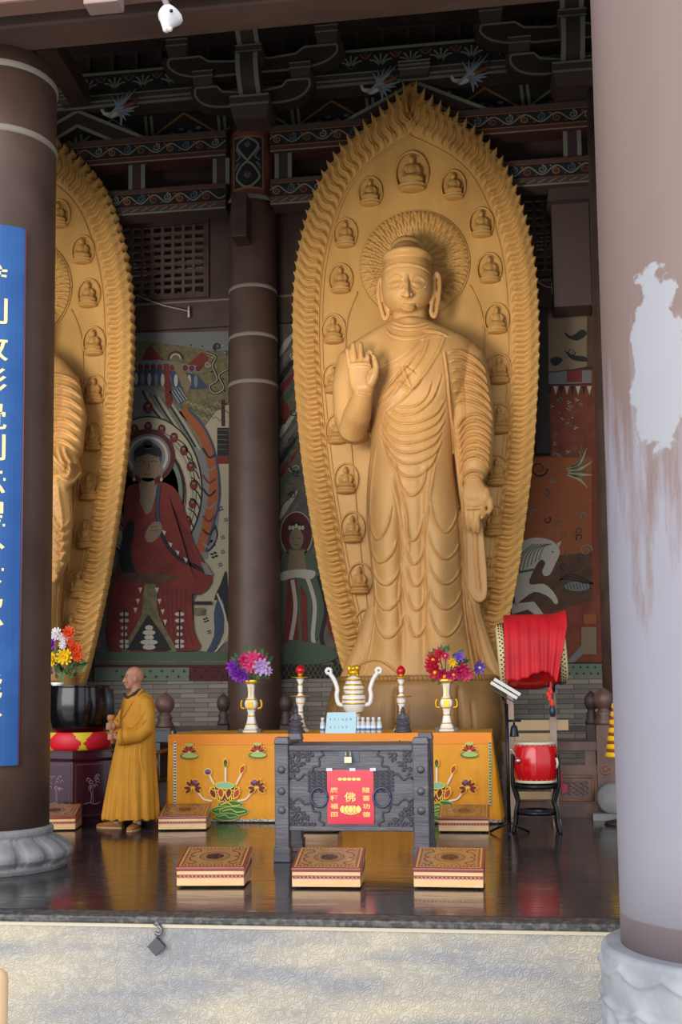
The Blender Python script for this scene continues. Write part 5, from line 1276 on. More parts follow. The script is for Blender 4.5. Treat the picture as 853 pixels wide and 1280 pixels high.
for px in (399, 477.5):
    c = at(px, 978, YX); m = MB()
    for i in range(6):
        for j in range(4): 
            P = [V3((c.x-.075+.05*j+.022*math.cos(k*.9), yf-.008, c.z-.07+.03*i+.013*math.sin(k*.9))) for k in range(6)]; m.tube(P, .007, 5)
    m.bb((c.x-.09, yf-.006, c.z-.085), (c.x+.09, yf, c.z+.09)); m.build('handle_plate', IRD, ct)
    c = at(px, 997, YX); m = MB(); m.tube([V3((c.x+.072*math.cos(k*PI/14), yf-.02, c.z+.08*math.sin(k*PI/14))) for k in range(29)], .0095, 8); m.build('ring_handle', mat('ring_iron', '#44506a', .3, .5), ct)
c = at(436, 945, YX); m = MB(); m.bb((c.x-.085, yf-.006, c.z-.05), (c.x+.085, yf+.0, c.z+.07)); m.build('hasp_plate', mat('hasp', '#4a525e', .35, .4), ct)
m = MB(); m.box(c+V3((.0, -.03, -.03)), (.06, .03, .05)); m.tube([c+V3((-.02, -.03, -.01)), c+V3((-.02, -.03, .04)), c+V3((.02, -.03, .04)), c+V3((.02, -.03, -.01))], .008, 6); o = m.build('padlock', mat('brass_pad', '#c8b79a', .3, .5), ct)
# poster
PY_ = yf-.012
pa = at(409, 962.5, PY_); pb = at(467, 962.5, PY_); pc_ = at(409, 1030, PY_)
t = thing('red_poster', 'glossy red poster with gold characters taped on the chest front', 'poster', ((pa.x+pb.x)/2, PY_, pc_.z))
W2, H2 = pb.x-pa.x, pa.z-pc_.z
m = MB(); m.bb((pa.x, PY_-.002, pc_.z), (pb.x, PY_+.001, pa.z)); m.build('sheet', mat('poster_red', '#d81d3c', .22, coat=.5), t)
d = Dec(lambda a, b, L=0: V3((pa.x+W2*a, PY_-.003-.0008*L, pc_.z+H2*b)))
GY = mat('poster_gold', '#f6d873', .3)
for col, x in (('廣種福田', .15), ('隨喜功德', .84)):
    for i, ch in enumerate(col):
        d2 = Dec(d.fn); write(d2, ch, x, .63-.15*i, .17, .10, 0, 1); d2.build('character', [GY], t)
d2 = Dec(d.fn); write(d2, '佛', .49, .50, .25, .19, 0, 1); d2.build('character', [GY], t)
d.disc((.5, .26), .21, .085, 0, 1, 28)
for i, x in enumerate((.33, .42, .58, .67, .5)):
    P = cr([(x, .20), (x-.065, .27), (x, .35), (x+.065, .27)], 4, True); d.poly(P, 0, 2+i*.5); d.rib(P, .008, 1, 2.2+i*.5, True)
for i in range(5): d.disc((.28+.10*i, .83), .05, .03, 0, 1, 7)
d.build('lotus_print', [GY, mat('poster_darkred', '#a01428', .3)], t)
for u in (.05, .55, .99): 
    m = MB(); m.box((pa.x+W2*u, PY_-.003, pa.z+.004), (.05, .003, .025)); m.build('tape', mat('tape', '#cfd3dc', .2), t)
# ------------------------------------------------------------------ padlock hook on the platform front
c = at(197, 1175, YE-.03); t = thing('wall_hook', 'iron hook with hanging diamond weight on the carved platform face', 'hook', c)
m = MB(); m.tube(cr([at(197, 1153, YE), at(198, 1157, YE-.03), at(202, 1162, YE-.035), at(200, 1168, YE-.035), at(194, 1166, YE-.035)], 5), .012, 8); m.ell(at(197, 1154, YE-.01), (.03, .02, .02)); m.build('hook', mat('hook_iron', '#77757a', .3, .7), t)
c = at(196, 1183, YE-.03); m = MB(); m.box(c, (.085, .035, .085), rot=Matrix.Rotation(PI/4, 3, 'Y') @ Matrix.Rotation(0, 3, 'Z')); m.tube([c+V3((0, 0, .05)), at(199, 1167, YE-.035)], .008, 6); o = m.build('weight', mat('weight_iron', '#55545a', .4, .5), t); bevel(o, .006)
# pale rounded post at the lower left corner
p = at(-4, 1250, 3.4); m = MB(); ztp = at(0, 1212, 3.4).z; m.lathe([(.034, -1.3), (.034, ztp-.03), (.030, ztp-.012), (.018, ztp), (.0, ztp+.004)], (p.x, 3.4, 0), 32); o = m.build('rounded_post', mat('post_peach', '#d9b48c', .5)); tag(o, 'blurred pale peach rounded post tip at the lower left corner', 'post')
# ------------------------------------------------------------------ wall murals
MM = [mat('mu_taupe', '#5f574f', .9, 0, '#4d4741', 5, 5), mat('mu_cream', '#908873', .9), mat('mu_grey', '#666768', .9), mat('mu_black', '#201f24', .9), mat('mu_red', '#6a2824', .9, 0, '#5b221e', 5, 4), mat('mu_dred', '#491f22', .9),
      mat('mu_olive', '#656043', .9, 0, '#514d37', 12, 4), mat('mu_green', '#435142', .9), mat('mu_skin', '#71604d', .9), mat('mu_blue', '#323e52', .9), mat('mu_terra', '#6e3727', .9, 0, '#5c2c20', 5, 4), mat('mu_brown', '#4f3729', .9, 0, '#3f2b20', 5, 4), mat('mu_sage', '#5f6b5c', .9), mat('mu_white', '#9f998e', .9), mat('mu_orange', '#7f4628', .9)]
TA, CR_, GR, BK, RD, DR, OL, GN, SK, BU, TE, BR_, SG, WT_, OR_ = range(15)
YMU = YW-.02
def mural(name, label):
    t = thing(name, label, 'mural', at(220, 830, YMU)); return t
def curl(d, x, y, r, m, L, s=1, ph=0, w=1.6, turns=1.4):
    P = [(x+r*(1-k/18)*math.cos(ph+s*k*turns*2*PI/14), y+r*(1-k/18)*math.sin(ph+s*k*turns*2*PI/14)) for k in range(15)]; d.rib(P, [w*(1-k/20) for k in range(15)], m, L)
def smallfig(d, x, y, s, L, col=RD):
    d.disc((x, y), 5*s, 6.5*s, DR, L); d.disc((x, y+2.5*s), 3.8*s, 3.6*s, col, L+1, 12); d.disc((x, y-2.4*s), 2*s, 2.4*s, SK, L+2, 10); d.disc((x, y-4*s), 1.7*s, 1.2*s, BK, L+3, 8)
d = Dec(pxf(YMU, .0022)); rnd = random.Random(11)
d.rect(100, 416, 286, 852, TA, 0)
d.poly([(100, 418), (286, 414), (286, 438), (240, 440), (200, 430), (100, 432)], GR, 1)
d.poly([(150, 428), (185, 426), (225, 432), (262, 438), (286, 446), (286, 505), (270, 520), (258, 545), (240, 530), (225, 500), (150, 470)], OL, 2)
d.poly([(287, 505), (287, 800), (262, 815), (240, 812), (244, 750), (262, 720), (252, 690), (262, 620), (262, 560), (255, 535), (270, 515)], CR_, 3)
for i in range(60): d.disc((rnd.uniform(160, 284), rnd.uniform(430, 520)), rnd.uniform(.8, 2), rnd.uniform(.6, 1.3), rnd.choice((BK, GR, CR_)), 4, 6)
for i in range(26): d.rib(cr([(rnd.uniform(230, 284), 0), (0, 0)], 1) if 0 else [(lambda x, y: (x, y))(*q) for q in [(232+i*2, 505+(i*7) % 25), (236+i*2, 502+(i*7) % 25), (240+i*2, 506+(i*7) % 25)]], .8, BK if i % 2 else CR_, 5)
# canopy
d.poly([(176, 452), (187, 430), (206, 452)], RD, 5); d.poly([(236, 455), (252, 440), (262, 448), (252, 462)], RD, 5)
d.ring((220, 449), 9, 9, 2.2, DR, 6, 20, PI, 2*PI); d.ring((220, 449), 6, 6, 1.8, WT_, 7, 20, PI, 2*PI)
d.poly([(150, 452), (200, 450), (250, 458), (252, 466), (200, 460), (150, 462)], GR, 6)
for i in range(13): x = 152+8*i; y = 457+(i-5)**2*.03+i*.15; d.disc((x, y+1), 3.2, 3.6, DR, 7, 10); d.disc((x, y+.5), 1.8, 2, RD, 8, 8)
d.poly([(150, 463), (200, 462), (246, 468), (262, 486), (240, 487), (200, 482), (150, 482)], BU, 6)
for i in range(12): x = 154+8.3*i; d.disc((x, 473+i*.35), 2.4, 8, GR if i % 2 else WT_, 8, 10)
d.poly([(205, 455), (212, 455), (216, 505), (210, 512), (207, 500)], RD, 9); d.poly([(216, 455), (224, 452), (240, 480), (234, 492), (226, 478)], SK, 9)
d.poly([(212, 490), (224, 483), (234, 497), (226, 506)], BU, 9)
for i in range(4): d.rib([(215+3*i, 489-1.5*i), (225+3*i, 504-1.5*i)], .8, WT_, 10)
# dragon curl
d.rib(cr([(258, 441), (270, 447), (266, 458), (272, 475), (262, 483), (268, 492), (280, 486), (274, 470), (285, 462)], 6), 3.0, BK, 10); d.rib(cr([(258, 441), (270, 447), (266, 458), (272, 475), (262, 483), (268, 492), (280, 486), (274, 470), (285, 462)], 6), 1.2, CR_, 11)
curl(d, 272, 434, 5, BK, 10, 1, 2, 2.4); curl(d, 260, 456, 4, CR_, 10)
# tassel
d.rib([(279, 500), (279.5, 533)], 4, BK, 10); 
for i in range(6): d.disc((279, 502+i*5.5), 2, 2, DR, 11, 8)
d.rect(272, 535, 286, 570, BK, 10); d.rect(272, 570, 286, 580, RD, 11)
for i in range(5): d.rib([(272, 538+6*i), (286, 538+6*i)], .7, OL, 12)
# grey drapery halo side
d.poly(cr([(150, 490), (185, 482), (205, 492), (225, 510), (246, 530), (262, 560), (272, 600), (274, 650), (262, 690), (250, 700), (150, 700)], 4), GR, 5)
for k in range(9): d.rib(cr([(178+k*5, 488+k*2), (190+k*6, 510+k*3), (212+k*5.5, 535+k*4)], 5), [2.2-.0*i for i in range(11)], (BK, CR_, OL)[k % 3], 6)
d.rib(cr([(228, 512), (246, 532), (262, 565), (268, 610), (258, 660), (250, 690)], 6), 12, OR_, 6); d.rib(cr([(236, 512), (256, 535), (270, 570), (275, 620), (266, 660), (258, 690)], 6), 3, BU, 7)
for k in range(8): d.rib(cr([(254, 560+k*17), (262, 572+k*16), (270, 568+k*15)], 4), 2.4, (BK, GR, RD)[k % 3], 8)
# body halo
hx, hy = 186, 612
d.disc((hx, hy), 68, 92, BK, 8, 40); d.disc((hx, hy), 66, 90, CR_, 9, 40)
for k, (rx, mcol, w_) in enumerate(((61, BK, 2), (57, SG, 3), (52, WT_, 2.5), (48, DR, 3))): d.ring((hx, hy+6), rx*.98, rx*1.33, w_*.5, mcol, 10, 40)
d.disc((hx, hy+4), 46, 62, BK, 11, 36); 
for rx, mcol in ((43, SG), (38, CR_), (34, BU)): d.disc((hx, hy+4), rx, rx*1.38, mcol, 12, 36)
for i in range(12):
    a = -PI/2+(i-4)*.30; smallfig(d, hx+57*math.cos(a), hy+78*math.sin(a), 1.0, 14)
for i in range(12):
    a = -.75+i*.16; x, y = hx+62*math.cos(a), hy+82*math.sin(a); d.rib(cr([(x-8, y-6), (x, y), (x+4, y+9)], 4), 1.5, BK, 14)
smallfig(d, 186, 510, 1.2, 14)
# head halo, head
for r_, mcol, L in ((34, DR, 16), (28, GR, 17), (25, WT_, 18), (22, GR, 19), (18, BU, 20)): d.disc((186, 571), r_, r_, mcol, L, 36)
d.disc((186, 556), 6, 5, BK, 21, 16); d.disc((186, 567), 17.5, 10, BK, 21, 24); d.disc((186, 582), 15.5, 21, SK, 22, 30); d.poly([(171, 568), (179, 562), (193, 562), (201, 568), (198, 572), (186, 568), (174, 572)], BK, 23)
for s in (-1, 1): d.rib(cr([(186+s*4, 578), (186+s*8, 576.5), (186+s*12, 578)], 3), .9, BK, 23); d.rib(cr([(186+s*4, 574), (186+s*8, 572), (186+s*13, 574)], 3), .7, DR, 23); d.disc((186+s*17, 590), 2, 8, SK, 22, 10); d.disc((186+s*17, 600), 1.8, 2.6, WT_, 23, 8)
d.rib([(187, 577), (188.5, 587), (185, 588)], .9, DR, 23); d.rib([(182, 593), (186, 594.5), (190, 593)], 1.5, RD, 23)
d.poly([(179, 598), (193, 598), (198, 612), (190, 632), (180, 630), (174, 612)], SK, 22)
# robe
rb = cr([(160, 612), (176, 604), (186, 612), (198, 603), (216, 608), (226, 622), (236, 650), (243, 678), (255, 700), (266, 720), (262, 735), (250, 744), (241, 745), (244, 790), (250, 812), (200, 814), (140, 814), (140, 740), (152, 700), (156, 640)], 3, True)
d.poly(rb, RD, 24)
d.poly([(178, 604), (194, 604), (197, 618), (190, 640), (184, 644), (176, 628)], SK, 25)
d.rib(cr([(176, 604), (181, 628), (190, 634), (197, 606)], 4), 2.4, GR, 26); d.rib(cr([(201, 606), (198, 640), (205, 672), (222, 696), (244, 708), (264, 718)], 5), 5, BK, 26); d.rib(cr([(201, 606), (198, 640), (203, 660)], 5), 3, BU, 27)
for x, y in ((206, 668), (214, 683), (223, 693), (233, 702)): d.poly([(x-2.5, y-5), (x+3, y-3), (x+1, y+2)], WT_, 28)
d.poly([(252, 703), (260, 706), (268, 720), (258, 718)], GR, 28)
d.poly(cr([(170, 655), (165, 690), (172, 722), (160, 724), (150, 700), (160, 655)], 3, True), BK, 26)
for k in range(14): d.rib(cr([(212+k*1.6, 620+k*5), (225+k*1.4, 650+k*5.4), (238+k*1.2, 668+k*4.6)], 4), .9, DR, 26)
for k in range(10): d.rib(cr([(180+k*6, 735), (184+k*5.5, 770), (176+k*7.4, 808)], 4), 1.0, DR, 26)
for k in range(6): d.rib(cr([(175+k*3, 655), (178+k*4, 690), (184+k*7, 712)], 4), .8, DR, 26)
d.poly(cr([(183, 668), (192, 654), (202, 654), (204, 664), (196, 676), (186, 678)], 3, True), SK, 29); d.rib([(190, 660), (199, 658)], .7, DR, 30); d.rib([(189, 664), (200, 663)], .7, DR, 30)
d.poly([(140, 717), (196, 716), (225, 720), (222, 725), (190, 731), (140, 724)], BR_, 29)
d.poly(cr([(182, 732), (196, 732), (200, 770), (222, 812), (212, 814), (190, 775), (184, 775), (164, 814), (154, 812), (178, 770)], 3, True), OL, 28)
d.poly([(187, 768), (206, 795), (216, 813), (160, 813), (172, 792)], BK, 29)
for i, (y, w_) in enumerate(((785, 5), (791, 8), (797, 6), (803, 11), (809, 8))): d.disc((188, y), w_, 3.4, WT_, 30, 12)
for sx, x0 in ((1, 226), (-1, 157)):
    for y in (768, 776, 785, 793, 802, 808): d.disc((x0, y), 4 if y % 2 else 6, 2.6, WT_, 30, 10)
    d.rib([(x0, 762), (x0, 812)], 2, BK, 31)
for x, y in ((177, 738), (174, 752), (171, 763), (198, 738), (201, 752), (205, 765), (208, 778)): d.poly([(x-2.5, y-3), (x+2.5, y-3), (x, y+4)], WT_, 30)
# ornaments on the cream ground
for x, y, r_ in ((276, 636, 4), (283, 650, 3), (264, 680, 6), (268, 694, 5), (279, 690, 3), (276, 706, 3), (258, 775, 4), (272, 788, 3), (262, 790, 3), (279, 672, 3)):
    for q in range(4): d.disc((x+r_*.6*math.cos(q*PI/2+.4), y+r_*.6*math.sin(q*PI/2+.4)), r_*.5, r_*.3, BK if x < 270 else BU, 5, 7)
d.rib(cr([(268, 655), (272, 668), (266, 684), (258, 690)], 5), 2.2, BK, 6); d.poly(cr([(268, 750), (276, 730), (284, 715), (286, 780), (278, 750)], 3, True), BK, 6); d.poly(cr([(268, 765), (276, 745), (280, 790), (262, 822), (256, 820), (268, 795)], 3, True), BU, 8); d.rib(cr([(272, 742), (282, 770), (284, 795), (262, 823)], 5), 2, WT_, 9)
d.rect(243, 752, 266, 756, BK, 30); d.rect(244, 760, 257, 769, OL, 30)
d.rect(120, 815, 286, 831, GN, 32); d.rib([(120, 827), (286, 827)], 2, OL, 33); d.rib([(120, 832.5), (286, 832.5)], 3, DR, 34)
d.rect(120, 834.5, 238, 851, SG, 33); d.rect(238, 834.5, 286, 851, DR, 33)
for i in range(10):
    for y in (839, 846): x = 148+14*i+(7 if y > 840 else 0); c_ = BK; d.rib([(x-2, y), (x+2, y)], 1, c_, 34); d.rib([(x, y-2), (x, y+2)], 1, c_, 34)
t = mural('wall_painting', 'mural of a seated red-robed figure between the statues left of the column'); d.build('painting', MM, t)
# strip right of the column
d = Dec(pxf(YMU, .0022)); d.rect(350, 405, 470, 852, TA, 0); rnd = random.Random(5)
for k in range(16):
    y = 425+k*17; d.rib(cr([(350, y+20), (358, y+4), (366, y-6), (372, y-16)], 5), [1.5, 3, 5, 6, 7, 7, 7, 6, 5, 5, 4, 4, 3, 2, 2, 1][:16], (WT_, GR, BK, RD, GN, OL)[k % 6], 2+k % 3)
for k in range(10): curl(d, rnd.uniform(354, 372), rnd.uniform(430, 640), 5, rnd.choice((BK, GR, WT_)), 6, 1, k)
d.poly(cr([(352, 500), (362, 510), (360, 525), (352, 530)], 3, True), RD, 6); d.ring((371, 575), 10, 16, 2.5, GN, 6); d.ring((371, 575), 8, 13, 1.5, OL, 7)
d.disc((371, 670), 22, 32, GN, 8, 30); d.disc((371, 668), 20, 28, DR, 9, 30); d.ring((371, 668), 20, 28, 1.5, CR_, 10); d.disc((371, 674), 9, 13, SK, 12, 20); d.disc((371, 660), 10, 8, BK, 11, 16)
for i in range(5): d.disc((363+4*i, 660-(2 if i == 2 else 0)), 2, 3, WT_, 13, 8)
d.rib([(366, 673), (369, 672.5)], .8, BK, 14); d.rib([(373, 672.5), (376, 673)], .8, BK, 14); d.rib([(369, 681), (373, 681)], 1.2, RD, 14)
d.poly(cr([(356, 692), (366, 685), (376, 685), (392, 694), (402, 715), (406, 745), (404, 775), (396, 800), (352, 800), (352, 705)], 3, True), GN, 10)
d.poly([(362, 688), (380, 688), (384, 712), (360, 714)], SK, 11); d.poly(cr([(352, 716), (372, 712), (394, 714), (390, 724), (370, 722), (352, 726)], 3, True), WT_, 12)
d.poly([(360, 724), (372, 724), (374, 800), (362, 800), (354, 812)], RD, 12); d.poly([(376, 730), (384, 745), (386, 806), (378, 804)], RD, 12); d.rib(cr([(366, 725), (370, 760), (364, 800)], 5), 5, WT_, 13); d.rib(cr([(384, 720), (394, 755), (392, 800), (404, 820)], 6), 5, WT_, 13)
d.rib(cr([(398, 720), (408, 760), (402, 800), (420, 830)], 6), 4, BK, 13); d.rib(cr([(404, 740), (414, 790), (430, 815)], 6), 4, RD, 12)
d.poly(cr([(352, 806), (380, 802), (410, 808), (424, 820), (400, 830), (352, 828)], 3, True), GN, 14); d.rect(350, 831, 470, 852, BK, 15)
for i in range(18): d.rib([(350+i*6, 831), (362+i*6, 852)], .8, OL, 16); d.rib([(362+i*6, 831), (350+i*6, 852)], .8, OL, 16)
t = mural('wall_painting', 'narrow mural strip with small crowned standing figure right of the column'); d.build('painting', MM, t)
# right-hand mural
d = Dec(pxf(YMU, .0022)); d.rect(640, 388, 800, 850, TE, 0); d.poly([(640, 388), (800, 388), (800, 570), (684, 570), (684, 388)], TE, 1)
d.poly([(684, 388), (800, 384), (800, 462), (684, 470)], mat and BR_, 2); d.poly([(686, 392), (734, 390), (734, 458), (686, 468)], SK, 3)
for pts in ([(706, 415), (715, 420), (728, 412), (734, 418), (722, 426), (710, 422)], [(706, 438), (716, 444), (732, 446), (734, 452), (716, 450)], [(688, 450), (696, 446), (704, 450), (694, 458)]): d.poly(cr(pts, 3, True), BK, 4)
curl(d, 715, 440, 5, BK, 5); d.rect(684, 463, 740, 480, GR, 4); d.rect(709, 462, 728, 478, RD, 5); d.rib([(684, 466), (740, 460)], 1.2, BK, 6); d.rib([(684, 482), (740, 480)], 2, DR, 6)
for i in range(8): d.poly([(685+7*i, 483), (691+7*i, 483), (688+7*i, 494)], WT_ if i % 2 else BK, 7)
rnd = random.Random(8)
for i in range(26): 
    x, y = rnd.uniform(688, 734), rnd.uniform(498, 572)
    for q in range(3): d.disc((x+1.6*math.cos(q*2.1), y+1.6*math.sin(q*2.1)), 1.4, .9, rnd.choice((GR, GN, CR_)), 5, 6)
d.poly([(640, 572), (740, 572), (740, 690), (640, 700)], OR_, 3); d.poly([(640, 700), (740, 690), (740, 760), (640, 800)], BR_, 3); d.poly([(640, 780), (740, 750), (740, 828), (640, 828)], TE, 4)
curl(d, 674, 586, 11, BK, 5, 1, 0, 2.6); curl(d, 691, 600, 4, GR, 5)
for k in range(8): a = -.9+k*.22; d.rib(cr([(704+6*math.cos(a), 590+6*math.sin(a)), (720+6*math.cos(a), 590+16*math.sin(a)), (704+38*math.cos(a), 586+40*math.sin(a))], 5), [1, 1.6, 2.2, 3, 3.2, 3.2, 3, 2.4, 1.6, 1, .5], CR_ if k % 2 else OL, 5)
for x, y, m_ in ((683, 617, BU), (684, 650, BK), (700, 655, GN), (706, 670, GN), (725, 664, BU), (725, 672, BK), (705, 708, BK), (668, 640, GR), (731, 645, GR), (712, 690, OL)): curl(d, x, y, 5, m_, 6, 1, x, 2.0, 1)
curl(d, 733, 688, 8, GR, 6, -1, 0, 2); 
for i in range(3): d.rib(cr([(700, 725), (712, 718+i*3), (728, 722+i*3), (742, 730)], 5), 1.4, BK, 6)
d.disc((722, 733), 16, 6, GR, 6, 20); 
for i in range(8): d.rib([(708+i*4, 729), (711+i*4, 737)], .8, BK, 7)
# white horse
d.poly(cr([(644, 690), (656, 676), (672, 672), (690, 676), (698, 684), (700, 692), (694, 706), (688, 718), (681, 720), (678, 714), (682, 704), (676, 700), (668, 712), (662, 730), (680, 730), (692, 740), (698, 752), (694, 755), (686, 746), (668, 740), (650, 752), (644, 752)], 3, True), WT_, 8)
for k in range(7): d.rib(cr([(690-k*4, 680), (680-k*5, 684+k*2), (674-k*5, 700+k*3)], 4), .9, BK, 9)
d.disc((691, 690), 1.2, 1, BK, 9, 8); d.poly([(696, 680), (702, 676), (699, 685)], WT_, 9); d.poly([(640, 755), (668, 752), (680, 768), (674, 772), (660, 762), (640, 768)], WT_, 8); d.rib([(646, 716), (668, 712)], 3, GN, 9)
d.poly([(706, 830), (742, 790), (742, 806), (716, 830)], GR, 9); d.rect(730, 768, 746, 780, OR_, 10); d.rect(727, 784, 746, 818, SK, 10)
d.rect(640, 829, 800, 848, SG, 12); d.rib([(640, 829), (800, 829)], 1.6, BK, 13)
for i in range(12):
    for y in (834, 842): x = 690+9*i+(4 if y > 840 else 0); d.rib([(x-1.5, y), (x+1.5, y)], 1, BK, 14); d.rib([(x, y-1.5), (x, y+1.5)], 1, BK, 14)
t = mural('wall_painting', 'reddish mural with white horse right of the main statue'); d.build('painting', MM, t)
# ------------------------------------------------------------------ carved wooden balustrade
BAL = mat('balustrade_wood', '#6f5249', .45, 0, '#543f39', 5, 4, stretch=(1, 1, .5)); BALL = mat('balustrade_light', '#8a5f46', .5)
def newel(parent, x, y, ztop, w, mt, nm='newel_post', h0=0):
    m = MB(); h = ztop; r = w*.62
    m.bb((x-w/2, y-w/2, h0), (x+w/2, y+w/2, h-.42)); 
    m.lathe([(w*.52, h-.42), (w*.60, h-.40), (w*.50, h-.36), (w*.42, h-.33), (w*.50, h-.30), (w*.40, h-.27), (w*.30, h-.245), (r*.7, h-.225), (r*.97, h-.17), (r, h-.13), (r*.85, h-.075), (r*.5, h-.035), (r*.18, h-.015), (0, h)], (x, y, 0), 28)
    return m.build(nm, mt, parent)
YBL = 12.95
def bal_section(name, label, xa, xb, y, newel_at):
    t = thing(name, label, 'balustrade', ((xa+xb)/2, y, 0), 'carved wooden balustrade')
    zt_ = at(757, 859, y).z; newel(t, newel_at, y, zt_, .19, BAL)
    m = MB(); z = lambda p: at(720, p, y).z
    m.bb((xa, y-.05, z(938)), (xb, y+.05, z(927))); m.bb((xa, y-.045, z(968)), (xb, y+.045, z(956))); m.bb((xa, y-.06, 0), (xb, y+.06, z(1004))); 
    m.build('rail', BAL, t)
    n = max(1, int((xb-xa)/.5))
    for i in range(n+1): m = MB(); xx = xa+.07+(xb-xa-.14)*i/n; m.box((xx, y, (z(938)+z(956))/2), (.12, .06, z(938)-z(956))); m.build('baluster', BAL, t)
    for i in range(n):
        a = xa+(xb-xa)*i/n+.05; b = xa+(xb-xa)*(i+1)/n-.05
        m = MB(); m.bb((a-.05, y-.03, z(1004)), (b+.05, y+.03, z(968))); o = m.build('carved_panel', BAL, t)
        m2 = MB(); za, zb3 = z(1000)+.0, z(971); 
        for (p, q) in (((a, za), (b, za)), ((b, za), (b, zb3)), ((b, zb3), (a, zb3)), ((a, zb3), (a, za))): m2.tube([(p[0], y-.034, p[1]), (q[0], y-.034, q[1])], .014, 6)
        m2.build('panel_frame', BALL, o)
        m3 = MB()
        for k in range(12): 
            cx_ = a+.06+(b-a-.12)*((k % 4)+.5)/4; cz_ = za+.05+(zb3-za-.1)*((k//4)+.5)/3; m3.tube([(cx_+.04*(1-j/10)*math.cos(j*.8), y-.034, cz_+.032*(1-j/10)*math.sin(j*.8)) for j in range(8)], .007, 5)
        m3.build('carving', BAL, o)
    return t
xN = at(757, 950, YBL).x
tb = bal_section('balustrade', 'reddish brown carved balustrade with big newel beside the grey pillar', at(628, 950, YBL).x, xN-.095, YBL, xN)
for py, r in ((962, .05), (985, .035)):
    c = at(757, py, YBL-.1); m = MB(); m.tube([c+V3((r*math.cos(k*PI/8), 0, r*math.sin(k*PI/8))) for k in range(17)], .01, 6); m.ell(c, (.022, .012, .022)); m.build('rosette', BALL, tb)
xN2 = at(206, 950, YBL).x
bal_section('balustrade', 'dark carved balustrade with ball newel behind the monk', at(120, 950, YBL).x, xN2-.095, YBL, xN2)
for px, py, Y, lb in ((279.5, 866, 14.3, 'slim dark finial post at the left side of the middle column'), (358, 866, 14.3, 'slim dark finial post at the right side of the middle column'), (740, 863, 14.3, 'slim black finial post left of the big newel at right')):
    x = at(px, 900, Y).x; z = at(px, py, Y).z; t = thing('finial_post', lb, 'post', (x, Y, 0), 'dark finial posts behind the altar'); newel(t, x, Y, z, .14, mat('finial_dark', '#40332f', .5), 'post')
m = MB(); z = at(300, 907, 14.3).z; xa, xb = at(210, 900, 14.3).x, at(279, 900, 14.3).x
m.bb((xa, 14.26, z-.07), (xb-.07, 14.34, z+.0)); m.bb((xa, 14.26, .3), (xb-.07, 14.34, .4)); m.bb((xa, 14.24, 0), (xa+.1, 14.36, z)); o = m.build('dark_rail', mat('finial_dark', '#40332f', .5)); tag(o, 'dark low rail left of the slim finial post behind the altar', 'rail')
xa, xb = at(640, 900, 14.3).x, at(740, 900, 14.3).x; m = MB()
m.bb((xa, 14.26, z-.11), (xb-.07, 14.34, z-.03)); m.bb((xa, 14.26, z-.35), (xb-.07, 14.34, z-.2)); m.bb((xa, 14.24, 0), (xa+.1, 14.36, z-.03)); o = m.build('dark_rail', mat('finial_dark', '#40332f', .5)); tag(o, 'dark rail right side behind the red drums', 'rail')
# stone drum at foot of newel, yellow tassel
c = fl(761, 1018); c.y = YBL-.28; m = MB(); R = Matrix.Rotation(PI/2, 3, 'X'); m.lathe([(.0, -.06), (.15, -.06), (.17, -.03), (.17, .03), (.15, .06), (0, .06)], (at(766, 1000, YBL-.28).x, YBL-.28, .23), 32, rot=R); m.bb((at(766, 1000, YBL-.28).x-.22, YBL-.38, 0), (at(766, 1000, YBL-.28).x+.2, YBL-.18, .07)); o = m.build('drum_stone', STONE); tag(o, 'round grey drum stone at the foot of the newel by the pillar', 'stone')
x = at(771, 900, 12.2).x; z0, z1 = at(770, 947, 12.2).z, at(770, 876, 12.2).z; t = thing('yellow_lantern', 'tiered yellow hanging ornament half hidden behind the grey pillar', 'ornament', (x, 12.2, 0)); m = MB(); m2 = MB()
for i in range(7): za = z0+(z1-z0)*i/7; r_ = .135-.014*i; m.lathe([(r_*.8, za), (r_, za+.015), (r_*.86, za+(z1-z0)/7*.7)], (x, 12.2, 0), 24, rf=lambda a, z, k: 1+.04*math.sin(12*a)); m2.lathe([(r_*.84, za+(z1-z0)/7*.7), (r_*.8, za+(z1-z0)/7)], (x, 12.2, 0), 20)
m.build('tier', mat('tier_yellow', '#e0b91c', .5), t); m2.build('red_ring', mat('tier_red', '#9c3424', .5), t); m = MB(); m.tube([(x, 12.2, 0), (x, 12.2, z1+.05)], .03, 10); m.lathe([(.16, 0), (.15, .03), (.03, .06)], (x, 12.2, 0), 20); m.build('pole', DARK, t)
# ------------------------------------------------------------------ bowl on cushion on hexagonal cabinet
YH = 12.3; cx = at(99, 950, YH).x; s_ = mpp(YH)
PURP = mat('purple_lacquer', '#3a1426', .22, 0, '#2f1020', 2, 3, coat=.5)
zc1 = at(100, 938, YH-.3).z; Rh = .45
t = thing('hexagonal_cabinet', 'dark purple lacquered hexagonal cabinet with tree drawings under the black bowl', 'cabinet', (cx, YH, 0))
def hexp(R, z, off=math.radians(12)): return [V3((cx+R*math.sin(off+k*PI/3), YH-R*math.cos(off+k*PI/3), z)) for k in range(6)]
m = MB(); m.loft([hexp(Rh*.97, .06), hexp(Rh*.97, zc1-.12)], sm=False); m.build('body', PURP, t)
m = MB(); m.loft([hexp(Rh, zc1-.12), hexp(Rh*1.04, zc1-.10), hexp(Rh*1.0, zc1-.085), hexp(Rh, zc1-.015), hexp(Rh*1.05, zc1-.01), hexp(Rh*1.05, zc1)], sm=False); m.build('top', PURP, t)
m = MB(); m.loft([hexp(Rh*1.03, 0), hexp(Rh*1.03, .05), hexp(Rh*.98, .07)], sm=False); m.build('plinth', PURP, t)
H0 = hexp(Rh*.97, 0)
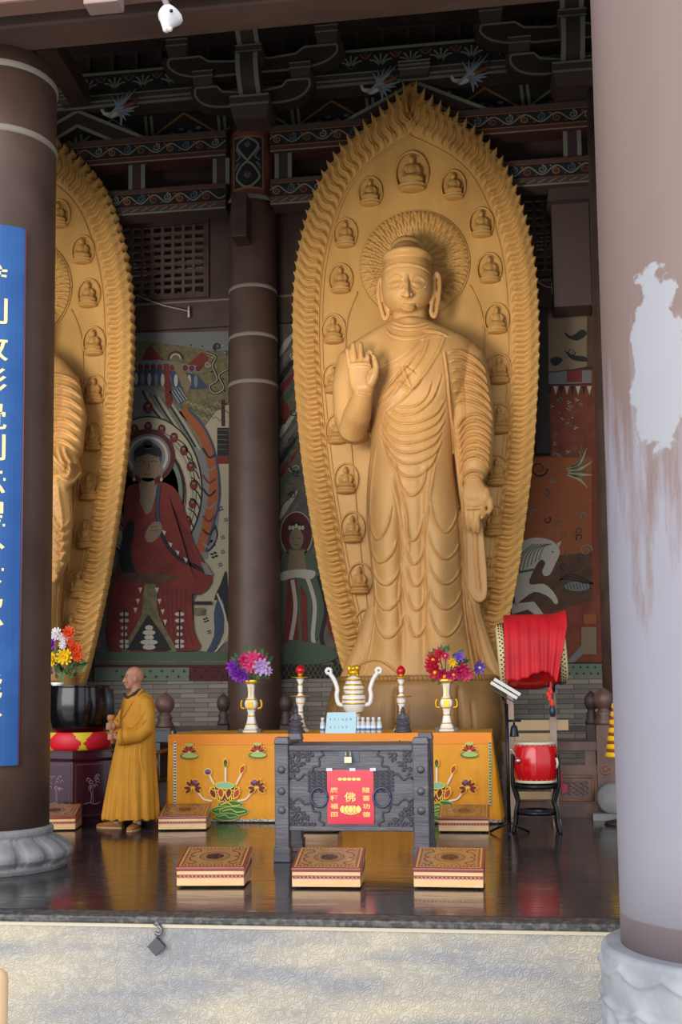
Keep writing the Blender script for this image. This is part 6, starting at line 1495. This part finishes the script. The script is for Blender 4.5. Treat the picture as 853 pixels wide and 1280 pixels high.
for k in range(6):
    a, b = H0[k], H0[(k+1) % 6]; u = (b-a).normalized(); n = V3((u.y, -u.x, 0)); L_ = (b-a).length
    fn = lambda p, q, L=0, a=a, u=u, n=n, L_=L_: a+u*(p*L_)+V3((0, 0, .06+(zc1-.18)*q))+n*(.003+.001*L)
    d = Dec(fn)
    for (p, q) in (((.08, .06), (.92, .06)), ((.92, .06), (.92, .95)), ((.92, .95), (.08, .95)), ((.08, .95), (.08, .06))): d.rib([p, q], .02, 0, 1)
    rnd = random.Random(k)
    for j in range(14): x, y = .5+rnd.uniform(-.2, .2), .6+rnd.uniform(-.12, .14); d.ring((x, y), .05, .03, .012, 1, 2, 8, 0, 4)
    d.rib([(.48, .28), (.5, .42), (.46, .56)], .015, 1, 2); d.rib([(.54, .28), (.53, .5)], .012, 1, 2); d.rib(cr([(.3, .26), (.45, .28), (.6, .25), (.72, .28)], 4), .012, 1, 2)
    for j in range(5): d.rib(cr([(.1+.16*j, 1.06), (.18+.16*j, 1.12), (.24+.16*j, 1.06)], 3), .012, 1, 2)
    d.build('door_panel', [mat('panel_edge', '#6b3348', .3), mat('panel_line', '#8d7080', .4)], t)
zcu = at(100, 916, YH-.3).z
m = MB(); seg, rows = 120, 12; base = len(m.v); rc_ = .361
vs = []; 
for j in range(rows+1):
    v = j/rows; r_ = rc_*(.93+.09*math.sin(PI*v)**.6); 
    for i in range(seg): a = 2*PI*i/seg; vs.append((cx+r_*math.cos(a), YH+r_*math.sin(a), zc1+.002+(zcu-zc1)*v))
fs = []; ms = []
for j in range(rows):
    for i in range(seg):
        fs.append((j*seg+i, j*seg+(i+1) % seg, (j+1)*seg+(i+1) % seg, (j+1)*seg+i)); a = ((i+.5)/seg*5+.38) % 1; ms.append(1 if abs(a-.5) < (.42 if (j+.5)/rows > .4 else .30)*abs((j+.5)/rows-.4)+.012 else 0)
m.add(vs, fs, 0, True); m.m = ms; m.add([vs[rows*seg+i] for i in range(seg)], [tuple(range(seg))], 0); m.add([vs[i] for i in range(seg)], [tuple(range(seg))], 0)
o = m.build('round_cushion', [mat('cushion_red', '#d3132c', .5), mat('cushion_yellow', '#dcc326', .45)]); tag(o, 'red and yellow round satin cushion under the black bowl', 'cushion')
zb1 = at(100, 857, YH).z
m = MB(); rB = .359; hB = zb1-zcu
m.lathe([(.20, zcu+.004), (.27, zcu+.015), (.31, zcu+.05), (.335, zcu+hB*.3), (rB, zcu+hB*.5), (rB*.985, zcu+hB*.75), (rB*.95, zcu+hB*.93), (rB*.95, zb1-.012), (rB*.97, zb1), (rB*.93, zb1), (rB*.9, zb1-.02), (rB*.93, zcu+hB*.5), (.27, zcu+.05), (.0, zcu+.04)], (cx, YH, 0), 96)
o = m.build('bowl_gong', mat('bowl_black', '#0e0f14', .2, .3, coat=.6)); tag(o, 'big black bowl gong resting on red and yellow cushion', 'gong')
# bouquet behind the bowl
Yv = 12.86; xv = at(72, 860, Yv).x; zt1 = at(72, 853, Yv).z
t = thing('plant_stand', 'tall brown stand behind the black bowl by the front column', 'stand', (xv-.05, Yv, 0)); m = MB(); zs = zt1-.42
for a in (-1, 1):
    for b in (-1, 1): m.bb((xv-.05+a*.17-.02, Yv+b*.17-.02, 0), (xv-.05+a*.17+.02, Yv+b*.17+.02, zs-.03))
m.bb((xv-.26, Yv-.21, zs-.03), (xv+.16, Yv+.21, zs-.004)); m.bb((xv-.22, Yv-.19, .25), (xv+.12, Yv+.19, .28)); m.build('frame', mat('stand_orange', '#94501f', .4), t)
t = thing('flower_vase', 'large bouquet of yellow, red and purple blooms behind the black bowl', 'vase', (xv, Yv, zs))
m = MB(); m.lathe([(.07, zs), (.10, zs+.08), (.09, zs+.2), (.05, zs+.3), (.06, zs+.38), (.09, zt1)], (xv, Yv, 0), 28); m.build('body', WHITE, t)
k = 0
for bx, by, r_, col, cen in ((71, 793, 9, WHF, None), (80, 797, 7, WHF, None), (86, 791, 9, ORF, None), (64, 805, 9, PUR, None), (79, 806, 6, WHF, None), (94, 812, 10, ORF, None), (97, 820, 8, ORF, None), (81, 821, 11, YEL, None), (65, 824, 9, YEL, None), (62, 838, 6, PUR, None), (60, 795, 7, REDF, None), (88, 803, 6, ORF, None)):
    blossom(t, at(bx, by, Yv-.05*((k*37) % 5)/5), r_*mpp(Yv), col, 11, seed=100+k, face=((bx-76)*.02, -1, (820-by)*.01)); k += 1
pts = []; rnd = random.Random(3)
for i in range(70): a = rnd.uniform(0, 2*PI); q = rnd.uniform(.3, 1); cc = at(78+24*q*math.cos(a), 830+24*q*math.sin(a), Yv+rnd.uniform(-.02, .12)); pts.append((cc, (math.cos(a), rnd.uniform(-.4, .2), math.sin(a)+.2)))
leaves(t, pts, 8, .07)
# ------------------------------------------------------------------ armchair behind the monk
t = thing('armchair', 'dark wooden armchair with glossy arm posts half hidden behind the monk', 'chair', (at(180, 1000, 12.42).x, 12.42, 0), None, math.radians(-6)); CH = mat('chair_wood', '#3a211a', .25, coat=.5); CHL = mat('chair_gloss', '#7a4120', .2, coat=.6)
def lb_(nm, boxes, mt):
    for b in boxes: m = MB(); m.bb(b[0], b[1]); o = m.build(nm, mt, t, local=True); bevel(o, .008)
lb_('leg', [((x-.022, y-.022, 0), (x+.022, y+.022, h)) for x in (-.24, .24) for y, h in ((-.22, .43), (.22, .43))], CHL)
lb_('seat', [((-.28, -.26, .43), (.28, .26, .48))], CH); lb_('back_post', [((-.27, .22, .48), (-.23, .26, 1.0)), ((.23, .22, .48), (.27, .26, 1.0))], CH); lb_('backrest', [((-.23, .225, .86), (.23, .255, 1.0)), ((-.1, .23, .48), (.1, .25, .86))], mat('chair_back', '#25303c', .4))
for s in (-1, 1): m = MB(); m.tube([(s*.25, -.2, .48), (s*.25, -.21, .75)], .018, 12); m.build('arm_post', CHL, t, local=True); m = MB(); m.tube(cr([(s*.25, -.24, .77), (s*.25, 0, .78), (s*.25, .22, .80)], 4), .022, 10); m.build('armrest', CHL, t, local=True)
lb_('stretcher', [((-.22, -.235, .15), (.22, -.205, .19)), ((-.255, -.2, .12), (-.225, .2, .16)), ((.225, -.2, .12), (.255, .2, .16))], CH)
# ------------------------------------------------------------------ drums on the right
YD = 11.55; cxd = at(669.5, 950, YD).x; BKM = mat('stand_black', '#17191d', .3, .4)
t = thing('small_drum', 'small glossy red barrel drum sitting upright on black stand', 'drum', (cxd, YD, 0)); z0, z1 = at(669, 978, YD).z, at(669, 927, YD).z
m = MB(); H = z1-z0; m.lathe([(.195+.043*math.sin(PI*k/12)**.8, z0+.012+(H-.024)*k/12) for k in range(13)], (cxd, YD, 0), 64); m.build('barrel', RED, t)
for z in (z0, z1-.03): m = MB(); m.lathe([(.185, z), (.205, z+.002), (.208, z+.015), (.205, z+.028), (.185, z+.03)], (cxd, YD, 0), 64); m.build('drum_head', mat('drum_skin', '#cfc8ae', .5), t)
m = MB()
for j in range(24):
    a = 2*PI*j/24
    for z in (z0+.036, z1-.036): m.ell((cxd+.207*math.cos(a), YD+.207*math.sin(a), z), .006, 6, 4)
m.build('studs', mat('stud_brass', '#c9b37a', .3, .8), t)
c = V3((cxd+.20, YD-.16, (z0+z1)/2)); m = MB(); m.tube([c+V3((0, -.03, .05)), c+V3((.01, -.05, .0)), c+V3((0, -.03, -.05))], .012, 8); m.build('handle', mat('drum_skin', '#cfc8ae', .5), t)
t = thing('drum_stand', 'black curvy legged stand carrying the small red drum', 'stand', (cxd, YD, 0))
for a in (-2.70, -.55, .6, 2.55):
    m = MB(); P = []
    for (r_, z) in ((.26, 0), (.235, .1), (.225, .22), (.205, .3), (.225, .38), (.255, z0), (.25, z0+.2), (.245, z1-.12)): P.append(V3((cxd+r_*1.02*math.cos(a), YD+r_*math.sin(a), z)))
    m.tube(cr(P, 4), .018, 8); m.build('leg', BKM, t)
for z, r_ in ((z0-.03, .235), (.20, .215)):
    m = MB(); m.lathe([(r_-.03, z-.02), (r_, z-.02), (r_, z+.02), (r_-.03, z+.02), (r_-.03, z-.02)], (cxd, YD, 0), 40, caps=False); m.build('ring', BKM, t)
# wooden frame + big drum
YG = 12.35; W1, W2 = at(640, 950, YG).x, at(693, 950, YG).x; t = thing('wooden_trestle', 'weathered wooden frame holding up the big drum', 'frame', ((W1+W2)/2, YG, 0)); WF = mat('frame_wood', '#9c8577', .6, 0, '#7d675c', 6, 3, stretch=(1, 1, .3))
for x in (W1, W2):
    m = MB(); m.bb((x-.035, YG-.04, .06), (x+.035, YG+.04, at(660, 866, YG).z)); o = m.build('upright', WF, t); m = MB(); m.bb((x-.04, YG-.3, 0), (x+.04, YG+.3, .07)); m.build('foot', WF, t)
FP = mat('frame_pale', '#a58b66', .6); z = at(660, 906, YG).z; m = MB(); m.bb((W1-.06, YG-.025, z-.06), (W2+.16, YG+.025, z+.05)); m.build('crossbar', FP, t)
z = at(660, 920, YG).z; m = MB(); m.bb((W1+.035, YG-.02, z-.06), (W2-.035, YG+.02, z+.03)); m.build('crossbar', FP, t); m = MB(); m.bb((W1+.035, YG-.02, .25), (W2-.035, YG+.02, .33)); m.build('crossbar', FP, t)
m = MB(); 
for x in (W1, W2): m.tube([(x, YG-.06, at(660, 862, YG).z-.03), (x, YG-.05, at(660, 850, YG).z)], .03, 10); m.tube([(x, YG-.05, at(660, 850, YG).z), (x, YG-.16, at(660, 843, YG).z)], .02, 8)
m.build('bracket', BKM, t)
gc = at(664.5, 817, YG); RX = Matrix.Rotation(math.radians(-4), 3, 'Y') @ Matrix.Rotation(PI/2, 3, 'Y')
t = thing('big_drum', 'big barrel drum lying on its side under a red cloth', 'drum', gc-V3((0, 0, .39)))
hl = .35; prb = [(.325+.065*math.cos(PI/2*z/hl*.95)**1.0, z) for z in [hl*(-1+2*k/20) for k in range(21)]]
m = MB(); m.lathe(prb, gc, 64, rot=RX); m.build('barrel', RED, t)
for s in (-1, 1):
    m = MB(); q = [(r_+.008, z) for r_, z in prb if s*z > hl*.72]; q = [(q[0][0]-.006, q[0][1])]+q+[] if s > 0 else q+[(q[-1][0]-.006, q[-1][1])]
    q = sorted(q, key=lambda e: e[1]); 
    q = q+[(.30, hl+.012), (0, hl+.014)] if s > 0 else [(0, -hl-.014), (.30, -hl-.012)]+q
    m.lathe(q, gc, 64, rot=RX, caps=False); m.build('drum_head', mat('drum_skin2', '#d8c494', .5), t)
    m = MB()
    for row, zz in enumerate((.80, .87, .94)):
        for j in range(44): a = 2*PI*(j+row*.5)/44; r_ = .325+.065*math.cos(PI/2*zz*.95)+.010; m.ell(gc+(RX @ V3((r_*math.cos(a), r_*math.sin(a), s*hl*zz))), .010, 6, 4)
    m.build('studs', mat('stud_dark', '#4a3c2c', .4, .5), t)
m = MB(); c = gc+V3((.05, -.27, -.24)); m.tube([c+V3((.03*math.cos(k*PI/6), -.02, .035*math.sin(k*PI/6))) for k in range(13)], .008, 6); m.ell(c+V3((0, 0, .05)), (.035, .02, .03)); m.build('ring_handle', mat('handle_dark', '#3c3a3c', .4, .6), t)
m = MB()
for x in (-.19, .19):
    for j in range(5): a = -PI/2-.55+.25*j; m.ell(gc+V3((x, .385*math.cos(a+0)*0-.0, 0))+V3((0, .378*math.sin(a), .378*-math.cos(a)*-1*-1)), .009, 6, 4)
m.build('brass_studs', mat('stud_brass', '#c9b37a', .3, .8), t)
# cloth
def clothfn(u, v):
    # u along the drum, v from back over the top to the front hem
    x = -.29+.66*u; a = -1.15+(3.35+.10*math.sin(u*7)+.12*u*(1-u)*-4*.6+.18*abs(u-.45))*v
    # a : 0 = top, positive = front
    ex = max(0, u-.82)/.18; r_ = .405+.012*math.sin(u*40)*(v > .5)*v+.05*ex*math.exp(-((a-.35)/.5)**2)+.015
    if a > 1.45: r_ += .02*(a-1.45)
    x2 = x-.09*max(0, (a-.9))*max(0, u-.6)/.4
    z = r_*math.cos(a); y = -r_*math.sin(min(a, 1.75))
    return gc+V3((x2, y, z))
m = MB(); m.grid(clothfn, 80, 50); o = m.build('red_cloth', mat('cloth_red', '#c40a1c', .65, 0, '#b00818', 4, 3, bump=.1, bs=10), recalc=False); tag(o, 'bright red cloth draped over the big drum', 'cloth'); q = o.modifiers.new('s', 'SOLIDIFY'); q.thickness = .006
m = MB(); 
for k in range(7): c = at(688+rnd.uniform(-3, 3), 862+k*3, YG-.28); m.ell(c, (.022, .015, .028), 8, 6)
m.tube([at(689, 852, YG-.26), at(688, 872, YG-.28)], .012, 6); o = m.build('red_ribbon', mat('ribbon', '#e03428', .6)); tag(o, 'crumpled red ribbon tied at the right of the big drum', 'ribbon')
t = thing('drumsticks_holder', 'dark flask-like holder strapped to the right drum upright', 'holder', at(692, 905, YG-.1)); m = MB(); c = at(691, 890, YG-.12); m.lathe([(.025, -.05), (.035, 0), (.03, .05), (.015, .08), (.012, .25), (.02, .27), (.018, .33)], c, 16); m.build('flask', mat('flask', '#2f3d4c', .3, .3), t)
# booklet stand
YK = 11.35; xk = at(635, 950, YK).x; zk = at(635, 880, YK).z
t = thing('music_stand', 'thin black metal stand between altar and drums', 'stand', (xk, YK, 0)); m = MB(); m.tube([(xk, YK, .02), (xk, YK, zk)], .018, 10); m.build('pole', BKM, t)
for a in (.5, 2.6, 4.7): m = MB(); m.tube([(xk, YK, .12), (xk+.22*math.cos(a), YK+.22*math.sin(a), .012)], .012, 8); m.build('leg', BKM, t)
m = MB(); R = Matrix.Rotation(math.radians(32), 3, 'Y'); c = at(628, 866, YK); m.box(c+V3((.01, .02, -.03)), (.26, .16, .012), rot=R); m.tube([(xk, YK, zk-.04), c+V3((.0, .02, -.03))], .012, 8); m.tube([(xk, YK, at(635, 901, YK).z), (xk+.14, YK-.02, at(635, 901, YK).z)], .012, 8); m.build('tray', BKM, t)
m = MB(); c = at(629, 865, YK)
for k in range(2): m.box(c+(R @ V3((.01*k, 0, .02+.045*k))), (.30, .15, .032), 0, rot=R)
o = m.build('open_booklet', mat('paper', '#cfcdc8', .6)); tag(o, 'tilted pale folded booklet resting above the altar right end', 'booklet')
c = at(643, 908, YK-.02); m = MB(); m.lathe([(.048, -.10), (.045, -.09), (.036, -.03), (.030, 0), (.012, .015), (.01, .04)], c, 24); o = m.build('small_bell', mat('bell_dark', '#1e2430', .25, .6)); tag(o, 'small dark hanging bell left above the small red drum', 'bell')
t = thing('bell_mallet', 'small silver mallet hanging on the left of the small drum', 'mallet', at(648, 950, YK)); m = MB(); m.tube([at(635, 937, YK), at(640, 937, YK), at(646, 948, YK)], .007, 6); m.build('handle', mat('silver', '#b9b9bc', .25, .8), t); m = MB(); m.ell(at(648, 951, YK), (.028, .024, .024)); m.build('head', mat('silver', '#b9b9bc', .25, .8), t)
m = MB(); c = at(706, 985, 12.3); m.box(c, (.06, .05, .09)); m.box(c+V3((-.035, 0, .10)), (.03, .03, .16)); m.box(c+V3((-.07, 0, .0)), (.10, .02, .02)); o = m.build('red_tag_post', mat('redpost', '#a5243a', .5)); tag(o, 'narrow red tag hanging right of the small drum', 'tag')
# ------------------------------------------------------------------ the monk
YR = fl(160, 1036).y; Mp = lambda a, b, dy=0.: at(a, b, YR)+V3((0, dy, 0)); SM = mpp(YR)
SKN = mat('skin', '#b98468', .55, 0, '#a86f58', 14, 3); ROBE = mat('monk_robe', '#cf8f25', .75, 0, '#c08320', 3, 3, bump=.08, bs=40)
monk = thing('person', 'person in long mustard monk robe standing beside the black bowl holding a wrapped striker', 'person', Mp(162, 1037))
m = MB(); fdir = V3((-.92, -.39, 0)); RZ = Matrix.Rotation(math.atan2(fdir.y, fdir.x), 3, 'Z')     # local +x = facing
hc = Mp(167, 848)
def HP(x, y, z): return hc+(RZ @ V3((x, y, z)))
m.ell(HP(-.012, 0, .025), (.098, .078, .100), 24, 16, rot=RZ); m.ell(HP(.018, 0, -.03), (.072, .060, .088), 24, 16, rot=RZ); m.ell(HP(.055, 0, -.092), (.030, .032, .026), rot=RZ)
m.tube([HP(.078, 0, .02), HP(.094, 0, -.012), HP(.104, 0, -.030), HP(.088, 0, -.040)], [.011, .013, .017, .012], 10)
for s in (-1, 1):
    m.ell(HP(.070, s*.035, -.03), (.022, .022, .02)); m.tube([HP(.080, s*.018, .030), HP(.072, s*.045, .028)], .010, 8)
    m.ell(HP(-.012, s*.086, -.012), (.022, .014, .034), rot=RZ); m.ell(HP(-.01, s*.08, -.045), (.012, .010, .015))
m.ell(HP(.084, 0, -.062), (.014, .024, .007), rot=RZ); m.ell(HP(.082, 0, -.073), (.013, .020, .007), rot=RZ)
m.tube([HP(-.02, 0, -.05), HP(-.03, 0, -.12), HP(-.03, 0, -.19)], [.058, .056, .075], 20)
# torso, arms, legs as one body (clothes over it)
m.tube([Mp(171, 872, .03), Mp(171, 890, .03), Mp(171, 925, .03), Mp(170, 945, .03)], [.09, .12, .12, .13], 20)
m.tube([Mp(172, 876, -.0), Mp(184, 880, -.10), Mp(188, 897, -.13), Mp(187, 914, -.14), Mp(172, 922, -.22), Mp(157, 921, -.25)], [.07, .06, .052, .046, .036, .026], 14)
m.tube([Mp(170, 876, .05), Mp(160, 882, .14), Mp(152, 900, .10), Mp(147, 914, .02), Mp(144, 908, -.12)], [.07, .055, .05, .042, .028], 14)
m.tube([Mp(170, 942, .03), Mp(165, 970, .06), Mp(158, 1000, .06), Mp(143, 1028, .05)], [.10, .075, .055, .04], 14); m.tube([Mp(172, 942, .0), Mp(174, 975, -.03), Mp(174, 1005, -.05), Mp(174, 1029, -.05)], [.10, .075, .055, .04], 14)
STK = [Mp(150.5, 925, -.26), Mp(148.5, 908, -.25), Mp(146, 862, -.23)]
def grip(px, py, dy, s, rad=.024):
    c = Mp(px, py, dy); m.ell(c+V3((.030, .0, .002)), (.032, .026, .040), 14, 10)
    for k in range(4):
        z = .028-.019*k; m.tube(cr([c+V3((.026, -.012, z)), c+V3((.012, -.036, z)), c+V3((-.014, -.040, z-.002)), c+V3((-.032, -.022, z-.004)), c+V3((-.032, .0, z-.004))], 3), [.0095-.00025*j for j in range(13)], 8)
    m.tube([c+V3((.028, .012, .03)), c+V3((.006, -.022, .045)), c+V3((-.014, -.026, .05))], [.012, .010, .008], 8)
grip(149.5, 919, -.25, 1); grip(147.5, 906.5, -.245, 1)
m.tube([Mp(157, 921, -.25), Mp(152.5, 919.5, -.245)], [.026, .022], 10); m.tube([Mp(146, 908, -.12), Mp(149, 907, -.22)], [.026, .022], 10)
me = voxelize(m, .0052, 1); co, no = mesh_np(me); 
link_mesh(me, 'body', SKN, monk)
m = MB()
for s in (-1, 1): m.tube(cr([HP(.088, s*.018, .007), HP(.085, s*.030, .009), HP(.076, s*.044, .006)], 3), .0032, 6)
m.build('eyes', mat('eye_dark', '#33211c', .4), monk)
m = MB()
for s in (-1, 1): m.tube(cr([HP(.0905, s*.014, .034), HP(.084, s*.034, .040), HP(.070, s*.052, .034)], 3), .0045, 6)
m.build('eyebrows', mat('brow_grey', '#8d7a70', .8), monk)
# robe
m = MB(); rows = [(865, 164, 181, .060, .075), (868, 159, 186, .095, .10), (872, 155.5, 190, .13, .13), (880, 153, 192.5, .15, .14), (895, 151, 193, .17, .15), (912, 150, 193, .19, .16), (926, 147, 193.5, .19, .17), (945, 143, 194, .20, .18), (970, 138.5, 195, .215, .20), (1000, 133.5, 196.5, .23, .22), (1017, 131, 197, .24, .23), (1023, 130.5, 197.5, .24, .23)]
body_loft(m, rows, YR, 64, 2.2)
m.tube([Mp(176, 876, -.02), Mp(185, 880, -.10), Mp(189, 896, -.13), Mp(188.5, 910, -.14), Mp(179, 918, -.17), Mp(166, 919, -.22), Mp(161, 920, -.235)], [.09, .085, .082, .085, .085, .092, .085], 20, flat=1.0)
m.tube([Mp(168, 876, .06), Mp(158, 882, .13), Mp(151, 898, .10), Mp(147, 908, .0), Mp(145, 908, -.08)], [.09, .08, .078, .075, .07], 18)
me = voxelize(m, .0085, 2); co, no = mesh_np(me)
zz = co[:, 2]; ang = np.arctan2(co[:, 1]-(YR), co[:, 0]-Mp(165, 950).x); hang = np.clip((Mp(165, 930).z-zz)/.8, 0, 1); wv_ = np.sin(ang*11+1)*.5+np.sin(ang*17)*.5
co += no*(wv_*hang*.020)[:, None]
Lr = [[tuple(Mp(a, b)) for a, b in cr(P, 5)] for P in ([(176, 866), (170, 878), (163, 892), (156, 906)], [(182, 872), (181, 890), (176, 905)], [(176, 912), (184, 906), (190, 900)], [(172, 908), (182, 900), (188, 890)], [(165, 905), (172, 908), (180, 910)], [(183, 925), (182, 945), (186, 965)], [(178, 925), (176, 950), (178, 1000)], [(163, 928), (160, 960), (157, 1010)], [(170, 935), (168, 970), (169, 1015)])]
creases(co, no, Lr, .008, .010, -.05); me.vertices.foreach_set('co', co.ravel()); me.update(); link_mesh(me, 'robe', ROBE, monk)
m = MB(); m.tube(cr([Mp(158, 867, -.08), Mp(164, 872, -.115), Mp(172, 867, -.10), Mp(177, 862, -.06)], 4), .016, 8); m.build('undershirt_collar', mat('shirt_dark', '#2a2a30', .7), monk)
m = MB(); m.tube(cr([Mp(180, 862, -.05), Mp(176, 868, -.10), Mp(168, 882, -.155), Mp(160, 895, -.17)], 5), .013, 8); m.build('robe_collar', ROBE, monk)
m = MB(); c = Mp(160.5, 920, -.238); m.tube([c+V3((.03, 0, -.0)), c+V3((-.005, -.004, -.003)), c+V3((-.012, -.004, -.003))], [.088, .092, .088], 24); m.build('cuff', ROBE, monk)
# socks & shoes
m = MB(); m.tube([Mp(147, 1018, .05), Mp(143, 1029, .04)], [.05, .05], 14); m.build('sock', mat('sock', '#e4e3ea', .8), monk); m = MB(); m.tube([Mp(173.5, 1018, -.05), Mp(173.5, 1030, -.055)], [.045, .045], 14); m.build('sock', mat('sock', '#e4e3ea', .8), monk)
def shoe(heel, toe):
    heel = V3(heel); toe = V3(toe); dr = (toe-heel); L_ = dr.length; dr.normalize(); sd = V3((-dr.y, dr.x, 0)); m = MB(); secs = []
    for tt, w_, h in ((0, .025, .06), (.06, .038, .075), (.3, .042, .075), (.5, .046, .062), (.75, .048, .045), (.92, .036, .035), (1.0, .012, .02)):
        c = heel+dr*(L_*tt); secs.append([V3((c.x+sd.x*w_*math.cos(a), c.y+sd.y*w_*math.cos(a), .008+h*(.5+.5*math.sin(a)) if math.sin(a) > -.5 else .008)) for a in [2*PI*i/20 for i in range(20)]])
    m.loft(secs); m.build('shoe', mat('shoe_tan', '#a86a2e', .7), monk); m = MB(); m.loft([[V3((p.x, p.y, z)) for p in [heel+dr*(L_*tt)+sd*w_ for tt, w_ in ((0, .03), (.3, .045), (.75, .05), (.95, .03), (1.0, 0), (.95, -.03), (.75, -.05), (.3, -.045), (0, -.03))]] for z in (0, .012)], sm=False); m.build('sole', mat('sole', '#c9b08a', .7), monk)
a = Mp(152, 1033, .05); b = fl(121, 1034); shoe((a.x, a.y, 0), (b.x, b.y, 0)); a = Mp(173.5, 1030, -.02); shoe((a.x, a.y+.02, 0), (a.x-.03, a.y-.22, 0))
t = thing('gong_striker', 'thick black-headed striker with wooden grip held by the monk', 'striker', STK[0])
m = MB(); m.tube([Mp(148.2, 893, -.24), Mp(146, 862, -.23)], [.041, .041], 24); m.build('padded_head', mat('striker_black', '#22252c', .55), t)
m = MB(); a, b = Mp(150.8, 928, -.255), Mp(148.2, 893, -.24); m.tube([a+(b-a)*k for k in (0, .3, .6, .66, .72, .80, .84, .92, .97, 1.0)], [.020, .021, .022, .034, .024, .026, .040, .042, .036, .040], 18); m.build('grip', mat('striker_wood', '#b9793c', .5), t)
